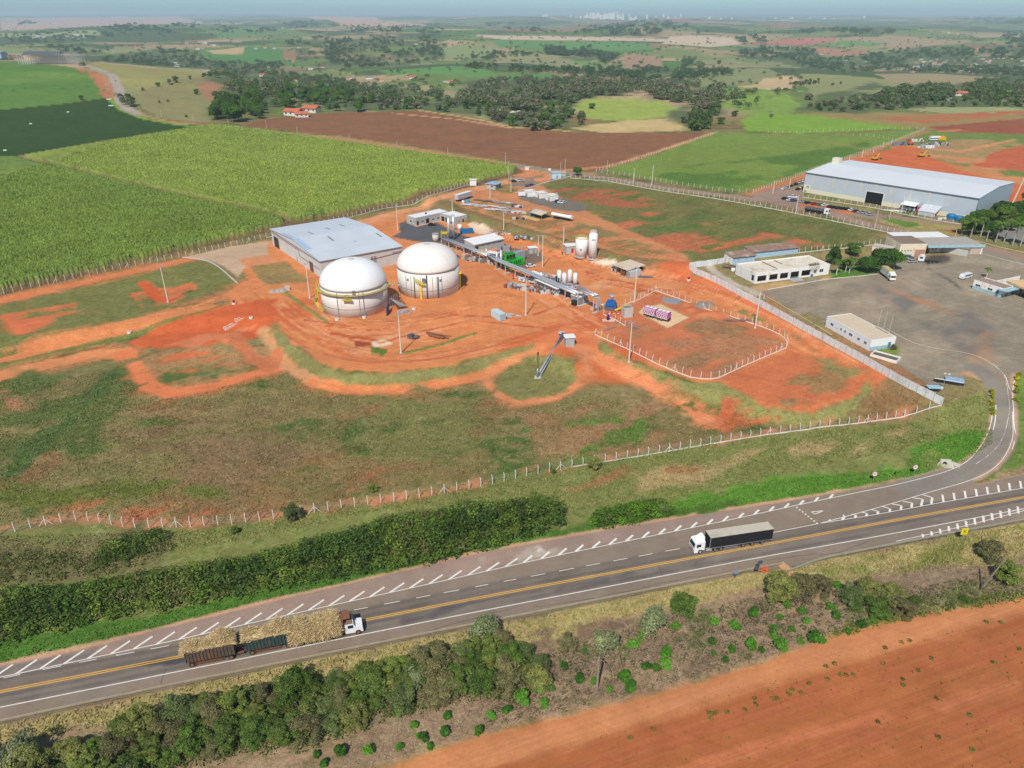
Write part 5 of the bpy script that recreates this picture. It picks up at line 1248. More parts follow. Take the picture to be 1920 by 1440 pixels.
# --- workshop shelter between containers
t,L=frame('workshop_shelter','pale canopy stretched between two grey containers used as workshop','shelter',(1146,507.5),(1181,521.5))
CG=M('container_pale',(196,204,208),.6,noise=.08,lines=(0,.45,.18,.3))
mb(M('canopy_sheet',(214,196,172),.8,noise=.1,nscale=.4,dirt=((180,150,120),.3,.3))).prismx([(-.8,3.1),(9.5,3.7),(9.5,3.8),(-.8,3.2)],1.2,11.0).build('canopy',t)
b=mb(WOOD)
for x_ in(1.6,4,7,10.4):b.box(x_,-.6,0,.14,.14,3.1);b.box(x_,9.2,0,.14,.14,3.6)
b.build('prop',t);mb(M('brown_screen',(120,84,66))).bx(2.4,9.0,0,10.2,9.1,2.6).build('screen',t);mb(M('brown_screen',(120,84,66))).bx(6.0,-.2,0,9.0,-.1,2.2).build('screen',t)
t,L=frame('site_container','pale grey site container at the left end of the workshop canopy','container',(1145,507),(1152,509.5));mb(CG).bx(0,0,.1,2.5,6.5,2.7).build('body',t);mb(DARK).bx(.5,-.05,1.2,1.2,-.004,1.9).bx(1.6,-.05,.2,2.2,-.004,2.2).build('door',t)
t,L=frame('site_container','pale grey site container at the right end of the workshop canopy','container',(1181,522),(1207,515));mb(CG).bx(0,0,.1,6.1,2.5,2.7).build('body',t);mb(GALV).bx(-.05,.2,.3,-.004,1.2,2.4).bx(-.05,1.3,.3,-.004,2.3,2.4).build('door',t)
b=mb(M('scrap',(120,120,124),.7))
for k in range(16):b.tube([(random.uniform(-3,4),random.uniform(-1,2),.1+.1*(k%3)),(random.uniform(-3,4),random.uniform(-1,2),.2+.1*(k%3))],.14,5)
x_,y_,z_=G(1206,520);tag(b.build('pipe_scrap',loc=(x_,y_,z_)),'grey pipe offcuts lying right of the workshop container','scrap',kind='stuff')
# --- pipe rack: long run over trestles
def pipe_rack(label,pts,z,radii,name='pipe_rack',every=5.0,col_m=CONC,deck=True):
 W_=[Vector((*G(*p)[:2],z))for p in pts]
 t=thing(name,label,'pipe rack',(W_[0].x,W_[0].y,0));o_=Vector((W_[0].x,W_[0].y,0))
 dn=(W_[-1]-W_[0]).normalized();s_=Vector((-dn.y,dn.x,0))
 off=0
 for i,r in enumerate(radii):
  b=mb(STEEL if i%2==0 else GALV);b.tube([w_-o_+s_*off+Vector((0,0,r))for w_ in W_],r,8);b.build('pipe',t,True);off+=r*2.3+.1
 D=[tuple(v.xy)for v in W_];D=densify(D,every)
 tm=None
 for p in D:
  if tm is None:
   b=mb(col_m);b.box(0,0,-.2,.28,.28,z);b.box(0,off,-.2,.28,.28,z);b.mat(GALV).box(0,off/2,z-.3,.25,off+.9,.28);b.mat(CONC).box(0,off/2,-.2,.9,off+.9,.35);o=b.build('trestle',t);tm=o.data
  else:o=bpy.data.objects.new('trestle',tm);COL.objects.link(o);o.parent=t
  o.location=(p[0]-o_.x,p[1]-o_.y,0);o.rotation_euler=(0,0,math.atan2(dn.y,dn.x))
 return t
pipe_rack('long elevated pipe rack from the vats past the switch building',[(828,461),(870,477),(914,495)],3.4,(.28,.2,.2,.35))
pipe_rack('long elevated pipe rack crossing the site in front of the gas upgrading skids',[(914,495),(930,505),(985,528),(1040,552),(1079,570)],3.6,(.45,.25,.45),every=5.5)
pipe_rack('high portal pipe rack over the grey cooler unit',[(1083,573),(1112,587)],6.4,(.35,.3,.35),every=7.5)
t=at('pipe_drop','silver pipes dropping from the high portal rack to the ground','pipes',(1113,589));b=mb(STEEL)
for k in range(3):b.tube([(k*.6,k*.3,6.6),(.8+k*.6,k*.3,6.4),(1+k*.6,k*.3,3),(1.6+k*.6,-.5,.2)],.14,6)
b.build('pipe',t,True)
mb(REDP).box(0,0,0,.3,.3,1.6).cyl(0,0,1.6,.3,.5,8).build('valve',at('fire_hydrant','red hydrant post under the pipe rack','hydrant',(962,524)))
# --- gas upgrading skids
def skid(name,label,pa,pb,depth,h,cat='skid',roof=WHITE,body=True):
 t,L=frame(name,label,cat,pa,pb)
 mb(roof).bx(-.2,-.2,h,L+.2,depth+.2,h+.2).build('roof',t)
 b=mb(GALV)
 for k in range(int(L/1.6)+1):b.box(min(.1+k*1.6,L-.1),0,.1,.12,.12,h-.1);b.box(min(.1+k*1.6,L-.1),depth,.1,.12,.12,h-.1)
 b.bx(0,0,0,L,depth,.12);b.build('frame',t)
 b=mb(STEEL)
 for k in range(int(L/1.3)):
  b.sphere(.7+k*1.3,.6+.4*(k%2),.9,.42,1,6)
 b.hcyl((.5,depth*.6,1.5),(L-.5,depth*.6,1.5),.5,10);b.build('vessel',t,True)
 b=mb(RUST)
 for k in range(int(L/1.3)):b.tube([(.4+k*1.3,-.3,.3),(1+k*1.3,.5,1.5),(1+k*1.3,.5,h-.3)],.09,5);b.box(.5+k*1.3,-.2,.1,.4,.35,.8)
 b.build('pipework',t);return t
skid('gas_skid','gas skid with short white roof at the upper end of the pipe rack',(985,524),(1003,532),4.5,2.8)
skid('gas_skid','gas skid under the long white roof beside the pipe rack',(1004,538),(1044,556),2.8,3.0)
t=at('control_cabinet','pale control cabinets standing in front of the pipe rack','cabinet',(979,529),rz=-.4);mb(M('cabinet',(206,206,200),.6)).box(0,0,.4,3,.9,1.7).build('body',t);mb(BLACK).box(-1,-.2,0,.3,.3,.398).box(1,-.2,0,.3,.3,.398).box(0,-.47,.9,.8,.03,.5).build('door',t)
t=at('dryer_unit','round silver dryers and blower behind the gas skids','dryer',(1029,524),rz=-.4)
b=mb(STEEL);b.hcyl((-2.5,0,1.6),(0,.3,1.6),.9,14);b.hcyl((1,.5,1.3),(3,.7,1.3),.8,14);b.cyl(-3.6,.4,.2,.6,2.4,10);b.cyl(4.4,.5,.2,.35,2.6,8);b.build('vessel',t,True)
mb(GALV).box(0,.3,0,8,2.6,.2).box(-4,.3,.2,.15,2.4,2.6).box(4.8,.3,.2,.15,2.4,2.4).tube([(-4,-1,2.2),(0,-1,2.8),(4.8,-1,2.2)],.12,5).build('frame',t)
for base,top,lb in(((1048,535),506,'first tall white pressure vessel from the rack'),((1057.5,537),511,'lower vessel with conical top between two taller ones'),((1068,534),505,'tallest slim pressure vessel of the row'),((1078,537),511,'end pressure vessel of the row on legs')):
 t=at('pressure_vessel',lb,'pressure vessel',base,'row of four pressure vessels');h_=height_at(base,top)
 mb(WT).lathe(0,0,[(.3,1.2),(.95,1.8),(.95,h_-.7),(.6,h_-.2),(.01,h_)],18).build('shell',t,True)
 b=mb(GALV);[b.tube([(.8*math.cos(a*1.57+.4),.8*math.sin(a*1.57+.4),-.1),(.75*math.cos(a*1.57+.4),.75*math.sin(a*1.57+.4),2.2)],.09,5)for a in range(4)];b.build('leg',t)
t=at('vessel_frame','steel frame with black pipes holding the four pressure vessels','steel frame',(1061,541),rz=-.42)
b=mb(GALV)
for k in range(9):
 b.box(-8+k*2,-.8,0,.13,.13,2.0);b.tube([(-8+k*2,-1,.8),(-6+k*2,1.2,1.6+.3*(k%2))],.12,5)
for z_ in(1.0,2.0):b.box(0,-.8,z_,16,.12,.12);b.box(0,1.0,z_-.2,16,.12,.12)
b.build('frame',t);mb(BLACK).cyl(-3.6,-1.4,0,.35,5.2,10).cyl(-2.6,-1.6,0,.3,4.6,10).build('column',t);mb(M('purple_box',(110,80,140))).box(-6.3,-1.5,.4,1.4,.8,1.0).build('motor',t)
t,L=frame('cooler_unit','grey louvred cooler unit with white top under the portal rack','cooler',(1086,573),(1101,568))
mb(M('louvre_grey',(150,152,152),.6,lines=(0,.55,.35,.25))).bx(0,0,.2,4.6,4.4,3.1).build('body',t);mb(WHITE).bx(-.1,-.1,3.12,4.7,4.5,3.3).build('roof',t);mb(BLACK).bx(-1.8,.5,.1,-.3,2.6,1.9).build('fan',t)
mb(CONC).bx(-.8,-.8,-.1,5.4,5,.16).build('base',t)
t=at('separator','blue separator machine on a grey frame with hopper','separator',(1145,580),rz=-.3)
mb(M('machine_blue',(24,96,172),.45)).box(0,0,1.6,4.0,2.4,1.9,0,.75).build('body',t);b=mb(M('frame_blue_grey',(84,108,124),.6));b.box(0,0,.1,4.4,2.8,1.2);[b.box(sx*2,sy*1.2,0,.25,.25,2.4)for sx in(-1,1)for sy in(-1,1)];b.build('frame',t)
mb(STEEL).lathe(.2,.4,[(.5,3.5),(.5,4.4),(1.1,5.2),(1.2,5.6),(1.0,5.6)],12).tube([(-1.6,-.6,2.2),(-3.2,-1.2,2.0),(-4.0,-1.6,.8)],.28,8).sphere(-5.0,-1.8,1.1,1.0,1,8).build('hopper',t,True)
mb(M('pump_pink',(206,168,170),.5)).box(-6.6,-2.6,.1,1.2,.9,1.1).build('pump',t)
t=at('yellow_conveyor','short yellow screw conveyor between separator and concrete cubicle','conveyor',(1164,584),rz=.3);mb(YEL).tube([(-2.4,0,.7),(1.6,.4,1.9)],.35,8).box(-1.6,.1,0,.15,.9,.7).box(1,.3,0,.15,.9,1.4).build('trough',t);mb(YEL).box(1.8,.4,1.5,.9,.9,.9).build('motor',t)
kiosk('concrete_cubicle','open-topped grey concrete cubicle left of the tank trailer',(1175,592.5),3.4,3.2,3.4,.25,CONC,M('cubicle_inside',(140,132,124)),None,cat='cubicle',slab=False)
t=at('drum','dark blue drum on a small white slab','drum',(1140,600),rz=.3);mb(M('drum_blue',(46,38,110),.5)).cyl(0,0,.12,.55,1.6,14).build('shell',t,True);mb(M('slab',(226,190,184))).box(0,-.4,-.05,4.4,2.2,.15,-.4).build('base',t)
t=at('valve_group','low white and red valve pipes beside the cubicle fence','valves',(1160,590));b=mb(REDP);[b.box(-4+k*1.6,(k%2)*.8,0,.4,.4,.9)for k in range(6)];b.build('valve',t);b=mb(WHITE);[b.tube([(-4+k*1.6,-.4,.4),(-3+k*1.6,.4,.4)],.12,5)for k in range(6)];b.build('pipe',t)
def gate(label,pa,pb):
 t,L=frame('mesh_gate',label,'gate',pa,pb);b=mb(GALV)
 for x_ in(0,L/2,L):b.box(x_,0,.1,.08,.08,1.9)
 for z_ in(.15,1.0,1.95):b.box(L/2,0,z_,L,.06,.06)
 b.build('gate_frame',t);b=mb(GALV);[b.box(L*k/16,0,.2,.02,.02,1.7)for k in range(1,16)];b.build('mesh',t)
gate('open mesh gate leaf at the compound entrance near the post corner',(1131,622),(1152,616));gate('open mesh gate leaf behind the lamp pole',(1174,612),(1196,619))
t,L=frame('tank_trailer','pink tank trailer with white lattice side pattern on the concrete stand','tank trailer',(1205,592),(1250,605))
L=10.4;PK_=M('pink_panel',(176,96,150),.5,noise=.1)
for i in range(2):
 x0=.1+i*5.3
 q=mb(PK_).prismx([(0,1.1),(2.5,1.1),(2.5,3.2),(2.1,3.6),(.4,3.6),(0,3.2)],x0,x0+4.9).build('gas_tube_module',t)
 b=mb(WHITE)
 for k in range(5):
  a0,a1=x0+.1+k*.96,x0+.1+(k+1)*.94
  for sg in(0,1):
   p,r_=(a0,-.03,1.3),(a1,-.03,3.0)
   if sg:p,r_=(a0,-.03,3.0),(a1,-.03,1.3)
   b.tube([p,r_],.07,4)
 b.bx(x0,-.07,3.15,x0+4.9,-.004,3.3);b.bx(x0,-.07,1.05,x0+4.9,-.004,1.2)
 for k in range(3):b.bx(x0+.3+k*1.6,.4,3.605,x0+1.5+k*1.6,2.1,3.66)
 b.build('lattice',q)
mb(BLACK).bx(0,.3,.8,L+.1,2.2,1.05).build('chassis',t)
for x_ in(1.6,2.8,4.0,6.6,7.8):
 for y_ in(0.05,2.15):
  b=mb(RUBBER);b.hcyl((x_,y_,.5),(x_,y_+.3,.5),.5,14);w_=b.build('wheel',t);mb(CHROME).hcyl((x_,y_-.02,.5),(x_,y_+.1,.5),.22,10).build('rim',w_)
  # --- pale blue container and plates, flare
t,L=frame('reefer_container','pale blue container standing alone on the red pad','container',(937.5,603),(950,600));
mb(M('container_blue',(196,220,222),.6,noise=.06,lines=(1,.45,.12,.3))).bx(0,0,.1,2.5,6.2,2.7).build('body',t);mb(M('cont_door',(170,192,198),.6)).bx(.1,-.05,.2,1.2,-.004,2.6).bx(1.3,-.05,.2,2.4,-.004,2.6).build('door',t)
b=mb(M('sheet_grey',(190,196,198),.5));[b.box(random.uniform(-2.5,3),random.uniform(-1.2,1.2),.02+.05*k,2.2,1.2,.05,random.uniform(-.5,.5))for k in range(7)];x_,y_,z_=G(960,592);tag(b.build('metal_sheets',loc=(x_,y_,z_)),'loose pale metal sheets beside the pale blue container','sheets')
t=at('flare_stack','slim flare stack on a concrete footing in the looped track','flare',(1008,708));hh=height_at((1008,708),661)
mb(CONC).box(0,0,-.3,2.0,1.8,.55).build('base',t);mb(GALV).cyl(0,0,.25,.35,3.0,12,.2).build('skirt',t,True);mb(M('flare_dark',(90,86,84),.6)).cyl(0,0,3.25,.15,hh-4.0,8).cyl(0,0,hh-.8,.3,.9,10).build('pipe',t);mb(GALV).box(1.0,.3,0,.6,.5,1.2).build('burner_panel',t)
A=G(1011,704);B=G(1055,630);t=thing('flare_pipe','straight steel pipe on low supports running to the flare','pipe',(A[0],A[1],A[2]));d=B-A
b=mb(GALV);b.tube([(0,0,1.0),(d[0],d[1],d[2]+1.2)],.32,8);b.tube([(.7,0,.8),(d[0]+.7,d[1],d[2]+1.0)],.16,6);b.build('pipe',t,True)
b=mb(GALV)
for k in range(12):u=k/11;b.box(d[0]*u+.3,d[1]*u,d[2]*u-.4,1.1,.12,1.2)
b.build('support',t);mb(M('lid',(190,200,200))).cyl(d[0]-.4,d[1]+.6,d[2]+.9,1.1,.25,14).build('manhole',t)
kiosk('blower_kiosk','grey kiosk with white top at the upper end of the flare pipe',(1067,647),3.0,2.6,3.2,.18,M('kiosk_grey',(176,182,182),.7,lines=(0,.5,.15,.2)),WHITE,None)
b=mb(M('drain_concrete',(236,214,196),.85))
for p,q in(((421,618),(431,613)),((431,613),(442,605)),((442,603),(457,594))):
 A,B=G(*p),G(*q);d=B-A;L_=math.hypot(d[0],d[1]);a=math.atan2(d[1],d[0]);cx,cy=(A[0]+B[0])/2,(A[1]+B[1])/2
 s_,c_=math.sin(a),math.cos(a)
 b.box(cx,cy,min(A[2],B[2])-.1,L_,1.5,.25,a);b.box(cx-s_*.8,cy+c_*.8,min(A[2],B[2])-.1,L_,.15,1.0,a);b.box(cx+s_*.8,cy-c_*.8,min(A[2],B[2])-.1,L_,.15,1.0,a)
tag(b.build('drain_channel'),'stepped white concrete drain channel in the red cutting','drain')
for px,lb in(((243,624),'small white concrete chamber on the green strip'),((439,570),'small white chamber near the head of the red cutting'),((471,597),'white concrete chamber right of the drain channel'),((632,600),'white manhole ring at the foot of the front digester'),((683,596),'second manhole ring before the front digester'),((776,580),'white manhole cap before the rear digester'),((1291,526),'red hydrant box on white slab below the precast wall')):
 t=at('manhole',lb,'manhole',px);mb(LIME).cyl(0,0,-.1,.75,.7,12).build('ring',t);mb(REDP if 'red' in lb else CONC).cyl(0,0,.602,.5,.12 if 'red' not in lb else .9,10).build('lid',t)
t=at('concrete_block','grey concrete block beside the track west of the hall','block',(539,543));mb(CONC).box(0,0,-.1,1.9,1.6,1.4,.3).build('slab',t)
b=mb(M('gravel',(168,160,150),.95))
for k in range(5):b.lathe(random.uniform(-2,2),random.uniform(-1.5,1.5),[(2.0,-.1),(1.3,.5),(.4,.9),(.01,1.0)],10)
x_,y_,z_=G(520,545);tag(b.build('gravel_heap',loc=(x_,y_,z_)),'pile of pale gravel at the corner of the hall forecourt','gravel',kind='stuff')
x_,y_,z_=G(1316,573);b=mb(M('gravel_dark',(140,132,124),.95));b.lathe(0,0,[(3.4,-.2),(2.2,.7),(.8,1.5),(.01,1.7)],14);b.lathe(3,1.0,[(2.4,-.2),(1.4,.8),(.01,1.2)],12);tag(b.build('gravel_heap',loc=(x_,y_,z_)),'grey gravel heap behind the compound fence','gravel',kind='stuff')
x_,y_,z_=G(1262,566);t=thing('timber_stack','grey stacked boards behind the compound fence','boards',(x_,y_,z_),-.4);mb(GALV).bx(-4,-1,0,3,1,1.0).bx(-3,-2.4,0,2.4,-1.3,.8).build('board',t)
x_,y_,z_=G(1385,602);b=mb(M('scrap2',(120,112,108),.8));[b.tube([(random.uniform(-6,6),random.uniform(-1,1),.2),(random.uniform(-6,6),random.uniform(-1,1),.5)],.12,4)for k in range(26)];tag(b.build('steel_scrap',loc=(x_,y_,z_)),'grey scrap bars along the inside of the compound fence','scrap',kind='stuff')
clutter('pipe_fittings','brown pumps and fittings crowded under the pipe rack beside the switch building',(893,489),60,13,1.6,[(150,110,84),(120,118,120),(196,190,180),(90,84,80)],rz=-.42,zz=1.9)
clutter('pipe_fittings','grey and red fittings crowded under the pipe rack beside the gas skids',(1020,548),80,17,1.5,[(170,172,176),(150,80,66),(206,204,200),(96,96,100)],rz=-.42,zz=1.8)
clutter('pipe_fittings','valves and pipes between the gas skids and pressure vessels',(1040,537),60,9,2.4,[(190,192,196),(120,120,126),(210,208,204)],rz=-.42,long=True,zz=3)
# --- storage yard
t,L=frame('box_trailer','long grey box trailer parked beside the cane road','trailer',(859,379),(889,370));
mb(M('trailer_grey',(190,194,196),.5)).bx(0,0,1.2,13,2.5,3.9).build('box',t);mb(WHITE).bx(0,0,3.91,13,2.5,4.0).build('roof',t);mb(BLACK).bx(.5,.3,.8,12.5,2.2,1.18).build('chassis',t)
for x_ in(1.5,2.8,10.8):mb(RUBBER).hcyl((x_,.0,.5),(x_,2.5,.5),.5,10).build('wheel',t)
t,L=frame('tanker_trailer','white rounded tanker trailer parked on the orange terrace','tanker',(1033,409),(1064,415));L=12.5
P_=[(1.25+1.3*math.cos(a*math.pi/8),2.1+.95*math.sin(a*math.pi/8))for a in range(16)]
mb(WT).prismx(P_,0,L).build('tank',t,False);mb(M('walkway_red',(170,130,110))).bx(1,1.0,3.06,L-2,1.5,3.12).build('walkway',t);mb(BLACK).bx(1.5,.5,.7,L-1,2,1.2).build('chassis',t)
for x_ in(1.8,3.1,4.4):mb(RUBBER).hcyl((x_,.1,.5),(x_,2.4,.5),.5,10).build('wheel',t)
t,L=frame('tool_shelter','lean-to shelter with stained sheet roof and blue bins on a yellow slab','shelter',(988,404),(1012,411))
mb(M('stained_sheet',(206,190,170),.8,noise=.2,nscale=.5,lines=(0,.8,.2,.2))).prismx([(-.4,2.2),(4,3.4),(7,2.6),(7,2.7),(4,3.5),(-.4,2.3)],2.5,12).build('roof',t);b=mb(WOOD);[b.box(x_,y_,0,.15,.15,h_)for x_,y_,h_ in((2.8,0,2.2),(11.6,0,2.2),(2.8,6.8,2.6),(11.6,6.8,2.6))];b.build('prop',t)
mb(BLUEP).cyl(1.5,2,0,.9,2.6,12).cyl(3.4,2.4,0,.9,2.6,12).build('bin',t);mb(M('yellow_slab',(224,180,110))).bx(-1,-4,-.1,12,-.6,.1).build('slab',t)
clutter('steel_pipes','stored steel pipes in a long row along the bank edge',(910,388),60,12,1.6,[(190,194,198),(160,166,170),(206,204,200)],long=True,rz=-.35)
clutter('steel_pipes','grey pipe lengths further down the row near the red crates',(945,396),50,9,1.6,[(180,186,190),(150,156,160),(220,218,210)],long=True,rz=-.35)
clutter('steel_beams','dark steel beams stacked behind the pipes',(930,380),50,12,1.2,[(120,100,90),(90,86,84),(190,184,178)],long=True,rz=-.42)
clutter('crates','mixed red, white and grey crates at the end of the pipes',(966,398),36,6,2,[(206,60,60),(220,216,210),(170,170,172)],rz=-.35)
clutter('crates','blue tarpaulin and white crates behind the shelter',(970,388),12,3,1.5,[(40,60,130),(224,222,218)],rz=-.3)
clutter('crates','pale boxes and black tyres on the bank below the shelter',(977,411),14,5,1,[(214,190,186),(40,40,42),(60,58,58)],rz=-.3)
clutter('rubble_heap','broken blocks below the bank behind the office',(943,438),40,8,2,[(196,170,150),(160,140,130),(214,196,180)],rz=-.3)
clutter('rubble_heap','dark scrap pile at the foot of the bank',(982,446),40,5,2,[(130,120,116),(90,84,82),(200,196,192)],rz=-.3)
clutter('rubble_heap','small debris near the yellow drill beside the lamp pole',(774,633),14,2,1,[(96,88,100),(120,104,96)],zz=1.6)
clutter('steel_rings','rusty rods lying on the pad under the lamp pole',(820,632),10,2,1,[(110,70,50),(140,90,60)],long=True)
t=at('blue_tank','small light blue water tank beside the grey box trailer','tank',(877,380));mb(M('tank_blue',(90,168,210),.5)).cyl(0,0,0,1.1,1.7,12).build('shell',t);mb(WHITE).cyl(-2.6,-.4,0,.7,1.4,12).build('lid',t)
for i,(pa,pb,lb)in enumerate((((982,366),(994,372),'first of three white site cabins, nearest the guard house'),((1003,369),(1014,374),'middle one of the three white site cabins'),((1022,374),(1035,379),'third white site cabin beside parked cars'))):
 t,L=frame('site_cabin',lb,'site cabin',pa,pb,'white site cabins');
 mb(WHITE).bx(0,0,.1,6,5.2,3.0).build('body',t);mb(LIME).bx(-.15,-.15,3.01,6.15,5.35,3.2).build('roof',t);window(t,2.6,1.2,1.1,.9,0,axis='y');door(t,4.4,.9,2.1);mb(STEEL).cyl(5,4.6,3.2,.8,1.0,10).build('roof_tank',t)
t=at('white_van_box','small white box trailer left of the cabins','trailer',(978,368),rz=.2);mb(WHITE).box(0,0,.5,4,2,1.9).build('body',t);mb(RUBBER).hcyl((0,-1,.35),(0,1,.35),.35,8).build('wheel',t)
t,L=frame('guard_house','grey guard house with light blue hipped roof at the site gate','guard house',(929,356),(951,348))
mb(BLOCK).bx(0,0,-.4,7,6.5,3.2).build('wall',t);mb(M('blue_roof',(150,182,206),.5)).poly([(-.8,-.8,3.2),(7.8,-.8,3.2),(7.8,7.3,3.2),(-.8,7.3,3.2),(2.5,3.2,4.2),(4.5,3.2,4.2)],[(0,1,5,4),(1,2,5),(2,3,4,5),(3,0,4),(3,2,1,0)]).build('roof',t)
window(t,2,1.2,1.4,1.0);window(t,2.5,1.2,1.4,1.0,0,axis='y');door(t,5.2,1,2.1)
gate('green mesh entrance gate left of the guard house',(898,346),(922,352))
kiosk('gate_cabin','small white cabin at the head of the cane fence',(887,347),4.0,3.2,3.4,.1,WHITE,LIME,None)
kiosk('pump_house','light blue pump house beside the utility poles',(1042,334),6,4.5,3.8,.2,M('pale_blue_wall',(196,214,222)),M('pump_roof',(176,200,214)),GALV)
kiosk('meter_box','grey block meter housing right of the pump house',(1056,330),3,2.4,2.2,.2,CONC,CONC,None)
kiosk('bus_shelter','tiny white shelter at the end of the cane road',(988,318),2.6,1.8,1.6,.1,WHITE,WHITE,None)
def board(name,label,px,w_,h,z0,m,rz=0.,posts=2,cat='sign',pm=GALV):
 t=at(name,label,cat,px,rz=rz)
 mb(m).box(0,-.03,z0,w_,.06,h).build('panel',t)
 b=mb(pm);[b.box(q,.05,-.3,.1,.1,z0+h+.2)for q in((-w_/3,w_/3)if posts==2 else(0,))];b.build('post',t);return t
board('notice_board','white notice board on the pole beside the pump house',(1030,341),1.6,1.4,7.0,WHITE,posts=1)
# --- factory hall (right)
t,L=frame('factory_hall','very large ribbed metal factory hall with pale shallow roof','factory',(1505,360),(1817,413));L=94.;Wd=58.
HE,HR=11.6,13.4
FW=M('ribbed_sheet',(190,200,208),.5,.0,noise=.05,nscale=.15,lines=(0,.55,.16,.25));BEI=M('beige_band',(222,218,192),.8,noise=.06)
mb(BEI).bx(0,0,-.8,L,Wd,2.4).build('plinth',t)
mb(FW).prismx([(.02,2.41),(Wd,2.41),(Wd,HE),(Wd*.5,HR),(.02,HE)],.02,L-.02).build('wall',t)
mb(M('ribbed_end',(182,200,212),.5,.15,noise=.05,lines=(1,.6,.14,.25))).prismx([(.03,2.42),(Wd-.03,2.42),(Wd-.03,HE-.02),(Wd*.5,HR-.05),(.03,HE-.02)],L-.01,L+.05).build('end_wall',t)
mb(M('factory_roof',(222,227,229),.5,.0,noise=.03,nscale=.06,lines=(0,12,.10,.01))).prismx([(-.4,HE+.02),(Wd*.5,HR+.03),(Wd+.4,HE+.02),(Wd+.4,HE+.18),(Wd*.5,HR+.18),(-.4,HE+.18)],-.3,L+.3).build('roof',t)
mb(M('edge_dark',(110,116,122),.5)).bx(-.3,-.62,HE-.2,L+.3,-.42,HE+.1).bx(L+.06,-.1,2.2,L+.3,.1,HE).build('gutter',t)
for x_ in(5,17,24.5,33,41.5,50,60.5,70,79.5):mb(M('rooflight_strip',(206,206,190),.5)).bx(x_,-.06,5.2,x_+.9,-.005,HE-.3).build('light_strip',t)
mb(BEI).bx(0,-.05,2.39,4.4,-.006,4.6).build('office_front',t)
window(t,2.6,3.1,1.8,.8,-.055,GLASS);window(t,1.6,.4,1.6,.9,0,GLASS)
mb(DARK).bx(37.5,-.10,.02,47,-.01,6.4).build('gate_opening',t);mb(WHITE).bx(37.1,-.16,0,37.48,-.01,6.7).bx(47.02,-.16,0,47.4,-.01,6.7).bx(37.5,-.16,6.42,47,-.01,6.7).build('door_frame',t)
q=mb(WHITE).prismx([(-5,3.3),(-.05,4.3),(-.05,4.5),(-5,3.5)],58.5,66.5).build('dock_canopy',t);b=mb(GALV);[b.box(58.8+k*2.4,-4.8,0,.15,.15,3.3)for k in range(4)];b.build('prop',q);mb(DARK).bx(59,-.1,.3,66,-.02,3.2).build('dock_opening',t)
q=mb(M('canopy_grey',(206,210,214),.5)).prismx([(-7.5,2.2),(-.05,4.6),(-.05,4.75),(-7.5,2.35)],69,78).build('dock_canopy',t);mb(M('canopy_side',(186,190,196),.6)).bx(69.2,-7.3,.1,77.8,-7.2,2.2).build('screen',q)
mb(M('magenta',(196,40,110),.5)).bx(66.8,-2.2,.3,68.8,-2.0,3.0).build('banner',t)
b=mb(WHITE);[b.sphere(60+k*1.7,-2.5,1.2,.9,1,6)for k in range(4)];b.build('sack',t)
b=mb(BEI);b.bx(0,Wd*.55,HR-.4,4.5,Wd*.55+4,HR+3.0);b.build('water_tower',t)
for i,xx in enumerate((1783,1798)):
 t=at('blue_tank','bright blue covered tank %s beside the factory corner'%('first' if i==0 else 'nearest the palms'),'tank',(xx,410+i*4),'blue tanks');mb(M('tarp_blue',(24,120,176),.5)).lathe(0,0,[(2.3,0),(2.4,1.8),(1.8,2.5),(.01,2.8)],14).build('cover',t);mb(GALV).cyl(0,0,-.1,2.5,.2,14).build('base',t)
clutter('pallets','white bundled profiles lying before the factory gate',(1670,396),14,5,1.2,[(226,228,226),(206,210,210)],long=True,rz=-.3,zz=.6)
clutter('pallets','white sheets leaning beside the blue tanks',(1765,410),8,2.5,1.2,[(226,228,226)],rz=.4,zz=.4)
# --- truck stop: abandoned flat building
OFFW=M('old_white_wall',(243,240,234),.85,noise=.06,dirt=((196,180,160),.25,.5))
t,L=frame('abandoned_building','abandoned white flat-roofed building with wide empty windows','building',(1414.7,532),(1556,514))
L=36.5;Dp=13.5;H_=4.2
roofm=M('old_roof',(226,216,196),.9,noise=.12,nscale=.25,dirt=((150,128,108),.42,.16))
b=mb(OFFW)
xs=[(1.0,5.4),(6.8,10.9),(12.0,16.0),(17.2,21.4),(22.6,27.0)]
prev=0
for a,c in xs:b.bx(prev,0,-.5,a,.3,H_);prev=c
b.bx(prev,0,-.5,L,.3,H_)
for i,(a,c)in enumerate(xs):b.bx(a,0.003,3.1,c,.297,H_-.003);(b.bx(a,0.003,-.5,c,.297,.75)if i!=3 else None)
b.bx(0,Dp-.3,-.5,L,Dp,H_);b.bx(L-.3,.3,-.5,L,Dp-.3,H_);b.bx(0,2.9,-.5,.3,Dp-.3,H_);b.bx(0,.3,-.5,.3,.9,H_);b.bx(.003,.9,3.1,.297,2.9,H_-.003);b.bx(.003,.9,-.5,.297,2.9,.7)
b.build('wall',t)
mb(M('room_floor',(130,118,106),.9)).bx(.3,.3,-.4,L-.3,Dp-.3,.05).build('floor',t)
mb(M('room_wall',(176,170,160),.9)).bx(.4,5.0,.06,L-.4,5.1,3.8).build('inner_wall',t)
q=mb(roofm).bx(.3,.3,H_-.35,L-.3,Dp-.3,H_-.15).build('roof',t)
b=mb(M('roof_beam',(150,130,112),.9));b.bx(12,3,H_-.145,12.5,12.8,H_+.12);b.bx(18,7.5,H_-.145,18.4,12.8,H_+.12);b.build('roof_rib',q)
b=mb(OFFW)
for z_,a0,a1,c0,c1 in((H_,0,L,0,.3),(H_,0,L,Dp-.3,Dp),(H_,0,.3,.3,Dp-.3),(H_,L-.3,L,.3,Dp-.3)):b.bx(a0,c0,z_+.002,a1,c1,z_+.25)
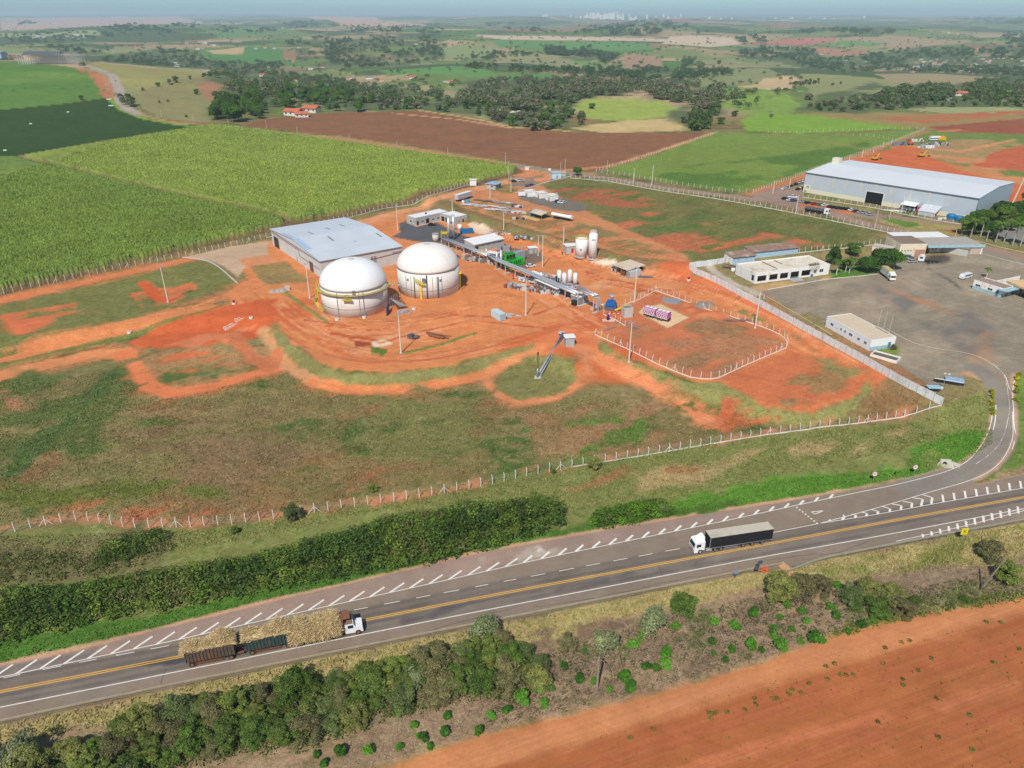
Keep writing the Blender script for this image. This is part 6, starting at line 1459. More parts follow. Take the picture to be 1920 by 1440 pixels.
b.build('parapet',t)
for x_,w2 in((29.3,1.6),(32.5,2.0)):window(t,x_,1.4,w2,1.5,0,GLASS)
for a,c in xs:
 f_=mb(M('dark_frame',(70,66,62)));f_.bx(a,.1,.76,c,.16,.84);f_.bx((a+c)/2-.05,.1,.84,(a+c)/2+.05,.16,3.05);f_.bx(a,.1,3.0,c,.16,3.08);f_.build('window_frame',t)
mb(M('grey_step',(176,180,184))).bx(16.2,-3.4,-.3,21.6,-.01,.35).build('entrance_ramp',t)
b=mb(M('dead_creeper',(120,104,84),.9));[b.tube([(27.5+random.uniform(-1.5,4),-.1,random.uniform(2,4.4)),(28.5+random.uniform(-1,4),.4+random.random()*3,H_+random.uniform(0,.8))],.08,4)for k in range(46)];[b.tube([(27.2+k*.5,-.12,4.4),(27+k*.5+random.uniform(-.3,.3),-.15,random.uniform(.3,3))],.05,3)for k in range(8)];b.build('creeper',t)
mb(BLUEP).box(27.4,-.8,0,.6,.5,1.4).build('bin',t)
t,L=frame('annex_building','low blue and white building with rusty corrugated roof behind the abandoned one','building',(1372,497),(1508,480));
LB=M('light_blue_wall',(176,206,226),.8,noise=.08);RR=M('rusty_corrugated',(160,130,112),.85,noise=.3,nscale=.35,lines=(0,.9,.3,.3),dirt=((216,200,180),.35,.22))
for x0,x1,y0,y1,h_ in((0,11.5,0,6,3.0),(12.2,36,3,9.5,3.4)):
 mb(LB).bx(x0,y0,-.5,x1,y1,h_).build('wall',t);mb(RR).prismx([(y0-.6,h_+.02),(y1+.4,h_+.7),(y1+.4,h_+.82),(y0-.6,h_+.14)],x0-.3,x1+.3).build('roof',t)
for x_ in(3,7):window(t,x_,1.5,.8,.6)
for x_ in(21,24,27,30,33):window(t,x_,1.6,.6,.6,3.0)
mb(OFFW).bx(-.06,-.4,-.4,-.005,6.2,3.1).build('gable_wall',t)
t=at('water_tank','pair of white water drums beside the abandoned building','tank',(1374,510));mb(WHITE).cyl(0,0,0,.8,1.7,12).cyl(1.9,.2,0,.8,1.7,12).build('shell',t,True);mb(BLACK).cyl(4.2,.6,0,1,2.4,12).build('lid',t)
clutter('yard_scrap','brown scrap and branches left of the abandoned building',(1366,500),30,4,2,[(110,90,76),(80,70,64),(150,130,110)],long=True)
# --- garages
t,L=frame('garage_building','cream service garage with blue canopy edge and dark open bays','garage',(1683,484),(1721,480))
CR=M('cream_wall',(232,218,190),.85,noise=.08,dirt=((190,160,130),.25,.5));BL=M('sky_blue_trim',(166,196,206),.7)
mb(CR).bx(0,0,-.5,12,13,6.0).build('wall',t);mb(M('garage_roof',(140,120,106),.9,noise=.15)).bx(.2,.2,6.003,11.8,12.8,6.1).build('roof',t)
mb(WHITE).bx(5,13.02,5.0,30,22,5.3).build('roof',t)
mb(BL).bx(0,-.06,-.4,6.2,-.006,1.4).bx(-.06,0,-.4,-.006,13,1.5).build('painted_band',t)
for x_ in(1.2,2.6,4.0,5.2):window(t,x_,2.6,.8,.8)
for y_ in(4,9):window(t,y_,2.4,1.0,1.0,0,axis='y')
mb(M('graffiti',(190,140,120),.8,noise=.3,nscale=2)).bx(7.2,-.06,-.3,11.8,-.006,3.4).build('mural',t)
mb(BL).bx(12.03,-1.2,4.4,38,-.9,5.6).build('fascia',t);mb(M('bay_roof',(176,170,160),.9,noise=.12)).bx(12.03,-.88,5.0,38,13.5,5.2).build('roof',t)
mb(CR).bx(15.6,3.0,-.4,21,9,4.98).build('wall',t);[window(t,17+k*1.6,2.2,.9,1.1,3.0)for k in range(2)]
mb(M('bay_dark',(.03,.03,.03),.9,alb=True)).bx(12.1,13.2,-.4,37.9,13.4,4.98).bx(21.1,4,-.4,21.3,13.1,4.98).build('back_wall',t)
mb(M('bay_brown',(130,96,70),.9)).bx(27.2,-.5,-.4,27.6,12,4.98).build('wall',t)
mb(M('shutter',(196,176,160),.8,noise=.2,nscale=1.5)).bx(29,-.6,-.4,37,-.4,3.9).build('shutter',t);mb(WHITE).bx(28.4,-.7,-.4,28.98,-.3,4.98).bx(37.02,-.7,-.4,37.6,-.3,4.98).bx(28.98,-.7,3.92,37.02,-.32,4.98).build('door_frame',t)
t,L=frame('canopy_roof','long low brown and white roof behind the garage by the road','roof',(1706,462),(1772,474));mb(M('old_tiles',(150,138,124),.9,noise=.2)).bx(0,0,3.2,24,7,3.5).build('roof',t);mb(WHITE).bx(3,6.0,3.505,24,8,3.6).build('ridge',t);mb(CONC).bx(.3,.3,-.4,23.6,6.6,3.19).build('wall',t)
t,L=frame('low_shed','low white shed behind the pickup beside the road','shed',(1800,473),(1830,474));mb(OFFW).bx(0,0,-.4,9,4,2.8).build('wall',t);mb(M('shed_roof',(150,146,142),.9)).bx(-.2,-.2,2.81,9.2,4.2,3.0).build('roof',t);window(t,2,1.1,.9,.9);window(t,5,.9,1.4,1.2);mb(M('pinkish',(206,176,166))).bx(6.4,-.05,-.3,8.9,-.006,2.4).build('wall_panel',t)
t,L=frame('low_shed','low pale shed with open end left of the garage','shed',(1634,470),(1656,476));mb(CR).bx(0,0,-.4,8.5,4,2.6).build('wall',t);mb(CONC).bx(-.2,-.2,2.61,8.7,4.2,2.8).build('roof',t);mb(DARK).bx(6.5,-.05,.1,8.3,-.006,2.2).build('door',t)
t,L=frame('weigh_office','small white office with light blue base band at the yard edge','office',(1822,541),(1863,554));L=11.5
mb(OFFW).bx(0,0,1.35,L,6.5,3.4).build('wall',t);mb(BL).bx(-.03,-.03,-.4,L+.03,6.53,1.348).build('painted_band',t);mb(M('brown_slab',(160,140,124),.9)).bx(.2,.2,3.403,L-.2,6.3,3.5).build('roof',t);mb(OFFW).bx(0,0,3.402,L,.18,3.75).bx(0,6.32,3.402,L,6.5,3.75).build('parapet',t)
mb(BL).bx(L-1.2,-1.2,3.0,L+2.4,7,3.3).build('canopy',t);window(t,2,1.5,2.0,.9);window(t,7,1.5,2.0,.9);door(t,10,1.1,2.4,0,M('blue_door',(96,130,150)));door(t,3.5,1.6,2.4,L+.0,M('grey_shutter',(140,136,130)),'y',1);mb(YEL).bx(4.6,-.08,2.1,5.1,-.006,2.6).build('sign_plate',t)
t,L=frame('fuel_canopy','forecourt canopy with cream fascia over dark bays at the right edge','canopy',(1893,549),(1990,590));mb(M('cream_fascia',(226,190,140),.8)).bx(-2,-1,3.6,26,12,4.4).build('roof',t);mb(OFFW).bx(0,9,-.4,26,11,3.59).bx(-1.8,2,-.4,1.4,11,3.59).build('wall',t);mb(BL).bx(-1.84,1.96,-.4,1.44,2.0,1.2).build('painted_band',t);b=mb(M('dark_column',(60,58,56)));[b.box(4+k*6,.5,-.3,.4,.4,3.9)for k in range(4)];b.build('column',t)
t,L=frame('low_wall','long low white wall behind the small office','wall',(1867,537),(1925,525));mb(OFFW).bx(0,0,-.4,14,.3,2.4).build('wall',t)
t,L=frame('long_white_building','long white building with beige flat roof beside the precast wall','building',(1547,612),(1631,659))
L=21.8;Dp=9.8
mb(M('bright_white_wall',(244,242,240),.8,noise=.03)).bx(0,0,-.8,L,Dp,3.6).build('wall',t);mb(M('beige_roof',(214,196,168),.9,noise=.07,nscale=.3)).bx(.3,.3,3.603,L-.3,Dp-.3,3.7).build('roof',t)
b=mb(WHITE);[b.bx(*q)for q in((0,0,3.602,L,.2,3.85),(0,Dp-.2,3.602,L,Dp,3.85),(0,.2,3.602,.2,Dp-.2,3.85),(L-.2,.2,3.602,L,Dp-.2,3.85))];b.build('parapet',t)
PUR=M('purple_glass',(80,70,110),.2)
for x_,w2 in((3.2,1.6),(5.2,.5),(6.2,.5),(7.8,.9),(9.8,.9),(12.6,1.7),(16.4,1.2),(19.6,1.3)):window(t,x_,1.5,w2,1.0 if w2>.6 else .5,0,PUR)
mb(BL).bx(L+.006,0.01,-.5,L+.05,Dp,1.3).build('painted_band',t);door(t,7.6,1.0,2.2,L+.05,M('blue_door',(96,130,150)),'y',1)
b=mb(CONC);[b.cyl(L-8+k*2.2,Dp-.6+.4*k,3.86,.07,6.4,6)for k in range(3)];b.box(L-5.8,Dp-.4,3.86,5.4,.8,.25);b.build('flag_pole',t)
t,L=frame('planter_box','low white walled planter at the end of the long white building','planter',(1631,668),(1667,678));b=mb(OFFW);[b.bx(*q)for q in((0,0,-.4,8,.2,.9),(0,3.8,-.4,8,4,.9),(0,.2,-.4,.2,3.8,.9),(7.8,.2,-.4,8,3.8,.9))];b.build('wall',t);mb(M('planter_soil',(110,100,84),.95)).bx(.2,.2,-.3,7.8,3.8,.45).build('soil',t)
t=at('fallen_billboard','fallen light blue billboard sheet on a dark frame near the wall end','billboard',(1782,717),rz=-.45);mb(M('billboard_blue',(150,184,206),.5,noise=.12)).box(1,.9,.75,5.0,3.0,.1,0).build('panel',t);b=mb(WHITE);b.box(-.6,-1.0,.5,7.6,.35,.5);b.mat(BLACK).box(-.6,-1.3,0,7.8,.3,.9);b.build('frame',t)
t=at('blue_table','light blue slab on a white base in front of the fallen billboard','slab',(1750,731),rz=-.1);mb(M('billboard_blue2',(166,200,212),.5,noise=.1)).box(0,0,.9,3.8,2.2,.15).build('panel',t);mb(BLACK).box(-.2,-.2,0,3.0,1.6,.85).build('base',t)
t=at('antenna_pole','thin pole with small lamps between the fallen billboard pieces','pole',(1767,729));mb(GALV).cyl(0,0,0,.07,5,6).build('pole',t);mb(WHITE).box(-.5,0,4.8,.5,.3,.3).box(.7,0,4.6,.5,.3,.3).build('lamp_head',t);mb(LIME).sphere(-.5,-.2,.3,.5).build('base',t)
for i,(px,h_)in enumerate((((1408,558),1.3),((1412,561),1.2),((1418,563),1.3),((1423,566),1.2),((1431,566),1.8))):
 pass
fence('old_posts','row of short white posts beside the yard entrance',[(1407,552),(1414,556),(1422,559),(1432,560)],1.6,1.5,0,0,False,LIME,None,.12,wires=0,cat='posts')
t=at('thin_pole','thin grey pole at the corner of the old yard entrance','pole',(1435,561));mb(GALV).cyl(0,0,0,.09,3.6,6).build('pole',t);mb(GALV).box(0,0,0,.5,.5,.5).build('base',t)
t=at('thin_pole','thin pole behind the wall left of the long white building','pole',(1526,612));mb(GALV).cyl(0,0,0,.07,3.6,6).build('pole',t);mb(CONC).box(0,0,-.1,.4,.4,.3).build('base',t)
t=at('culvert_headwall','white concrete culvert headwall with angled wings in bright grass','culvert',(1771,870),rz=-.15);b=mb(M('culvert',(206,200,186),.9,noise=.15));b.bx(-1.2,0,-.6,1.4,.3,1.3);b.box(2.3,-.5,-.6,2.2,.25,1.5,-.6);b.box(-1.7,-.7,-.6,1.6,.25,1.2,.9);b.box(.3,-1.0,-.6,3.0,1.8,.7);b.build('headwall',t);mb(DARK).hcyl((0,-.05,.2),(0,.02,.2),.5,14).build('pipe_mouth',t)
def sign_round(px,label,txt):
 t=at('road_sign',label,'road sign',px,rz=.05);hh=1.8
 mb(GALV).box(0,.05,-.3,.1,.1,hh+.9).build('post',t)
 f=mb(WHITE).hcyl((0,-.02,hh),(0,.02,hh),.62,24).build('panel',t)
 b=mb(REDP);b.poly([(.62*math.cos(a*math.pi/12),-.024,hh+.62*math.sin(a*math.pi/12))for a in range(24)]+[(.50*math.cos(a*math.pi/12),-.024,hh+.50*math.sin(a*math.pi/12))for a in range(24)],[(i,(i+1)%24,24+(i+1)%24,24+i)for i in range(24)]);b.build('rim',f)
 if txt:
  cu=bpy.data.curves.new('digits','FONT');cu.body=txt;cu.size=.62;cu.align_x='CENTER';cu.align_y='CENTER';cu.extrude=.004;o=bpy.data.objects.new('digits',cu);COL.objects.link(o);bpy.context.view_layer.update();me=bpy.data.meshes.new_from_object(o);bpy.data.objects.remove(o);o=bpy.data.objects.new('digits',me);COL.objects.link(o);o.parent=f;o.location=(0,-.028,hh);o.rotation_euler=(math.pi/2,0,0);me.materials.append(BLACK)
 return t
s1=sign_round((1637,902),'round white road sign with red rim and dark symbol in the bright grass','60')
s2=sign_round((1713,889),'round white road sign with red rim nearer the road bend','40')
for s_,r_ in((s1,0),(s2,0)):s_.scale=(1.15,1.15,1.15)
t=at('black_post','small dark marker post in the bright grass between two round signs','post',(1678,890));mb(BLACK).box(0,0,0,.3,.1,1.0,.4).build('post',t)
t=board('warning_sign','square yellow warning sign with a black cross beside the right guard rail',(1802,1015),1.5,1.7,1.9,M('sign_yellow',(244,220,30),.5),.1,1)
b=mb(BLACK);b.tube([(-.35,-.075,2.4),(.35,-.075,3.1)],.05,4);b.tube([(.35,-.075,2.4),(-.35,-.075,3.1)],.05,4);b.tube([(0,-.075,2.3),(0,-.075,3.2)],.03,4);b.build('symbol',t)
t=board('road_sign','grey back of two rectangular road signs on one post by the guard rail',(1421,1076),1.0,.9,2.6,M('sign_back',(86,92,96),.5),.15,1);mb(M('sign_back',(86,92,96),.5)).box(-.5,-.1,1.2,.9,.06,1.1).build('panel',t)
board('road_sign','small light blue sign back beside the guard rail left of the flagged post',(1378,1084),.8,.9,1.1,M('sign_blue',(130,160,206),.5),.3,1,pm=BLACK)
t=at('brick_pile','small heap of orange bricks behind the guard rail','bricks',(1430,1072));b=mb(M('brick_orange',(222,110,70),.9));[b.box(random.uniform(-.9,.9),random.uniform(-.5,.5),random.choice((0,.3,.6)),.6,.35,.3,random.random())for k in range(14)];b.build('brick',t)
b=mb(M('chute',(206,160,120),.9));strip(b,GL([(1462,1056),(1486,1078)]),1.9,0,h=.15);tag(b.build('drain_chute'),'beige concrete drain chute descending from the shoulder','drain')
board('marker_post','small red marker post in the left verge beside the hatched shoulder',(68,1225),.3,.9,.3,RUST,.3,1,'marker')
t=at('person','person in dark clothes standing beside the red-door kiosk','person',(1054,478))
b=mb(M('clothes_dark',(58,56,66),.9));b.tube([(.12,0,0),(.11,0,.45),(.09,.0,.86)],.085,7);b.tube([(-.12,0,0),(-.11,0,.45),(-.09,0,.86)],.085,7);b.lathe(0,0,[(.15,.8),(.17,1.0),(.15,1.15),(.2,1.38),(.12,1.47),(.055,1.5),(.055,1.56)],12);b.tube([(.2,0,1.4),(.27,.0,1.12),(.25,-.08,.86)],.055,6,.035);b.tube([(-.2,0,1.4),(-.27,.0,1.12),(-.25,-.08,.86)],.055,6,.035);b.mat(M('skin',(170,120,96),.7)).sphere(0,-.01,1.66,.105,1.2,8);b.build('body',t,True);mb(BLACK).sphere(0,.02,1.71,.112,.9,8).build('hair',t)
# ================================================================= VEHICLES
def wheel(t,x,y0,y1,r,rim=CHROME,rr=.5,n=16):
 w_=mb(RUBBER).hcyl((x,y0,r),(x,y1,r),r,n).build('wheel',t)
 mb(rim).hcyl((x,min(y0,y1)-.02,r),(x,max(y0,y1)+.02,r),r*rr,10).build('rim',w_)
 return w_
CARP={n:M('car_'+n,c,.3,.1,noise=.02)for n,c in dict(white=(236,238,240),silver=(176,182,188),black=(40,42,46),red=(176,30,36),darkred=(130,30,60),blue=(50,70,130),purple=(90,50,90),grey=(110,114,120)).items()}
CARG=M('car_glass',(.015,.02,.025),.06,alb=True)
def make_car(kind):
 t=thing('parked_car','x y z w','car')
 if kind=='car':
  b=mb(CARP['white']);b.prism([(-2.1,.35),(2.1,.35),(2.15,.62),(2.0,.78),(1.0,.90),(-1.95,.95),(-2.12,.7)],-.85,.85);o=b.build('body',t)
  g=mb(CARG);g.poly([(-1.75,-.80,.93),(1.15,-.80,.90),(1.15,.80,.90),(-1.75,.80,.93),(-1.25,-.66,1.40),(.25,-.66,1.42),(.25,.66,1.42),(-1.25,.66,1.40)],[(0,1,5,4),(1,2,6,5),(2,3,7,6),(3,0,4,7)]);g.build('windows',t)
  r=mb(CARP['white']);r.poly([(-1.28,-.68,1.39),(.28,-.68,1.41),(.28,.68,1.41),(-1.28,.68,1.39),(-1.1,-.6,1.47),(.1,-.6,1.48),(.1,.6,1.48),(-1.1,.6,1.47)],[(0,1,5,4),(1,2,6,5),(2,3,7,6),(3,0,4,7),(4,5,6,7)]);r.build('roof',t)
 else:
  b=mb(CARP['white']);b.prism([(-2.6,.45),(2.6,.45),(2.65,.8),(2.4,1.0),(1.4,1.08),(-2.6,1.05)],-.9,.9);b.build('body',t)
  g=mb(CARG);g.poly([(-.9,-.84,1.06),(1.6,-.84,1.06),(1.6,.84,1.06),(-.9,.84,1.06),(-.7,-.7,1.62),(.8,-.7,1.62),(.8,.7,1.62),(-.7,.7,1.62)],[(0,1,5,4),(1,2,6,5),(2,3,7,6),(3,0,4,7)]);g.build('windows',t)
  mb(CARP['white']).bx(-.72,-.72,1.6,.82,.72,1.70).build('roof',t);mb(BLACK).bx(-2.5,-.75,1.052,-1.1,.75,1.07).build('bed',t)
 for x_ in(-1.3,1.3):
  for y_ in(-.87,.67):mb(RUBBER).hcyl((x_,y_,.32),(x_,y_+.2,.32),.32,12).build('wheel',t)
 for y_ in(-.6,.6):mb(WHITE).box(2.12 if kind=='car' else 2.6,y_,.62,.08,.3,.14).build('headlight',t)
 return t
_car={}
def car(px,colr,label,rz,kind='car',group=None):
 x_,y_,z_=G(*px)
 if kind not in _car:
  t=make_car(kind);_car[kind]=t;t.location=(x_,y_,z_);t.rotation_euler=(0,0,rz);t['label']=label
  if group:t['group']=group
  for ch in t.children:
   if ch.name.split('.')[0]in('body','roof'):ch.material_slots[0].link='OBJECT';ch.material_slots[0].material=CARP[colr]
 else:t=dup(_car[kind],(x_,y_,z_),rz,label,group,{'body':CARP[colr],'roof':CARP[colr]})
 t['category']='car' if kind=='car' else 'pickup'
 if not group and 'group' in t:del t['group']
 return t
def rz_px(a,b):A,B=G(*a),G(*b);return math.atan2(B[1]-A[1],B[0]-A[0])
ra=rz_px((1500,380),(1640,404));
rowc=[((265,555),'silver'),((297,563),'black'),((350,572),'red'),((392,578),'grey'),((425,580),'white'),((465,592),'darkred'),((492,597),'black'),((528,602),'black'),((562,606),'black'),((597,610),'black'),((628,617),'white'),((660,627),'purple'),((695,633),'silver'),((730,639),'silver'),((763,650),'silver')]
ords=['first','second','third','fourth','fifth','sixth','seventh','eighth','ninth','tenth','eleventh','twelfth','thirteenth','fourteenth','last']
for i,((a,b_),c_)in enumerate(rowc):car((a/4+1440,b_/4+241),c_,'%s parked car, %s in the long row before the factory'%(c_,ords[i]),ra+1.15+random.uniform(-.06,.06),group='cars in the long factory row')
rb=rz_px((1465,356),(1505,341))
for i,((a,b_),c_,lb)in enumerate([((115,457),'white','nearest of the slanting row'),((145,444),'silver','second of the slanting row'),((172,436),'black','third of the slanting row'),((210,422),'black','fourth of the slanting row'),((240,410),'silver','fifth of the slanting row'),((262,402),'white','farthest of the slanting row'),((225,460),'black','nearer of the pair at the factory corner'),((252,447),'white','closer to the wall at the factory corner'),((128,532),'black','alone left of the white cars'),((165,542),'white','below the white van'),((195,547),'blue','right of the white van')]):
 car((a/4+1440,b_/4+241),c_,'%s parked car, %s left of the factory hall'%(c_,lb),(rb if i<8 else ra)+.9*(i>7)+random.uniform(-.05,.05),group='cars beside the factory fence')
for px,c_,lb,r_ in(((962.8,341.5),'black','black car beside the guard house, left of two others',.3),((969,340.5),'white','white car between black and silver by the guard house',.3),((977,339.8),'silver','silver car at the right of the guard house three',.3),((990,350),'grey','dark grey car behind the site cabins',.4),((997.5,348.8),'purple','purple car behind the site cabins',.4),((1045,379),'blue','dark blue car next to the third site cabin',.9),((1051,380),'white','white car in the middle beside the site cabins',.9),((1057,381),'white','white car on the open side beside the site cabins',.9),((810,423),'black','black car parked before the office doors',.25),((995.3,500.5),'white','white hatchback alone on the red pad by the generator',.35),((1694,486),'silver','silver car nearest the big tree at the garage',-.2),((1704,483),'grey','dark car behind the silver ones at the garage',-.2),((1710,492),'silver','silver car beside the wrecked truck cab',.2),((217,152),'grey','dark car driving on the far country road',1.8)):
 car(px,c_,lb,r_)
car((1806.7,471),'white','white double cab pickup parked before the low shed',-.12,'pickup')
car((1486,371),'white','white pickup standing above the white cars left of the factory',ra+.3,'pickup')
t=at('minibus','white minibus with dark windows crossing the truck stop yard','van',(1809.5,522),rz=rz_px((1797,524),(1822,518)))
mb(CARP['white']).prism([(-2.9,.4),(2.7,.4),(2.8,1.0),(2.6,2.2),(-2.4,2.2),(-2.9,1.3)],-.95,.95).build('body',t)
b=mb(CARG);[b.bx(-1.7+k*1.05,-.99,1.25,-.85+k*1.05,-.952,1.85)for k in range(4)];b.poly([(-2.72,-.8,1.3),(-2.72,.8,1.3),(-2.5,.8,2.0),(-2.5,-.8,2.0)],[(0,1,2,3)]);b.build('windows',t)
for x_ in(-1.8,1.7):
 for y_ in(-.97,.77):mb(RUBBER).hcyl((x_,y_,.36),(x_,y_+.2,.36),.36,12).build('wheel',t)
t=at('box_truck','white box truck with mossy yellow roof parked under the wide tree','truck',(1664,521),rz=rz_px((1654,513),(1676,530)))
mb(M('box_white',(222,224,216),.6,noise=.08,dirt=((170,170,140),.3,.5))).bx(-5,-1.2,1.0,2.6,1.2,3.6).build('box',t);mb(M('mossy_roof',(196,176,110),.9,noise=.25,nscale=1)).bx(-5.02,-1.22,3.605,2.62,1.22,3.68).build('roof',t)
c_=mb(WHITE).bx(2.8,-1.15,.6,4.7,1.15,2.7).build('cab',t);mb(CARG).bx(4.705,-1.0,1.6,4.74,1.0,2.4).bx(3.4,-1.19,1.6,4.4,-1.152,2.3).build('windscreen',c_);mb(WHITE).prism([(2.9,2.702),(4.6,2.702),(2.9,3.5)],-1.0,1.0).build('deflector',t)
for x_ in(-3.6,-2.4,3.8):
 for y_ in(-1.2,.9):mb(RUBBER).hcyl((x_,y_,.5),(x_,y_+.3,.5),.5,12).build('wheel',t)
t=at('wrecked_truck','white truck cab with bare black chassis among wrecks at the garage','truck',(1731,491),rz=-.35)
mb(CARP['white']).prism([(-2.4,.6),(0,.6),(0,3.2),(-1.6,3.0),(-2.4,1.8)],-1.2,1.2).build('cab',t);mb(BLACK).bx(0,-.5,.6,6,.5,.9).build('chassis',t);mb(CARG).bx(-1.9,-1.23,1.7,-.7,-1.202,2.5).build('windows',t)
for x_ in(-1.4,2.6,4.0):
 for y_ in(-1.1,.8):wheel(t,x_,y_,y_+.3,.5)
t,L=frame('tank_truck','dark grey tank truck with white cab beside the factory fence','truck',(1507,397),(1549,404));L=13
P_=[(1.25+1.2*math.cos(a*math.pi/8),2.0+.95*math.sin(a*math.pi/8))for a in range(16)]
mb(M('tank_dark',(96,104,108),.4,.3)).prismx(P_,0,L-3).build('tank',t);mb(BLACK).bx(.2,.6,.7,L-2,1.9,1.04).build('chassis',t)
c_=mb(WHITE).bx(L-2.3,0,.6,L,2.5,3.3).build('cab',t);mb(CARG).bx(L-1.4,-.03,1.8,L-.4,-.004,2.6).bx(L+.004,.2,1.8,L+.03,2.3,2.8).build('windscreen',c_)
for x_ in(1.2,2.5,3.8,8.2,9.5,11.6):
 for y_ in(0,2.2):mb(RUBBER).hcyl((x_,y_,.5),(x_,y_+.3,.5),.5,12).build('wheel',t)
 # --- black curtain-side semi truck on the highway (drives towards the left)
t,L=frame('semi_truck','white tractor with long black curtain-sided trailer driving left on the highway','truck',(1300,1040.5),(1446,1018.5));S=L/17.2
LT=17.2*S
CW=M('cab_white',(244,245,246),.25,.0,noise=.02)
b=mb(CW);b.prism([(.15,.35),(.0,1.3),(.25,2.9),(.7,3.1),(2.45,3.1),(2.45,.9),(1.9,.9),(1.75,1.1),(1.1,1.1),(.95,.35)],.02,2.48)
cab=b.build('cab',t)
mb(CW).poly([(.75,.3,3.1),(2.42,.35,3.1),(2.42,2.15,3.1),(.75,2.2,3.1),(2.1,.45,4.0),(2.42,.5,4.05),(2.42,2.0,4.05),(2.1,2.05,4.0)],[(0,1,5,4),(1,2,6,5),(2,3,7,6),(3,0,4,7),(4,5,6,7)]).build('roof_deflector',cab)
mb(CARG).poly([(.035,.15,1.75),(.035,2.35,1.75),(.235,2.25,2.78),(.235,.25,2.78)],[(0,3,2,1)]).build('windscreen',cab)
mb(CARG).bx(.75,.005,1.85,1.55,.016,2.55).build('side_window',cab)
mb(M('grille',(.03,.03,.035),.4,alb=True)).poly([(.10,.45,.6),(.10,2.05,.6),(-.012,2.05,1.5),(-.012,.45,1.5),(.2,.45,.6),(.2,2.05,.6),(.1,2.05,1.5),(.1,.45,1.5)],[(0,3,2,1),(3,7,6,2),(0,4,7,3),(1,2,6,5)]).build('grille',cab)
for y_ in(.1,2.05):mb(STEEL).bx(.02,y_,.55,.12,y_+.3,.8).build('headlight',cab)
mb(BLACK).bx(.55,-.22,1.9,.8,-.02,2.6).build('mirror',cab)
mb(STEEL).bx(2.9,.02,.45,4.1,.5,.95).build('fuel_tank',t)
mb(BLACK).bx(2.5,.6,.55,LT-.4,1.9,1.0).build('chassis',t)
TB=M('curtain_black',(34,35,40),.55,noise=.15,nscale=.8,lines=(0,.35,.25,.12));TR=M('trailer_roof',(198,190,172),.8,noise=.08,nscale=.5,dirt=((168,160,146),.3,.4))
x0,x1=3.35*S,LT
mb(TB).bx(x0,0,1.1,x1,2.55,3.82).build('trailer_body',t)
mb(TR).bx(x0,0,3.822,x1,2.55,3.94).build('trailer_roof',t)
b=mb(STEEL);b.bx(x0-.03,-.03,1.1,x0+.06,.06,3.95);b.bx(x0-.01,-.02,1.06,x1,.02,1.148);b.build('corner_post',t)
b=mb(STEEL);b.tube([(7.2,.06,.55),(7.2,.06,.95),(10.0,.06,.95),(10.0,.06,.55),(7.2,.06,.55)],.045,4);b.build('side_guard',t)
for x_ in(1.45,4.7,5.95,10.9,12.9,15.1):
 for y0,y1 in((.02,.34),(2.2,2.5)):wheel(t,x_*S,y0,y1,.52,CHROME if x_>2 else STEEL,.55)
b=mb(BLACK);[b.bx(x_*S-.62,.0,1.04,x_*S+.62,.3,1.10)for x_ in(10.9,12.9,15.1,4.7,5.95)];b.build('mudguard',t)
# --- sugar cane road train (drives towards the right)
t,L=frame('cane_truck','white cab cane truck with rusty red frame leading the road train','truck',(549,1214),(682,1187.5))
K=L/12.6
STRAW={}
def straw_mat():
 m=bpy.data.materials.new('cane_straw');m.use_nodes=True;n=m.node_tree.nodes;Lk=m.node_tree.links
 b=n['Principled BSDF'];b.inputs['Roughness'].default_value=.8
 g=n.new('ShaderNodeNewGeometry');r=n.new('ShaderNodeValToRGB')
 cr=r.color_ramp;cr.elements[0].position=0;cr.elements[0].color=(*C(160,122,84),1);cr.elements[1].position=1;cr.elements[1].color=(*C(160,178,96),1)
 for p_,c_ in((.3,(208,172,126)),(.6,(234,206,160)),(.9,(214,204,138))):e=cr.elements.new(p_);e.color=(*C(*c_),1)
 Lk.new(g.outputs['Random Per Island'],r.inputs[0]);Lk.new(r.outputs[0],b.inputs['Base Color']);return m
SM=straw_mat()
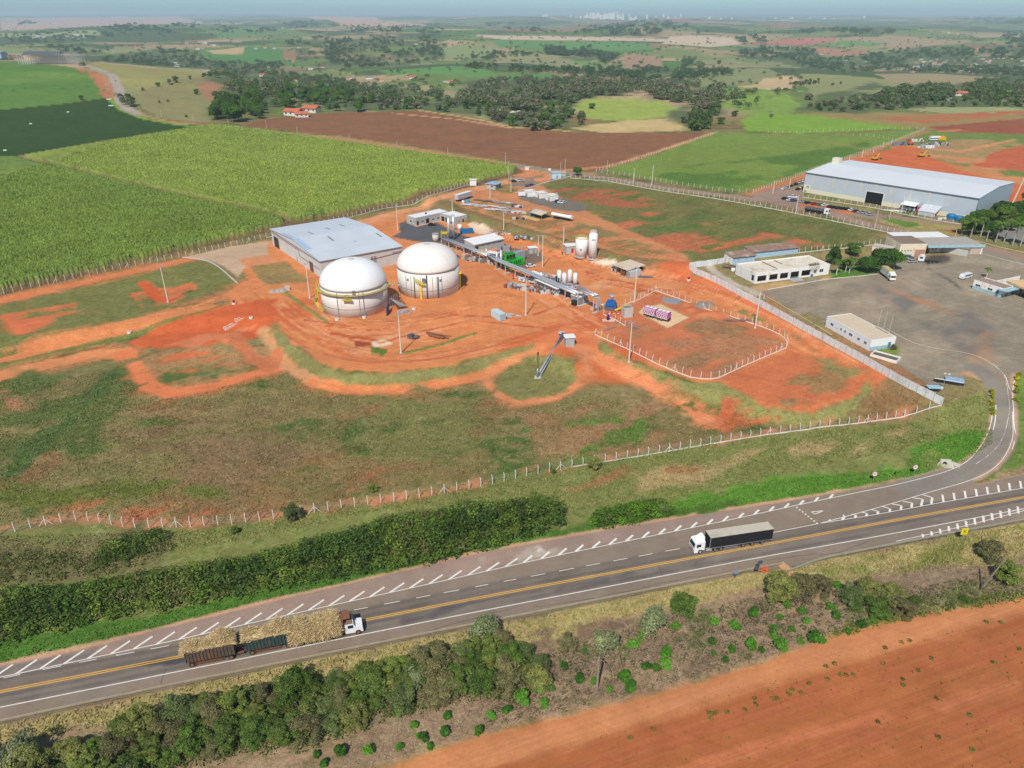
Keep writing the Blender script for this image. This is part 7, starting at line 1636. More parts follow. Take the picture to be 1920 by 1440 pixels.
def cane_load(label,L_,W_,z0,hfun,over,n=5200,loc=None,rz=0,seed=0):
 tr=over<.2;z0=z0+(.15 if tr else 0);n=int(n*1.8);hf=hfun;hfun=lambda a:hf(a)*(.35+.65*sstep(-.2,1.3,a)*sstep(-.2,.9,L_-a))
 """heap of cane stalks: crossed thin blades over a lumpy core"""
 R=np.random.default_rng(seed);u=R.uniform(0,L_,n);v=R.uniform(-over,W_+over,n)
 prof=lambda a,c:hfun(a)*np.clip(1-((c-W_/2)/(W_/2+over+.05))**4,0,1)
 top=prof(u,v)+1.2*(vnoise(u*.7,v*.8,seed)-.35);z=z0+top*R.uniform(.35,1.0,n)**.4
 side=R.random(n)<(.0 if tr else .25);z=np.where(side,z0-.3*(over>.1)+R.random(n)*top,z);v=np.where(side,np.where(R.random(n)<.6,-over,W_+over),v)
 a=R.normal(0,.55,n)+(R.random(n)<.3)*R.uniform(-1.6,1.6,n);tilt=R.normal(0,.5,n)-.25*side;tilt=np.where(tr&(z<z0+.5),tilt*.15,tilt);a=np.where(tr&((v<.35)|(v>W_-.35)),a*.25,a);l=R.uniform(.6,2.2,n);w2=R.uniform(.012,.034,n)
 d=np.c_[np.cos(a)*np.cos(tilt),np.sin(a)*np.cos(tilt),np.sin(tilt)]*l[:,None]/2
 nn=np.c_[-np.sin(a),np.cos(a),R.normal(0,.5,n)];nn/=np.linalg.norm(nn,axis=1)[:,None];nn*=w2[:,None]
 c_=np.c_[u,v,z];V=np.stack([c_-d-nn,c_+d-nn,c_+d+nn,c_-d+nn],1).reshape(-1,3)
 gx,gy=np.meshgrid(np.linspace(-.1,L_+.1,40),np.linspace(-over*.7,W_+over*.7,14),indexing='ij')
 gz=z0+prof(gx,gy)*.8+1.05*(vnoise(gx*.7,gy*.8,seed)-.35)-.1
 gz[:,0]=z0-.1;gz[:,-1]=z0-.1;gz[0,:]=z0-.1;gz[-1,:]=z0-.1
 V2=np.c_[gx.ravel(),gy.ravel(),gz.ravel()];ii=np.arange(gx.size).reshape(gx.shape)
 F2=np.stack([ii[:-1,:-1],ii[1:,:-1],ii[1:,1:],ii[:-1,1:]],-1).reshape(-1,4)+len(V)
 F=np.vstack([np.arange(len(V)).reshape(-1,4),F2])
 me=mesh_np('cane_load',np.vstack([V,V2]),F,mats=(SM,M('straw_core',(176,142,92),.9,noise=.35,nscale=2.5)),midx=np.r_[np.zeros(n,int),np.ones(len(F2),int)])
 o=bpy.data.objects.new('cane_load',me);COL.objects.link(o);o.location=loc;o.rotation_euler=(0,0,rz)
 return tag(o,label,'sugar cane','loads of cut sugar cane')
xc=10.6*K
mb(RUST).bx(0,.5,.7,xc+1.5,2.0,.95).build('chassis',t)
b=mb(M('red_frame',(138,88,66),.8,noise=.2));b.bx(xc-1.7,0,.95,xc-1.4,2.5,4.1);b.bx(xc-1.39,.3,3.95,xc-.1,2.2,4.15);[b.bx(.1+k*1.25,-.02,.95,.22+k*1.25,.08,3.0)for k in range(7)];[b.bx(.1+k*1.25,2.4,.95,.22+k*1.25,2.5,3.0)for k in range(7)];b.bx(.1,.1,.97,xc-1.72,2.4,1.1);b.build('stake_frame',t)
c_=mb(CW);c_.prism([(xc-1.2,.6),(xc-1.2,2.75),(xc+.35,2.75),(xc+.75,1.85),(xc+1.95,1.7),(xc+2.05,.55),(xc+1.6,.5),(xc+1.45,.95),(xc+.75,.95),(xc+.6,.5)],.1,2.4);cab=c_.build('cab',t)
mb(CARG).poly([(xc+.40,.25,2.7),(xc+.76,.25,1.9),(xc+.76,2.25,1.9),(xc+.40,2.25,2.7)],[(0,1,2,3)]).build('windscreen',cab);mb(CARG).bx(xc-.7,.07,1.75,xc+.3,.098,2.45).build('side_window',cab)
mb(M('cab_board',(140,108,88),.85,noise=.2)).bx(xc-1.19,.15,2.755,xc+.2,2.35,2.85).build('cab_roof',t)
for x_ in(1.6*K,3.0*K,4.4*K if False else 7.6,xc+1.1):
 for y0,y1 in((.0,.3),(2.2,2.5)):wheel(t,x_,y0,y1,.52,M('dusty_rim',(150,96,74),.8),.6)
T0=t
cane_load('tall shaggy load of cut cane spilling over the leading truck',xc-2.2,2.5,1.7,lambda a:2.5+.55*np.sin(a*1.3)+1.1*sstep(xc-4.5,xc-2.6,a),.5,9000,tuple(t.location),t.rotation_euler[2],3)
def cane_trailer(label,pa,pb,m,ridx,ll):
 t,L=frame('cane_trailer',label,'trailer',pa,pb,'cane trailers of the road train');
 b=mb(m);zb,zt=1.15,3.55
 b.bx(0,0,zb,L,.08,zt);b.bx(0,2.42,zb,L,2.5,zt);b.bx(0,.08,zb,.08,2.42,zt+.4);b.bx(L-.08,.08,zb,L,2.42,zt+.5);b.bx(.08,.08,zb,L-.08,2.42,zb+.1);b.build('box',t)
 b=mb(m);n=int(L/.58);[b.bx(.05+k*(L-.15)/n,-.13,zb,.17+k*(L-.15)/n,-.002,zt)for k in range(n+1)];[b.bx(.05+k*(L-.15)/n,2.502,zb,.17+k*(L-.15)/n,2.63,zt)for k in range(n+1)];b.bx(0,-.09,zt-.12,L,-.072,zt+.03);b.build('stake',t)
 b=mb(RUST);b.bx(.3,.4,.62,L+1.4,.6,.93);b.bx(.3,1.9,.62,L-.3,2.1,.93);b.bx(1.4,-.02,.5,L-2.2,.06,.58);b.bx(1.4,-.02,.78,L-2.2,.06,.84);b.build('chassis',t)
 mb(RUST).tube([(L,.5,.8),(L+2.2,1.25,.7),(L,2.0,.8)],.07,5).build('drawbar',t)
 for x_ in(.9,L-.75):
  for y0,y1 in((.0,.3),(2.2,2.5)):wheel(t,x_,y0,y1,.5,M('dusty_rim',(150,96,74),.8),.6)
 cane_load(ll,L-.1,2.4,3.3,lambda a:.55+.25*np.sin(a*1.3+ridx)+1.6*sstep(L-3.4,L-1.8,a),.0,5200,tuple(t.location),t.rotation_euler[2],7+ridx)
cane_trailer('rusty brown corrugated cane trailer at the tail of the road train',(351,1253),(443,1235),M('rusty_brown',(96,84,72),.8,noise=.3,nscale=1.5,dirt=((140,92,58),.45,.8)),1,'low load of dry cane on the tail trailer')
cane_trailer('dark green corrugated cane trailer in the middle of the road train',(464,1230),(550,1213),M('dark_green_steel',(58,78,74),.7,noise=.2,nscale=1.5,dirt=((110,88,66),.25,.8)),2,'load of dry cane heaped on the middle trailer')
# --- earth-moving machines and scrapyard
def excavator(label,px,rz):
 t=at('excavator',label,'excavator',px,rz=rz);YM=M('machine_yellow',(226,170,40),.6)
 b=mb(M('track',(60,52,46),.9));b.bx(-2,-1.5,0,2,-.9,.9);b.bx(-2,.9,0,2,1.5,.9);b.build('track',t)
 mb(YM).box(-.4,0,1.0,3.6,2.6,1.4).build('body',t);mb(CARG).box(.9,.8,1.2,1.2,1.0,1.8).build('cab',t);mb(YM).tube([(1.2,-.2,1.6),(3.6,-.2,4.4),(6.4,-.2,3.0)],.35,5).tube([(6.4,-.2,3.2),(6.8,-.2,.9)],.25,5).build('boom',t);mb(M('bucket',(90,80,70))).box(6.6,-.2,.1,1.2,1.2,.9).build('bucket',t)
excavator('yellow excavator digging just behind the factory roof',(1640,300),.5);excavator('yellow excavator on the beige ground beyond the factory',(1727,294),.2)
t=at('loader','orange wheel loader at the start of the red cutting','loader',(1706,272));mb(M('loader_orange',(190,96,60))).box(0,0,.8,5,2.4,1.6).box(-.6,0,2.4,1.8,1.6,1.0).build('body',t);[mb(RUBBER).hcyl((x_,-1.3,.8),(x_,1.3,.8),.8,10).build('wheel',t)for x_ in(-1.6,1.6)]
t=at('crane_truck','white crane truck with long raised boom right of the factory','crane',(1899,390),rz=.1);mb(WHITE).box(2,0,.8,9,2.5,1.4).box(5.4,0,2.2,2,2.4,1.4).build('body',t);mb(BLACK).box(0,0,1.0,2.4,2.6,2.2).build('counterweight',t);hh_=height_at((1891,388),328);mb(M('boom',(226,200,180),.6)).tube([(-1.2,0,1.5),(1.6,0,hh_)],.45,5,.3).build('boom',t)
[mb(RUBBER).hcyl((x_,-1.3,.55),(x_,1.3,.55),.55,10).build('wheel',t)for x_ in(-1.5,1.2,4.4)]
t=at('machine_rig','white and blue lorry in the middle of the scrapyard','lorry',(1752,264),rz=.1);mb(WHITE).box(0,0,.8,9,2.6,3.0).build('body',t);mb(M('stripe_blue',(60,110,170))).box(0,-1.33,1.6,9,.05,.9).build('stripe',t)
t=at('machine_rig','yellow machine at the right end of the scrapyard','machine',(1764,264),rz=.1);mb(M('machine_yellow',(226,170,40),.6)).box(0,0,.6,7,2.6,2.4).box(1,0,3,2,2,1).build('body',t)
for px,lb,cols in(((1754,273),'large heap of white and grey scrap in the yard beyond the factory',[(210,212,214),(130,134,140),(90,92,96),(180,150,130)]),((1738,277),'row of white scrapped cars before the heap',[(226,228,230),(150,156,160)]),((1716,265),'small white and brown scrap beside the track',[(214,216,214),(140,110,96)]),((1688,272),'blue-grey wrecks at the head of the orange track',[(120,140,160),(90,96,104)])):
 clutter('scrap_heap',lb,px,60,12 if 'large' in lb else 6,5 if 'large' in lb else 2,cols,rz=.1,zz=2.4)
 # ================================================================= VEGETATION
def leaf_mat(name,trans=.25,rough=.6):
 m=bpy.data.materials.new(name);m.use_nodes=True;n=m.node_tree.nodes;L=m.node_tree.links
 b=n['Principled BSDF'];b.inputs['Roughness'].default_value=rough;b.inputs['Specular IOR Level'].default_value=.2
 a=n.new('ShaderNodeVertexColor');a.layer_name='Col'
 oi=n.new('ShaderNodeObjectInfo');mr=n.new('ShaderNodeMapRange');mr.inputs[3].default_value=.78;mr.inputs[4].default_value=1.25
 L.new(oi.outputs['Random'],mr.inputs[0]);cc=n.new('ShaderNodeCombineColor');[L.new(mr.outputs[0],cc.inputs[i])for i in range(3)]
 mx=n.new('ShaderNodeMix');mx.data_type='RGBA';mx.blend_type='MULTIPLY';mx.inputs[0].default_value=1
 L.new(a.outputs[0],mx.inputs[6]);L.new(cc.outputs[0],mx.inputs[7]);L.new(mx.outputs[2],b.inputs['Base Color'])
 t=n.new('ShaderNodeBsdfTranslucent');L.new(mx.outputs[2],t.inputs[0]);ms=n.new('ShaderNodeMixShader');ms.inputs[0].default_value=trans
 L.new(b.outputs[0],ms.inputs[1]);L.new(t.outputs[0],ms.inputs[2]);L.new(ms.outputs[0],n['Material Output'].inputs[0])
 return m
LEAF=leaf_mat('foliage');DRYM=leaf_mat('dry_stalks',.1,.9)
BARK=M('bark',(120,104,88),.9,noise=.25,nscale=3)
def leaves(cen,rad,per,size,colr,R,jit=.25,shell=.55,aspect=1.5):
 """leaf-sized quads scattered through ellipsoid lobes: cen (k,3), rad (k,3) -> verts, faces, colours"""
 k=len(cen);n=k*per;ci=np.repeat(np.arange(k),per)
 d=R.normal(size=(n,3));d/=np.linalg.norm(d,axis=1)[:,None];d[:,2]=np.where(d[:,2]<-.35,-d[:,2],d[:,2])
 r=shell+(1-shell)*R.random(n)**.6
 p=cen[ci]+d*rad[ci]*r[:,None]
 nr=d*.8+R.normal(size=(n,3))*.55+np.array([0,0,.35]);nr/=np.linalg.norm(nr,axis=1)[:,None]
 a=np.cross(nr,R.normal(size=(n,3)));a/=np.linalg.norm(a,axis=1)[:,None]+1e-9;b=np.cross(nr,a)
 s=(size*R.uniform(.55,1.3,n))[:,None];a=a*s*.5*aspect;b=b*s*.5
 V=np.stack([p-a*.9,p-b*.8,p+a,p+b*.8],1).reshape(-1,3)
 lobe=R.uniform(1-jit,1+jit,k)[ci];c_=colr[ci]if colr.ndim==2 else np.tile(colr,(n,1))
 c_=c_*(lobe*R.uniform(.72,1.28,n))[:,None];c_=c_*(1+R.normal(0,.05,(n,3)))
 return V,np.repeat(np.clip(c_,.003,.8),4,0)
def obj_leaves(name,V,c_,parent=None,m=None):
 me=mesh_np(name,V,np.arange(len(V)).reshape(-1,4),mats=(m or LEAF,),attrs=(('Col',np.c_[c_,np.ones(len(c_))]),))
 o=bpy.data.objects.new(name,me);COL.objects.link(o)
 if parent is not None:o.parent=parent
 return o
def crown(h,r,per,size,rgb,seed,lobes=9,base=.35,flat=1.,k=1.):
 R=np.random.default_rng(seed)
 a=R.uniform(0,2*np.pi,lobes);q=np.sqrt(R.random(lobes))*r*(.62 if lobes<20 else .8);z=h*(base+(1-base)*R.uniform(.12,.8,lobes))*(1 if lobes<20 else(1.12-.45*q/r))
 z[0]=h*.74;q[0]=0
 cen=np.c_[np.cos(a)*q,np.sin(a)*q,z];rr=r*(R.uniform(.34,.56,lobes)if lobes<20 else R.uniform(.17,.40,lobes));rad=np.c_[rr,rr,rr*.78*flat]
 return leaves(cen,rad,per,size,np.array(C(*rgb))*k,R)
def make_tree(name,h,r,per,size,rgb,seed,lobes=9,base=.3,trunk=True,flat=1.):
 t=thing(name,'a b c d','tree')
 V,c_=crown(h,r,per,size,rgb,seed,lobes,base,flat);obj_leaves('crown',V,c_,t)
 if trunk:
  b=mb(BARK);R=random.Random(seed);b.tube([(0,0,-.3),(R.uniform(-.1,.1)*h*.1,0,h*.3),(R.uniform(-.3,.3),R.uniform(-.3,.3),h*.62)],.035*h,6,.018*h)
  for k in range(4):a=k*1.57+R.random();b.tube([(0,0,h*.28),(math.cos(a)*r*.55,math.sin(a)*r*.55,h*(.5+.12*R.random()))],.016*h,4,.006*h)
  b.build('trunk',t)
 return t
_park=[]
def proto_set(key,n,**k):
 s=[make_tree(k['name'],k['h'],k['r'],k['per'],k['size'],k['rgb']if not isinstance(k['rgb'],list)else k['rgb'][i%len(k['rgb'])],k.get('seed',0)+i*13,k.get('lobes',9),k.get('base',.3),k.get('trunk',True),k.get('flat',1.))for i in range(n)]
 return[s,set()]
def place(ps,px,label,cat='tree',sc=1.,group=None,xy=None,z=None):
 s,used=ps;i=random.randrange(len(s));root=s[i]
 x_,y_,z_=G(*px)if xy is None else(xy[0],xy[1],hz(*xy))
 if i in used:t=dup(root,None,None,label,group)
 else:t=root;used.add(i);t['label']=label
 t['category']=cat
 if group:t['group']=group
 elif 'group' in t:del t['group']
 t.location=(x_,y_,z_-.1);t.rotation_euler=(0,0,random.uniform(0,6.28));f=sc*random.uniform(.92,1.08);t.scale=(f*random.uniform(.8,1.15),f,f*random.uniform(.75,1.2))
 return t
def drop_unused(ps):
 for i,r in enumerate(ps[0]):
  if i not in ps[1]:
   for c_ in list(r.children):bpy.data.objects.remove(c_)
   bpy.data.objects.remove(r)
SHR=proto_set('s',4,name='green_shrub',h=2.3,r=1.45,per=150,size=.30,rgb=[(84,138,36),(74,124,38),(92,142,44),(78,130,32)],seed=1,lobes=7,base=.05,trunk=False)
z9=lambda L_,ox,oy:[(a/4+ox,b_/4+oy)for a,b_ in L_]
sh=z9([(510,780),(615,812),(90,950),(285,855),(245,970),(215,865),(850,770),(895,850),(735,870),(1015,705),(1075,705),(1165,605),(1165,690),(900,530),(1220,390),(1515,358),(1660,390),(1815,300),(1500,500),(1510,595),(1595,635),(1640,575),(1785,530),(1870,560),(540,570),(390,695),(965,480)],960,1080)
sh+=z9([(510,970),(455,1125),(250,1155),(500,1195),(290,1230),(175,1300),(345,1365),(40,1300),(105,1425),(245,1380),(85,1210),(145,1110),(590,1310),(690,1255),(775,1225),(40,1350),(400,1380)],1440,860)
sh+=z9([(1070,1040),(1180,1130),(845,1325),(630,1335),(1250,1240),(1420,1180),(1770,1060),(1890,1020),(1680,1180),(520,1415),(1080,1290),(455,1350),(1300,1290),(1440,1060)],480,1080)
szs={0:1.1,2:1.35,6:1.25,7:1.3,11:1.4,12:1.15,13:1.1,16:1.2,17:1.2,22:1.2,33:1.35,35:1.4}
for i,p in enumerate(sh):place(SHR,p,'bright green rounded shrub growing in the dry brush below the highway','shrub',.84*szs.get(i,random.uniform(.62,1.0)),'bright green shrubs in the brush')
GRY=proto_set('g',2,name='grey_shrub',h=4.6,r=2.7,per=230,size=.26,rgb=[(150,158,112),(140,150,104)],seed=31,lobes=11,base=.08,trunk=False)
for p,s_,lb in(((1137,1226),1.15,'tall grey-green silvery shrub right of the timber pole, larger of two'),((1219,1181),1.05,'pale grey-green shrub between the silvery one and the round dark bush'),((905,1196),1.15,'pale silvery shrub poking over the guard rail'),((785,1290),1.1,'silvery shrub inside the dark thicket below the road train'),((40,1432),1.3,'blue-green shrub in the bottom left corner')):place(GRY,p,lb,'shrub',s_)
DKG=proto_set('d',6,name='roadside_tree',h=5.6,r=3.1,per=210,size=.22,rgb=[(122,138,62),(104,126,56),(140,144,76),(112,128,74),(132,128,84),(98,126,52)],seed=51,lobes=36,base=.12)
named=[((1280,1152),.8,'round dark green bush just below the guard rail'),((1064,1215),.7,'small dark bush left of the silvery shrubs'),((1462,1128),1.05,'dark leafy tree at the drain chute, left one'),((1500,1120),.9,'dark leafy tree behind the left one at the drain chute'),((1535,1112),.8,'low dark tree right of the drain chute pair'),((1592,1130),.95,'dark bush starting the middle thicket'),((1630,1118),.9,'dark bush in the middle thicket, upper'),((1665,1128),.9,'dark bush in the middle thicket, upper right'),((1645,1152),.8,'dark bush in the middle thicket, lower'),((1690,1150),.8,'dark bush at the lower right of the middle thicket'),((1602,1142),.6,'small bush at the lower left of the middle thicket'),((1715,1136),.5,'small dark bush standing right of the middle thicket'),((1853,1048),.85,'dark bush above the tilted timber pole'),((1885,1090),.95,'olive bush right of the tilted timber pole'),((1808,1128),.35,'tiny olive bush left of the tilted pole foot')]
for p,s_,lb in named:place(DKG,p,lb,'tree',s_)
def sample_poly(poly,n,md,R,cap=None):
 P_=np.array(poly);out=[];tries=0;lo,hi=P_.min(0),P_.max(0)
 cand=lo+(hi-lo)*R.random((n*60,2));ins=sd_poly(cand[:,0],cand[:,1],poly)>0;cand=cand[ins]
 for c_ in cand:
  if all((c_[0]-o[0])**2+(c_[1]-o[1])**2>md*md for o in out):out.append(tuple(c_))
  if len(out)>=n:break
 return out
R0=np.random.default_rng(5)
belt=GL([(-60,1440),(60,1432),(250,1372),(420,1325),(560,1290),(700,1262),(830,1232),(930,1208),(1015,1240),(1020,1285),(930,1300),(860,1300),(790,1322),(700,1345),(600,1390),(480,1400),(330,1440),(200,1500),(-80,1540)])
for i,xy in enumerate(sample_poly(belt,120,2.3,R0)):place(DKG,None,'olive green crown in the dense tree belt below the road train','tree',random.uniform(.55,1.0),'trees of the roadside belt',xy)
def thicket(name,label,poly_px,n,md,h,rgbs,per=90,size=.42,seed=0,cat='thicket',spread=1.25):
 R=np.random.default_rng(seed);poly=GL(poly_px);pts=np.array(sample_poly(poly,n,md,R));k=len(pts)
 dist=sd_poly(pts[:,0],pts[:,1],poly);hh=h*np.clip(.45+dist/5.,.45,1)*(1+.35*(seed==3)*sstep(-40,-8,pts[:,0]))*R.uniform(.8,1.15,k)*(.45+1.1*fbm(pts[:,0]/11,pts[:,1]/8,seed,3))
 r=md*spread*R.uniform(.7,1.15,k);z=HT(pts[:,0],pts[:,1])
 cen=np.c_[pts,z+hh*.62];rad=np.c_[r,r,hh*.42]
 pal_=np.array([C(*c_)for c_ in rgbs]);sel=(fbm(pts[:,0]/11,pts[:,1]/8,seed+5,3)*1.6+R.normal(0,.18,k)-.3)*len(pal_);colr=pal_[np.clip(sel.astype(int),0,len(pal_)-1)]
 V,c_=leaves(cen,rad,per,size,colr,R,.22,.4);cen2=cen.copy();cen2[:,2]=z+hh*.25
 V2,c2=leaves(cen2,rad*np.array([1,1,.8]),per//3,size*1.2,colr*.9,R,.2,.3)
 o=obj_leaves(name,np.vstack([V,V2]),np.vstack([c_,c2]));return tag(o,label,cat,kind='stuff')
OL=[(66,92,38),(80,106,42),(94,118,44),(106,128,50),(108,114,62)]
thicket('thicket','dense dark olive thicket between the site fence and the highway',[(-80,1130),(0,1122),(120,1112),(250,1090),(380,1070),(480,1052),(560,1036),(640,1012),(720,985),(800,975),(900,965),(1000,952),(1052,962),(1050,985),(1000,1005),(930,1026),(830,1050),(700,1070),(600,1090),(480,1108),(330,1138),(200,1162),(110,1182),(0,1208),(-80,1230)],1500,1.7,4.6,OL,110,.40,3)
thicket('thicket','low dark thicket at the fence above the left end of the long thicket',[(180,1040),(240,1012),(300,1000),(318,1012),(260,1042),(190,1060)],60,1.9,3.2,OL,100,.38,4)
thicket('thicket','loose olive scrub at the far left between the fence and the long thicket',[(-60,1048),(60,1036),(160,1050),(300,1020),(330,1030),(210,1072),(60,1090),(-60,1096)],150,1.8,1.9,[(104,116,56),(118,124,70),(92,108,48),(134,130,84)],50,.32,12,'thicket',.95)
thicket('thicket','pair of rounded green bushes in the bright grass above the hatched shoulder',[(1105,985),(1130,962),(1180,950),(1240,945),(1262,955),(1240,970),(1190,978),(1130,990)],70,1.5,2.9,[(88,126,36),(98,138,40),(84,112,40)],100,.34,5)
thicket('thicket','low weeds along the edge of the middle thicket and red field',[(1560,1180),(1700,1150),(1920,1108),(2000,1100),(2000,1116),(1920,1122),(1700,1157),(1560,1192)],160,1.0,.8,[(110,124,52),(130,136,66),(92,112,40)],30,.3,6)
thicket('thicket','brushy undergrowth below the roadside tree belt',[(-60,1440),(60,1432),(250,1375),(420,1330),(560,1297),(700,1270),(830,1240),(930,1216),(1015,1245),(1020,1290),(930,1308),(790,1330),(700,1355),(600,1398),(480,1410),(330,1450),(200,1510),(-80,1560)],620,1.4,2.6,[(96,122,48),(112,126,60),(84,112,42),(126,128,74)],60,.27,8)
thicket('brushwood','muted grey-olive brushwood in uneven patches between the bright shrubs',[(900,1370),(1030,1225),(1240,1165),(1440,1120),(1640,1120),(1920,1060),(1920,1112),(1700,1146),(1560,1180),(1440,1228),(1300,1270),(1080,1325)],330,1.5,1.1,[(130,124,88),(112,116,70),(146,128,100),(98,112,58)],26,.24,9,'brushwood',.75)
for p,r_,lb in(((548,975),1.0,'bush growing through the perimeter fence at the left'),((1112,880),.8,'small bush at the perimeter fence right of centre'),((700,920),.55,'brownish low bush inside the perimeter fence'),((441,1000),.4,'small round bush below the perimeter fence'),((1038,888),.3,'tiny bush at the perimeter fence'),((1245,960),.5,'low bush right of the rounded bush pair')):
 place(DKG,p,lb,'bush',r_*.8)
def ground_at(p):
 r=np.clip(np.searchsorted(rows,p[:,1]),0,NR-1);c_=np.clip(np.round((p[:,0]/depth[r]-us[0])/(us[1]-us[0])).astype(int),0,NC-1);return r*NC+c_
def blades(name,label,polys,hgt,wid,rgbs,seed,cat,tilt=.5,m=None,lift=0.,flat=False,near=True,reg_h=None):
 R=np.random.default_rng(seed);P_=[]
 for poly_px,n in polys:
  poly=poly_px if isinstance(poly_px,np.ndarray)else np.array(GL(poly_px));lo,hi=poly.min(0),poly.max(0);got=0
  c_=lo+(hi-lo)*R.random((n*6,2));c_=c_[sd_poly(c_[:,0],c_[:,1],poly)>0][:n];P_.append(c_)
 p=np.vstack(P_);gi=ground_at(p)
 if seed==4:p=p[tex[gi,0]>.5];gi=ground_at(p)
 k=len(p);z=HT(p[:,0],p[:,1])+lift
 a=R.uniform(0,2*np.pi,k);tl=R.normal(0,tilt,k);l=hgt*R.uniform(.5,1.3,k);w2=wid*R.uniform(.6,1.3,k)
 up=np.c_[np.cos(a)*np.sin(tl),np.sin(a)*np.sin(tl),np.abs(np.cos(tl))]*l[:,None];b_=a+np.pi/2+R.normal(0,.5,k)
 if flat:up[:,2]=np.abs(R.normal(0,.16,k))*l;up[:,0]=np.cos(a)*l;up[:,1]=np.sin(a)*l
 s_=np.c_[np.cos(b_),np.sin(b_),np.zeros(k)]*w2[:,None]/2;q=np.c_[p,z+.02]
 V=np.stack([q-s_,q+s_,q+s_*.5+up,q-s_*.5+up],1).reshape(-1,3)
 pal_=np.array([C(*c)for c in rgbs]);ci=pal_[R.integers(0,len(pal_),k)];ci=(ci*.45+col[gi]*.55 if seed in(2,3,4)else ci)*R.uniform(.75,1.35,(k,1))
 o=obj_leaves(name,V,np.repeat(np.clip(ci,.003,.8),4,0),None,m or DRYM);return tag(o,label,cat,kind='stuff')
blades('dry_brush','tangle of dead grey-brown stalks in the brush between guard rail and red field',[([(640,1330),(900,1250),(1030,1215),(1240,1160),(1440,1110),(1600,1085),(1920,1040),(2000,1030),(2000,1100),(1920,1116),(1700,1150),(1560,1186),(1440,1236),(1300,1276),(1080,1331),(900,1370),(760,1412),(640,1440)],15000)],1.5,.05,[(180,154,128),(156,130,108),(204,180,150),(124,104,88),(166,146,124)],1,'dead stalks',flat=True)
blades('dry_grass','sunburnt straw-coloured grass tufts along the guard rail',[([(-60,1392),(0,1362),(480,1262),(812,1194),(1240,1110),(1427,1074),(1540,1054),(1920,982),(2050,958),(2050,1010),(1920,1050),(1700,1075),(1440,1105),(1200,1150),(960,1215),(500,1300),(0,1400)],16000)],.45,.22,[(196,176,116),(176,160,100),(150,148,84),(206,186,130),(130,134,70)],2,'dry grass',.6)
blades('green_grass','bright green grass blades along the inner side of the highway',[([(1262,945),(1440,902),(1560,890),(1700,880),(1712,842),(1780,815),(1860,804),(1861,832),(1800,870),(1720,891),(1590,915),(1440,941),(1280,966)],9000),([(-60,1230),(0,1215),(262,1160),(480,1112),(712,1062),(900,1020),(1150,978),(1380,944),(1380,950),(1150,988),(900,1032),(712,1078),(480,1130),(262,1184),(0,1244),(-60,1258)],9000)],.28,.26,[(98,148,48),(90,136,46),(116,156,62),(82,122,42)],3,'grass',.6)
blades('rough_grass','rough mixed grass tufts over the slope below the site',[([(-80,1010),(0,1006),(400,994),(800,918),(1100,872),(1400,820),(1768,770),(1862,735),(1860,800),(1712,838),(1440,896),(1262,938),(1060,960),(900,940),(700,960),(480,1010),(0,1080),(-80,1090)],22000),([(-80,720),(200,700),(290,745),(540,700),(720,745),(900,720),(960,770),(1100,735),(1300,800),(1500,800),(1700,745),(1740,760),(1400,805),(1100,860),(800,905),(560,955),(400,980),(130,970),(-80,1000)],42000)],.32,.34,[(134,138,78),(150,140,88),(114,130,62),(172,152,108),(150,122,86),(104,122,56)],4,'rough grass',.7)
blades('field_weeds','scattered low green weeds on the bare red field',[([(1440,1260),(1920,1150),(2000,1150),(2000,1440),(1200,1440),(1100,1390)],320)],.25,.35,[(104,116,58),(90,104,50)],5,'weeds',.7)
R7=np.random.default_rng(17);cl=[]
for(a,b_)in z9([(1470,1025),(1500,1035),(1530,1025),(1490,1070),(1055,1150),(890,1215),(1820,920),(1830,965),(1745,1005),(1610,1020)],960,1080)+z9([(860,655),(540,740),(585,745),(640,745),(155,885),(180,855),(245,875),(40,920),(65,920),(310,810),(445,778),(500,660),(435,680),(875,540),(1000,500),(1060,485),(1635,345),(1745,350),(1125,710),(1005,775),(1015,820),(1690,650),(1265,920),(820,1095),(1515,1045),(1275,1210),(1530,1300),(1225,620),(1885,550)],1440,1080):
 x_,y_,z_=G(a,b_);cl.append((x_,y_,z_+.12))
cl=np.array(cl);V,c_=leaves(cl,np.full((len(cl),3),.5)*np.array([1,1,.4]),34,.22,np.array(C(104,122,50)),R7,.2);tag(obj_leaves('field_weeds',V,c_),'small tufts of weeds dotted on the near side of the red field','weeds',kind='stuff')
YB=proto_set('y',2,name='flowering_bush',h=1.5,r=1.0,per=110,size=.26,rgb=[(176,176,26),(150,164,30)],seed=71,lobes=5,base=.02,trunk=False)
for i,(a,b_)in enumerate([(1857,738),(1859,746),(1860,754),(1861,762),(1860,771),(1861,779)]):place(YB,(a,b_),'yellow flowering bush in the row along the inner kerb of the bend','bush',1.0,'yellow flowering bushes at the kerb')
for i,(a,b_)in enumerate([(1905,712),(1906,724),(1904,737),(1905,751),(1912,705)]):place(YB,(a,b_),'yellow flowering bush on the outer side of the bend','bush',1.1,'yellow flowering bushes outside the bend')
place(DKG,(1675,655),'small dark bush at the corner of the long white building','bush',.35)
BG=proto_set('b',3,name='broadleaf_tree',h=8.5,r=4.8,per=330,size=.55,rgb=[(84,122,38),(76,110,44),(96,124,46)],seed=91,lobes=14,base=.28)
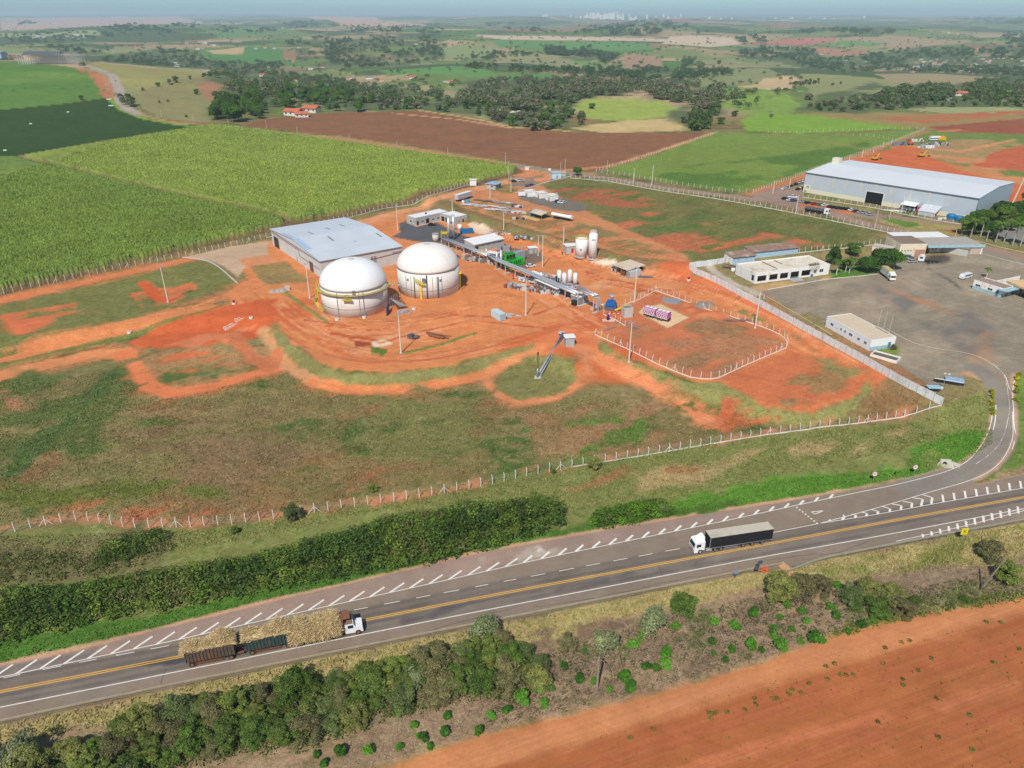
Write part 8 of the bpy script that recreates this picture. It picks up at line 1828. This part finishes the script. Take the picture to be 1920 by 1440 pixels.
for p,s_,lb in(((1561,497),.85,'round bright green tree between the abandoned building and the palms'),((1625,510),1.05,'wide spreading tree over the white box truck, left crown'),((1650,508),1.1,'wide spreading tree over the white box truck, middle crown'),((1675,506),.95,'wide spreading tree over the white box truck, right crown'),((1598,478),.75,'sparse tree behind the palms by the yard fence'),((1585,506),.6,'low tree between two palms'),((1083,329),.75,'lone round tree on the roadside between pump house and pasture'),((248,198),1.0,'dark roadside tree at the far country bend, right one'),((240,185),.8,'dark roadside tree at the far country bend, left one'),((246,190),.7,'dark roadside tree behind the bend pair')):place(BG,p,lb,'tree',s_)
for i,xy in enumerate(sample_poly(GL([(1806,440),(1830,418),(1870,400),(1925,384),(1980,376),(1980,425),(1900,432),(1850,446)]),40,5.5,R0)):place(BG,None,'dark leafy tree in the grove right of the factory hall','tree',random.uniform(.6,.95),'trees of the grove by the factory',xy)
def make_palm(h,seed,royal):
 t=thing('palm_tree','a b c d','palm');R=random.Random(seed)
 mb(M('palm_trunk',(176,164,146),.9)if royal else M('palm_trunk_w',(214,204,186),.9)).tube([(0,0,-.2),(.1,0,h*.5),(.25,.05,h)],.28,7,.16).build('trunk',t)
 V=[];c_=[]
 for k in range(15):
  a=k*2.4;el=R.uniform(-.1,.9);L_=3.0 if royal else 3.2;prev=None;s_=Vector((-math.sin(a),math.cos(a),0))
  for j in range(6):
   u=j/5;p=Vector((.25+math.cos(a)*L_*u*math.cos(el*.6),.05+math.sin(a)*L_*u*math.cos(el*.6),h+L_*(math.sin(el)*u-.75*u*u)))
   w2=.62*math.sin(math.pi*min(.12+u*.85,1))
   if prev:
    for sg in(-1,1):
     V+=[prev[0],p,p+s_*sg*w2-Vector((0,0,w2*.5)),prev[0]+s_*sg*prev[1]-Vector((0,0,prev[1]*.5))]
     g=R.uniform(.8,1.2);c_+=[tuple(v*g for v in C(92,116,46))]*4
   prev=(p,w2)
 obj_leaves('fronds',np.array([tuple(v)for v in V]),np.array(c_),t);return t
palms=[make_palm(7.5,1,False),make_palm(9.0,2,True)];pu=set()
def palm(px,label,royal,sc=1.):
 i=int(royal);t=palms[i]if i not in pu else dup(palms[i]);pu.add(i);x_,y_,z_=G(*px);t.location=(x_,y_,z_);t.rotation_euler=(0,0,random.random()*6);t.scale=(sc,)*3;t['label']=label;t['category']='palm'
for p,lb,s_ in(((1568,515),'white-trunked palm in the grass strip nearest the abandoned building',.85),((1585,510),'shorter palm behind the first in the grass strip',.7),((1592,511),'white-trunked palm beside the wide tree',.85),((1849,521),'small palm behind the small white office',.55)):palm(p,lb,False,s_)
for i,(p,s_)in enumerate((((1819,446),.95),((1803,440),.8),((1838,445),1.0),((1866,455),1.05),((1882,454),1.1),((1898,460),1.15),((1913,461),1.2),((1932,466),1.2),((1862,444),.8))):palm(p,'royal palm %s of the row beside the road right of the factory'%['third','first','fourth','sixth','seventh','eighth','ninth','last','fifth'][i],True,s_)
def cane_canopy():
 R=np.random.default_rng(41);Vs,Cs=[],[]
 for poly_px,n in((CANE_L,150000),(CANE_U,100000)):
  poly=np.array(GL(poly_px));lo,hi=np.maximum(poly.min(0),(-330,0)),poly.max(0)
  c_=lo+(hi-lo)*R.random((n*4,2));keep=R.random(len(c_))<np.clip((330./np.maximum(c_[:,1],200))**1.6,0,1);c_=c_[keep]
  c_=c_[sd_poly(c_[:,0],c_[:,1],poly)>.6][:n];k=len(c_);dd=sd_poly(c_[:,0],c_[:,1],poly)
  z=HT(c_[:,0],c_[:,1]);edge=dd<3.0;z0=z+np.where(edge&(R.random(k)<.6),R.uniform(.0,1.4,k),1.8+.5*R.random(k))
  a=R.uniform(0,6.283,k);tl=R.normal(0,.6,k);l=R.uniform(.45,1.15,k);w2=R.uniform(.10,.24,k)*(1+.0015*c_[:,1])
  up=np.c_[np.cos(a)*np.sin(tl),np.sin(a)*np.sin(tl),np.cos(tl)]*l[:,None];s_=np.c_[-np.sin(a+1),np.cos(a+1),np.zeros(k)]*w2[:,None];q=np.c_[c_,z0]
  Vs.append(np.stack([q-s_,q+s_,q+s_*.3+up,q-s_*.3+up],1).reshape(-1,3))
  cc=np.array(C(156,172,80)if n<120000 else C(136,158,72))*R.uniform(.82,1.22,(k,1))*(.82+.36*fbm(c_[:,0]/22,c_[:,1]/15,44,3))[:,None];yy=(R.random(k)<.2)[:,None];cc=np.where(yy,cc*np.array([1.15,1.08,.95]),cc);cc=np.where((edge&(z0<z+1.4))[:,None],np.array(C(140,118,76))*R.uniform(.5,1.1,(k,1)),cc)
  Cs.append(np.repeat(cc,4,0))
 tag(obj_leaves('sugarcane',np.vstack(Vs),np.clip(np.vstack(Cs),.003,.6)),'standing sugar cane crop filling the two fields left of the site','sugar cane',kind='stuff')
cane_canopy()
# ================================================================= FAR COUNTRY
def sample_px(poly,n,R):
 P_=np.array(poly,float);lo,hi=P_.min(0),P_.max(0);c_=lo+(hi-lo)*R.random((n*8,2));return c_[sd_poly(c_[:,0],c_[:,1],poly)>0][:n]
RW=np.random.default_rng(77)
FT=proto_set('f',6,name='woodland_tree',h=9.5,r=5.8,per=70,size=1.3,rgb=[(86,112,56),(98,122,62),(122,126,90),(90,118,52),(136,130,104),(104,122,70)],seed=201,lobes=9,base=.0)
def woods_things(poly,n,label,group,sc=(.6,1.1),ps=None):
 for p in sample_px(poly,n,RW):place(ps or FT,tuple(p),label,'tree',random.uniform(*sc),group)
woods_things([(388,224),(402,205),(440,190),(480,188),(500,205),(490,226),(440,232)],34,'dark crown in the farm grove at the left end of the ploughed field','trees of the farm grove',(1.2,1.8),BG)
woods_things([(500,186),(560,172),(700,165),(700,208),(640,212),(600,205),(570,196),(520,212)],48,'dark tree among the red roofed farmhouses','trees around the farmhouses',(.9,1.6),BG)
woods_things([(700,190),(760,180),(880,192),(960,215),(1000,218),(960,238),(900,218),(780,205),(700,207)],60,'grey-green tree of the wood behind the ploughed field','trees behind the ploughed field',(.6,1.1))
woods_things([(975,236),(1010,214),(1060,205),(1100,226),(1100,240),(1000,246)],30,'grey-brown tree in the hollow beyond the ploughed field','trees in the hollow',(.7,1.1))
woods_things([(1270,225),(1290,200),(1345,190),(1360,215),(1350,240),(1300,246)],34,'tree of the wood beside the yellow-green hill','trees beside the yellow hill',(.7,1.1))
woods_things([(1508,206),(1520,190),(1600,190),(1690,196),(1780,190),(1920,188),(1920,200),(1690,204),(1600,213)],54,'tree of the long wood below the town','trees below the town',(.6,1.0))
for p,s_,lb in(((153,187),.45,'lone dark bush on the edge of the left crop field'),((268,170),.5,'tree on the hedge line of the pasture, first'),((297,162),.55,'tree on the hedge line of the pasture, second'),((318,158),.6,'tree on the hedge line of the pasture, third'),((331,155),.7,'darker tree on the hedge line of the pasture'),((357,149),.5,'tree at the upper end of the pasture hedge'),((369,177),.65,'lone tree on the bare brown patch of the pasture'),((299,193),.3,'small bush in the middle of the pasture'),((315,191),.25,'smaller bush in the middle of the pasture'),((349,220),.35,'bush near the poles below the pasture'),((383,145),.8,'tree pair at the top corner of the pasture, left'),((393,144),.8,'tree pair at the top corner of the pasture, right'),((408,186),1.0,'grey tree at the left of the farm grove'),((425,183),1.0,'grey tree above the farm grove'),((1446,220),.5,'small tree at the foot of the green hill'),((1378,218),.8,'bare tree on the left of the green hill'),((1374,160),.5,'dark tree at the tan hill, lower'),((1408,156),.45,'dark tree at the tan hill, upper'),((1561,160),.6,'tree alone on the pasture slope, left'),((1576,158),.4,'tree alone on the pasture slope, right'),((1516,188),1.1,'dark round tree beside the dirt lane on the green hill'),((1348,120),1.2,'big dark tree on the middle ridge'),((1110,204),.8,'tree at the edge of the yellow hill')):place(FT,p,lb,'tree',s_)
for i in range(16):place(FT,(1490+i*3+random.uniform(-3,3),160-i*.4+random.uniform(-3,3)),'tree of the clump on the tan hill top','tree',random.uniform(.5,.9),'trees of the hill top clump')
drop_unused(FT)
W=[]
W+=[([(165,97),(215,100),(300,92),(350,95),(400,118),(530,118),(530,132),(480,130),(390,130),(290,126),(250,122),(180,115)],260,1.0,0),([(385,140),(480,128),(560,145),(640,150),(700,160),(640,182),(560,175),(480,186),(440,178),(400,150)],330,1.0,1),([(640,165),(700,160),(780,165),(860,190),(760,180),(700,190),(640,190)],120,1.0,1),([(860,182),(900,160),(960,150),(1060,150),(1100,142),(1170,150),(1250,158),(1330,165),(1362,172),(1355,195),(1290,205),(1270,196),(1180,180),(1100,184),(1080,190),(1060,206),(1010,212),(940,205),(880,200),(840,188)],700,1.05,2),([(640,75),(720,68),(830,68),(835,100),(830,112),(780,118),(720,128),(650,132),(600,110)],300,1.1,0),([(530,80),(600,70),(650,78),(660,100),(600,110),(560,100)],110,1.1,0),([(860,120),(940,124),(1000,126),(1080,132),(1130,126),(1290,132),(1290,146),(1100,146),(1060,136),(980,135),(870,128)],260,1.0,0),([(1022,92),(1110,90),(1115,100),(1158,106),(1150,118),(1120,116),(1100,108),(1025,103)],130,1.5,0),([(880,104),(920,100),(1010,100),(1010,106),(920,112),(885,112)],50,1.0,0),([(1160,145),(1240,138),(1350,132),(1380,140),(1300,150),(1200,158)],120,1.0,0),([(1380,88),(1430,88),(1530,96),(1520,108),(1440,112),(1380,104)],150,1.1,0),([(1480,108),(1560,112),(1640,100),(1700,92),(1925,88),(1925,112),(1800,108),(1700,110),(1690,124),(1925,128),(1925,146),(1700,136),(1600,134),(1500,128)],520,1.0,0),([(1520,180),(1580,170),(1640,152),(1700,168),(1760,162),(1850,150),(1925,150),(1925,186),(1780,188),(1690,194),(1600,188)],480,1.0,1),([(1280,106),(1320,112),(1320,130),(1280,128)],40,1.0,0),([(1880,60),(1925,56),(1925,90),(1885,86)],70,1.2,0),([(185,52),(300,42),(450,40),(460,54),(370,52),(300,66),(190,70)],130,1.6,0),([(30,40),(65,38),(70,46),(30,47)],14,1.6,0),([(520,42),(620,38),(640,50),(560,54)],50,1.6,0),([(640,48),(720,46),(830,52),(830,66),(700,60),(650,62)],80,1.4,0),([(900,45),(1000,42),(1060,50),(1180,44),(1180,62),(1040,64),(960,58)],100,1.8,0),([(1130,55),(1210,36),(1280,38),(1290,52),(1220,66),(1150,68)],110,2.0,0),([(1300,56),(1345,52),(1345,66),(1305,66)],20,1.6,0),([(1500,58),(1630,56),(1690,62),(1640,66),(1500,66)],60,1.8,0),([(1800,36),(1925,34),(1925,46),(1850,46),(1790,43)],70,2.6,0),([(1380,72),(1425,68),(1440,80),(1390,82)],26,1.5,0),([(0,66),(110,58),(180,62),(180,74),(60,82),(0,84)],60,1.2,0),([(390,56),(450,52),(520,50),(520,60),(440,66)],50,1.4,0),([(90,88),(150,90),(165,104),(120,100)],40,1.0,0)]
tones=[np.array([C(80,106,62),C(92,114,68),C(72,98,54)]),np.array([C(86,112,60),C(122,124,88),C(92,118,58)]),np.array([C(104,118,74),C(134,128,104),C(90,116,62),C(118,120,88)])]
PX=[];SC=[];TN=[]
for poly,n,s_,tn in W:
 q=sample_px(poly,int(n*1.5),RW);q=q[fbm(q[:,0]/26,q[:,1]/7,55,3)>.44];PX.append(q);SC.append(np.full(len(q),s_));TN.append(np.full(len(q),tn))
q=np.c_[RW.uniform(-200,2120,15000),34+172*RW.random(15000)**1.2]
g3=np.array([G(a,b_)for a,b_ in q]);wx_=(fbm(g3[:,0]/300,g3[:,1]/300,31,2)-.5)*160;wy_=(fbm(g3[:,0]/300,g3[:,1]/300,37,2)-.5)*160
_,e_=vor(g3[:,0]+wx_,g3[:,1]+wy_,230,51);q=q[(e_*230<16)|(RW.random(15000)<.05)]
PX.append(q);SC.append(np.full(len(q),.7));TN.append(np.full(len(q),1))
PX=np.vstack(PX);SC=np.concatenate(SC);TN=np.concatenate(TN).astype(int)
PT=np.array([G(a,b_)for a,b_ in PX])
ok=(PT[:,1]>830)|(PX[:,0]<700)&(PT[:,1]>700)
for pl in([(0,113),(-500,100),(-900,440),(0,300),(384,240),(236,205),(192,150)],[(150,118),(300,128),(378,133),(400,146),(465,156),(400,190),(432,204),(388,230),(300,222),(235,190)],[(445,236),(700,208),(880,220),(1090,249),(1332,249),(1115,322),(800,277)],[(1388,224),(1480,170),(1700,205),(1925,205),(1925,260),(1400,250)],[(1062,198),(1098,187),(1250,188),(1276,205),(1300,245),(1060,240)],[(350,96),(530,90),(532,118),(390,106)],[(1500,138),(1640,140),(1890,146),(1640,188),(1520,186)]):ok&=sd_poly(PT[:,0],PT[:,1],GL(pl))<0
PT,SC,TN=PT[ok],SC[ok],TN[ok]
k=len(PT);h_=10.0*SC*RW.uniform(.7,1.25,k);r_=5.6*SC*RW.uniform(.7,1.25,k)*(1+PT[:,1]/9000.)
cen,rad,cols=[],[],[]
for j in range(4):
 a=RW.uniform(0,6.28,k);o_=r_*.5*(j>0);cen.append(np.c_[PT[:,0]+np.cos(a)*o_,PT[:,1]+np.sin(a)*o_,PT[:,2]+h_*(.62 if j==0 else .42)]);f=.75 if j==0 else .6;rad.append(np.c_[r_*f,r_*f,h_*.38])
 cc=np.array([tones[t_][RW.integers(0,len(tones[t_]))]for t_ in TN]);cols.append(cc*(.8+.4*RW.random((k,1))))
cen,rad,cols=np.vstack(cen),np.vstack(rad),np.vstack(cols)
V,c_=leaves(cen,rad,34,1.0,cols,RW,.2,.6)
Q=V.reshape(-1,4,3);m_=Q.mean(1,keepdims=True);sz=np.repeat(np.clip(rad[:,0]/2.5,.7,6),34)[:,None,None];V=(m_+(Q-m_)*sz).reshape(-1,3)
tag(obj_leaves('far_woods',V,c_),'woods and hedgerow trees spread over the valley and hills to the horizon','woodland',kind='stuff')
TER=M('terracotta',(196,110,78),.85,noise=.15,nscale=.8);FW1=M('far_wall',(228,220,206),.85);FW2=M('far_wall_b',(206,190,168),.85);FRW=M('far_roof_white',(226,228,228),.7);FRG=M('far_roof_grey',(150,152,152),.8)
_hp={}
def house(px,s_,kind,label,group=None,rz=None):
 x_,y_,z_=G(*px);rz=random.uniform(-.5,.5)if rz is None else rz
 if kind not in _hp:
  t=thing('house',label,'house',(x_,y_,z_),rz);rf,wl={'red':(TER,FW1),'white':(FRW,FW1),'grey':(FRG,FW2)}[kind]
  mb(wl).bx(-6,-4,-2,6,4,3.2).build('wall',t);mb(rf).prismx([(-4.8,3.0),(4.8,3.0),(0,5.0 if kind=='red' else 3.9)],-6.6,6.6).build('roof',t)
  b=mb(GLASS);[b.bx(q-.6,-4.05,1.1,q+.6,-4.004,2.2)for q in(-4,0,4)];b.build('window',t);_hp[kind]=t
 else:t=dup(_hp[kind],(x_,y_,z_),rz,label)
 t.scale=(s_,s_,s_);t['label']=label
 if group:t['group']=group
 elif 'group' in t:del t['group']
 return t
for px,s_,k_,lb in(((551,216),1.4,'red','red roofed farmhouse at the left end of the ploughed field'),((566,219),1.1,'red','long low red roofed barn in front of the farmhouse'),((585,210),1.4,'red','farmhouse with brown-red roof right of the barn'),((549,207),.6,'white','small white house behind the red barn'),((493,143),1.1,'red','house with pale roof in the trees above the farm, left'),((584,131),1.0,'white','white house among trees above the farm, right'),((605,127),.7,'red','small red roofed house right of the white one'),((555,152),.7,'red','reddish house on the wood edge'),((660,150),.8,'white','white house left of the blue pool roof'),((716,152),.7,'red','red roofed house below the pool house'),((775,147),1.1,'red','red roofed hill farm beside the bare slope'),((766,143),.7,'white','white shed left of the hill farm'),((845,155),.9,'red','red house at the right end of the hill lane'),((835,154),.5,'white','small white house beside the red lane house'),((650,148),.7,'red','orange house at the left edge of the valley grove'),((385,82),1.6,'white','long white shed among the far vegetable plots, left'),((402,86),1.2,'white','second white shed of the vegetable farm'),((350,82),1.0,'white','white farm buildings left of the vegetable plots'),((372,93),1.2,'white','low white greenhouse before the long shed'),((480,92),.9,'white','white house right of the vegetable plots, left'),((497,90),.9,'red','house right of the vegetable plots, middle'),((515,92),.9,'white','white house right of the vegetable plots, right'),((560,90),.8,'white','white roofed house in the trees beyond the plots'),((325,122),1.7,'white','large white roofed poultry shed in the left wood, front'),((335,125),1.5,'grey','grey roofed shed right of the poultry shed'),((1540,103),.9,'white','white ranch house on the middle ridge'),((1585,114),.9,'red','pink roofed villa right of the ranch house'),((1624,116),.7,'white','small white house right of the villa'),((1478,92),1.4,'grey','grey roofed hall on the wooded ridge'),((1801,179),1.1,'red','red roofed house alone in the right valley wood'),((1778,187),.7,'white','small white house below the lone red roof'),((1779,62),1.3,'white','white farm house on the far right fields'),((1796,64),1.0,'white','second white house on the far right fields'),((530,53),1.7,'white','far white sheds beside the pale road'),((780,84),1.0,'white','white house in the far middle woods')):
 house(px,s_,k_,lb)
RH=random.Random(3)
for i in range(70):
 a=RH.uniform(1690,1925);b_=112+RH.random()*30-(a-1690)*.02
 house((a,b_),RH.uniform(.5,1.0),RH.choice(['red','red','white','grey']),'small house of the wooded town on the right','houses of the wooded town')
for i in range(12):house((1690+i*6,129-i*.7+RH.uniform(-1,1)),RH.uniform(.7,1.2),RH.choice(['red','white','grey']),'pale roofed house in the row at the town edge','row of houses at the town edge')
for i in range(16):house((55+RH.uniform(0,110),68+RH.uniform(-2,6)),RH.uniform(.8,1.6),RH.choice(['white','grey','white']),'pale low building of the far left industrial estate','far left industrial estate')
for i in range(14):house((640+RH.uniform(-5,70),33+RH.uniform(-1,2.4)),RH.uniform(2,3.5),'white','tiny pale building on the hazy plain left of the city','pale buildings on the hazy plain')
b=mb(M('pool_blue_roof',(60,130,200),.5));x_,y_,z_=G(693,148);b.box(x_,y_,z_+3,14,8,.6,.1);b.mat(FW1).box(x_,y_,z_-1,13,7,3.9,.1);tag(b.build('blue_hall'),'pale hall with bright blue roof in the valley grove','hall')
RC=random.Random(9);CT=M('city_wall',(244,240,234),.7,noise=.05);tw=None
for i in range(95):
 u=RC.gauss(0,1);a=1140+u*42 if i<60 else RC.uniform(1010,1640);b_=29.6+RC.uniform(0,1.5)+(0 if i<60 else 1.0)
 x_,y_,z_=G(a,b_);d_=15500+RC.uniform(-900,900);f=d_/max(y_,1);x_,y_=x_*f,d_;z_=hz(x_,y_)
 hgt=RC.uniform(35,95)*(1.2 if abs(u)<1 and i<60 else .55);wd=RC.uniform(16,34)
 if tw is None:bb=mb(CT);bb.bx(-.5,-.5,-.3,.5,.5,1);bb.bx(-.25,-.25,1.001,.25,.25,1.05);t=bb.build('city_tower');tw=t
 else:t=tw.copy();COL.objects.link(t)
 t.location=(x_,y_,z_);t.scale=(wd,wd,hgt);tag(t,'pale high-rise block of the hazy city on the horizon','tower block','tower blocks of the distant city')
A=G(30,119);B_=G(146,119);t,L=frame('frame_shed','long unfinished open shed with dark grey roof on many posts','shed',(36,122),(148,121));b=mb(M('shed_post',(186,184,178),.8))
n_=26
for k in range(n_+1):
 for y_ in(0,16,32):b.box(L*k/n_,y_,-1,.6,.6,14.0)
b.build('post',t);mb(M('shed_roof_dark',(96,102,112),.6)).prismx([(0,13.0),(16,16.6),(32,13.0),(32,13.25),(16,16.9),(0,13.25)],6,L*.68).build('roof',t)
b=mb(M('shed_post',(186,184,178),.8))
for k in range(int(n_*.66),n_+1):x_=L*k/n_;b.tube([(x_,0,13),(x_,8,15.8),(x_,16,16.6),(x_,24,15.8),(x_,32,13)],.32,4)
b.build('truss',t)
t=at('mill_building','pale blue metal building cut by the left edge of the field','building',(-6,111));mb(M('mill_blue',(160,186,206),.5,lines=(0,1.2,.15,.15))).bx(-30,0,-2,12,20,15).build('wall',t);mb(FRW).bx(-30.3,-.3,15.002,12.3,20.3,15.5).build('roof',t);mb(M('tank_blue',(90,168,210),.5)).bx(-4,-.6,0,10,-.01,2).build('base_band',t)
t=at('villa','yellow villa with tower behind the open shed','villa',(58,113));YW_=M('villa_yellow',(224,196,130),.8)
mb(YW_).bx(-16,0,-2,22,14,9).build('wall',t);mb(TER).prismx([(-1,9.002),(15,9.002),(7,12)],-17,23).build('roof',t);mb(FW1).bx(-4,3,9.1,2,9,18).build('tower',t);mb(TER).bx(-5,2,18.002,3,10,18.8).build('tower_roof',t)
CWM=M('cow_white',(226,220,208),.9);cw=None
def make_cow():
 b=mb(CWM);b.tube([(-1.15,0,1.15),(-.9,0,1.15),(-.2,0,1.05),(.5,0,1.12),(.95,0,1.25)],.36,8);b.tube([(.85,0,1.3),(1.2,0,1.5),(1.5,0,1.45),(1.78,0,1.25)],.19,6,.11)
 for x_,y_ in((-.85,-.22),(-.85,.22),(.7,-.2),(.7,.2)):b.tube([(x_,y_,1.0),(x_+(.06 if x_>0 else-.05),y_,.5),(x_,y_,0)],.12,5,.06)
 b.tube([(-1.2,0,1.3),(-1.35,0,.7)],.04,4,.03);b.tube([(1.42,-.12,1.58),(1.36,-.3,1.6)],.05,4);b.tube([(1.42,.12,1.58),(1.36,.3,1.6)],.05,4);return b.build('cow')
for i in range(22):
 q=(RH.uniform(915,985),0);py_=210+(q[0]-915)*.03+RH.uniform(-1.5,3.5);x_,y_,z_=G(q[0],py_)
 if cw is None:t=make_cow();cw=t
 else:t=cw.copy();COL.objects.link(t)
 t.location=(x_,y_,z_);t.rotation_euler=(0,0,RH.uniform(0,6.28));t.scale=(1.25,)*3;tag(t,'white cow grazing on the small pasture beyond the ploughed field','cow','white cattle on the pasture')
for px,lb in(((205,187),'white sheet on the edge of the dark crop field, upper'),((209,199),'white sheet on the edge of the dark crop field, lower'),((128,211),'small white sack in the dark crop field, middle'),((58,233),'small white sack in the dark crop field, left'),((10,283),'white bales at the corner of the cane field')):
 t=at('crop_sheet',lb,'sheet',px);mb(FRW).box(0,0,.2,5 if 'sheet' in lb else 2.2,2.6 if 'sheet' in lb else 1.4,.8,.2).build('cover',t)
for ps in(SHR,GRY,DKG,YB,BG):drop_unused(ps)
# ---------------------------------------------------------------- the air: one even box of haze round everything
def haze():
 x0,x1,y0,y1,z0,z1=-90000,90000,-3000,95000,-110,150
 v=np.array([(x,y,z)for x in(x0,x1)for y in(y0,y1)for z in(z0,z1)],float)
 f=np.array([(0,1,3,2),(4,6,7,5),(0,4,5,1),(2,3,7,6),(0,2,6,4),(1,5,7,3)])
 me=mesh_np('haze',v,f)
 m=bpy.data.materials.new('haze');m.use_nodes=True;n=m.node_tree.nodes
 n.remove(n['Principled BSDF'])
 pv=n.new('ShaderNodeVolumePrincipled');pv.inputs['Density'].default_value=7.5e-5
 pv.inputs['Color'].default_value=(.73,.93,1.0,1)
 m.node_tree.links.new(pv.outputs[0],n['Material Output'].inputs['Volume'])
 me.materials.append(m)
 o=bpy.data.objects.new('haze',me);COL.objects.link(o)
 tag(o,kind='stuff',label='thin blue haze hanging over the far country',cat='haze')
haze()
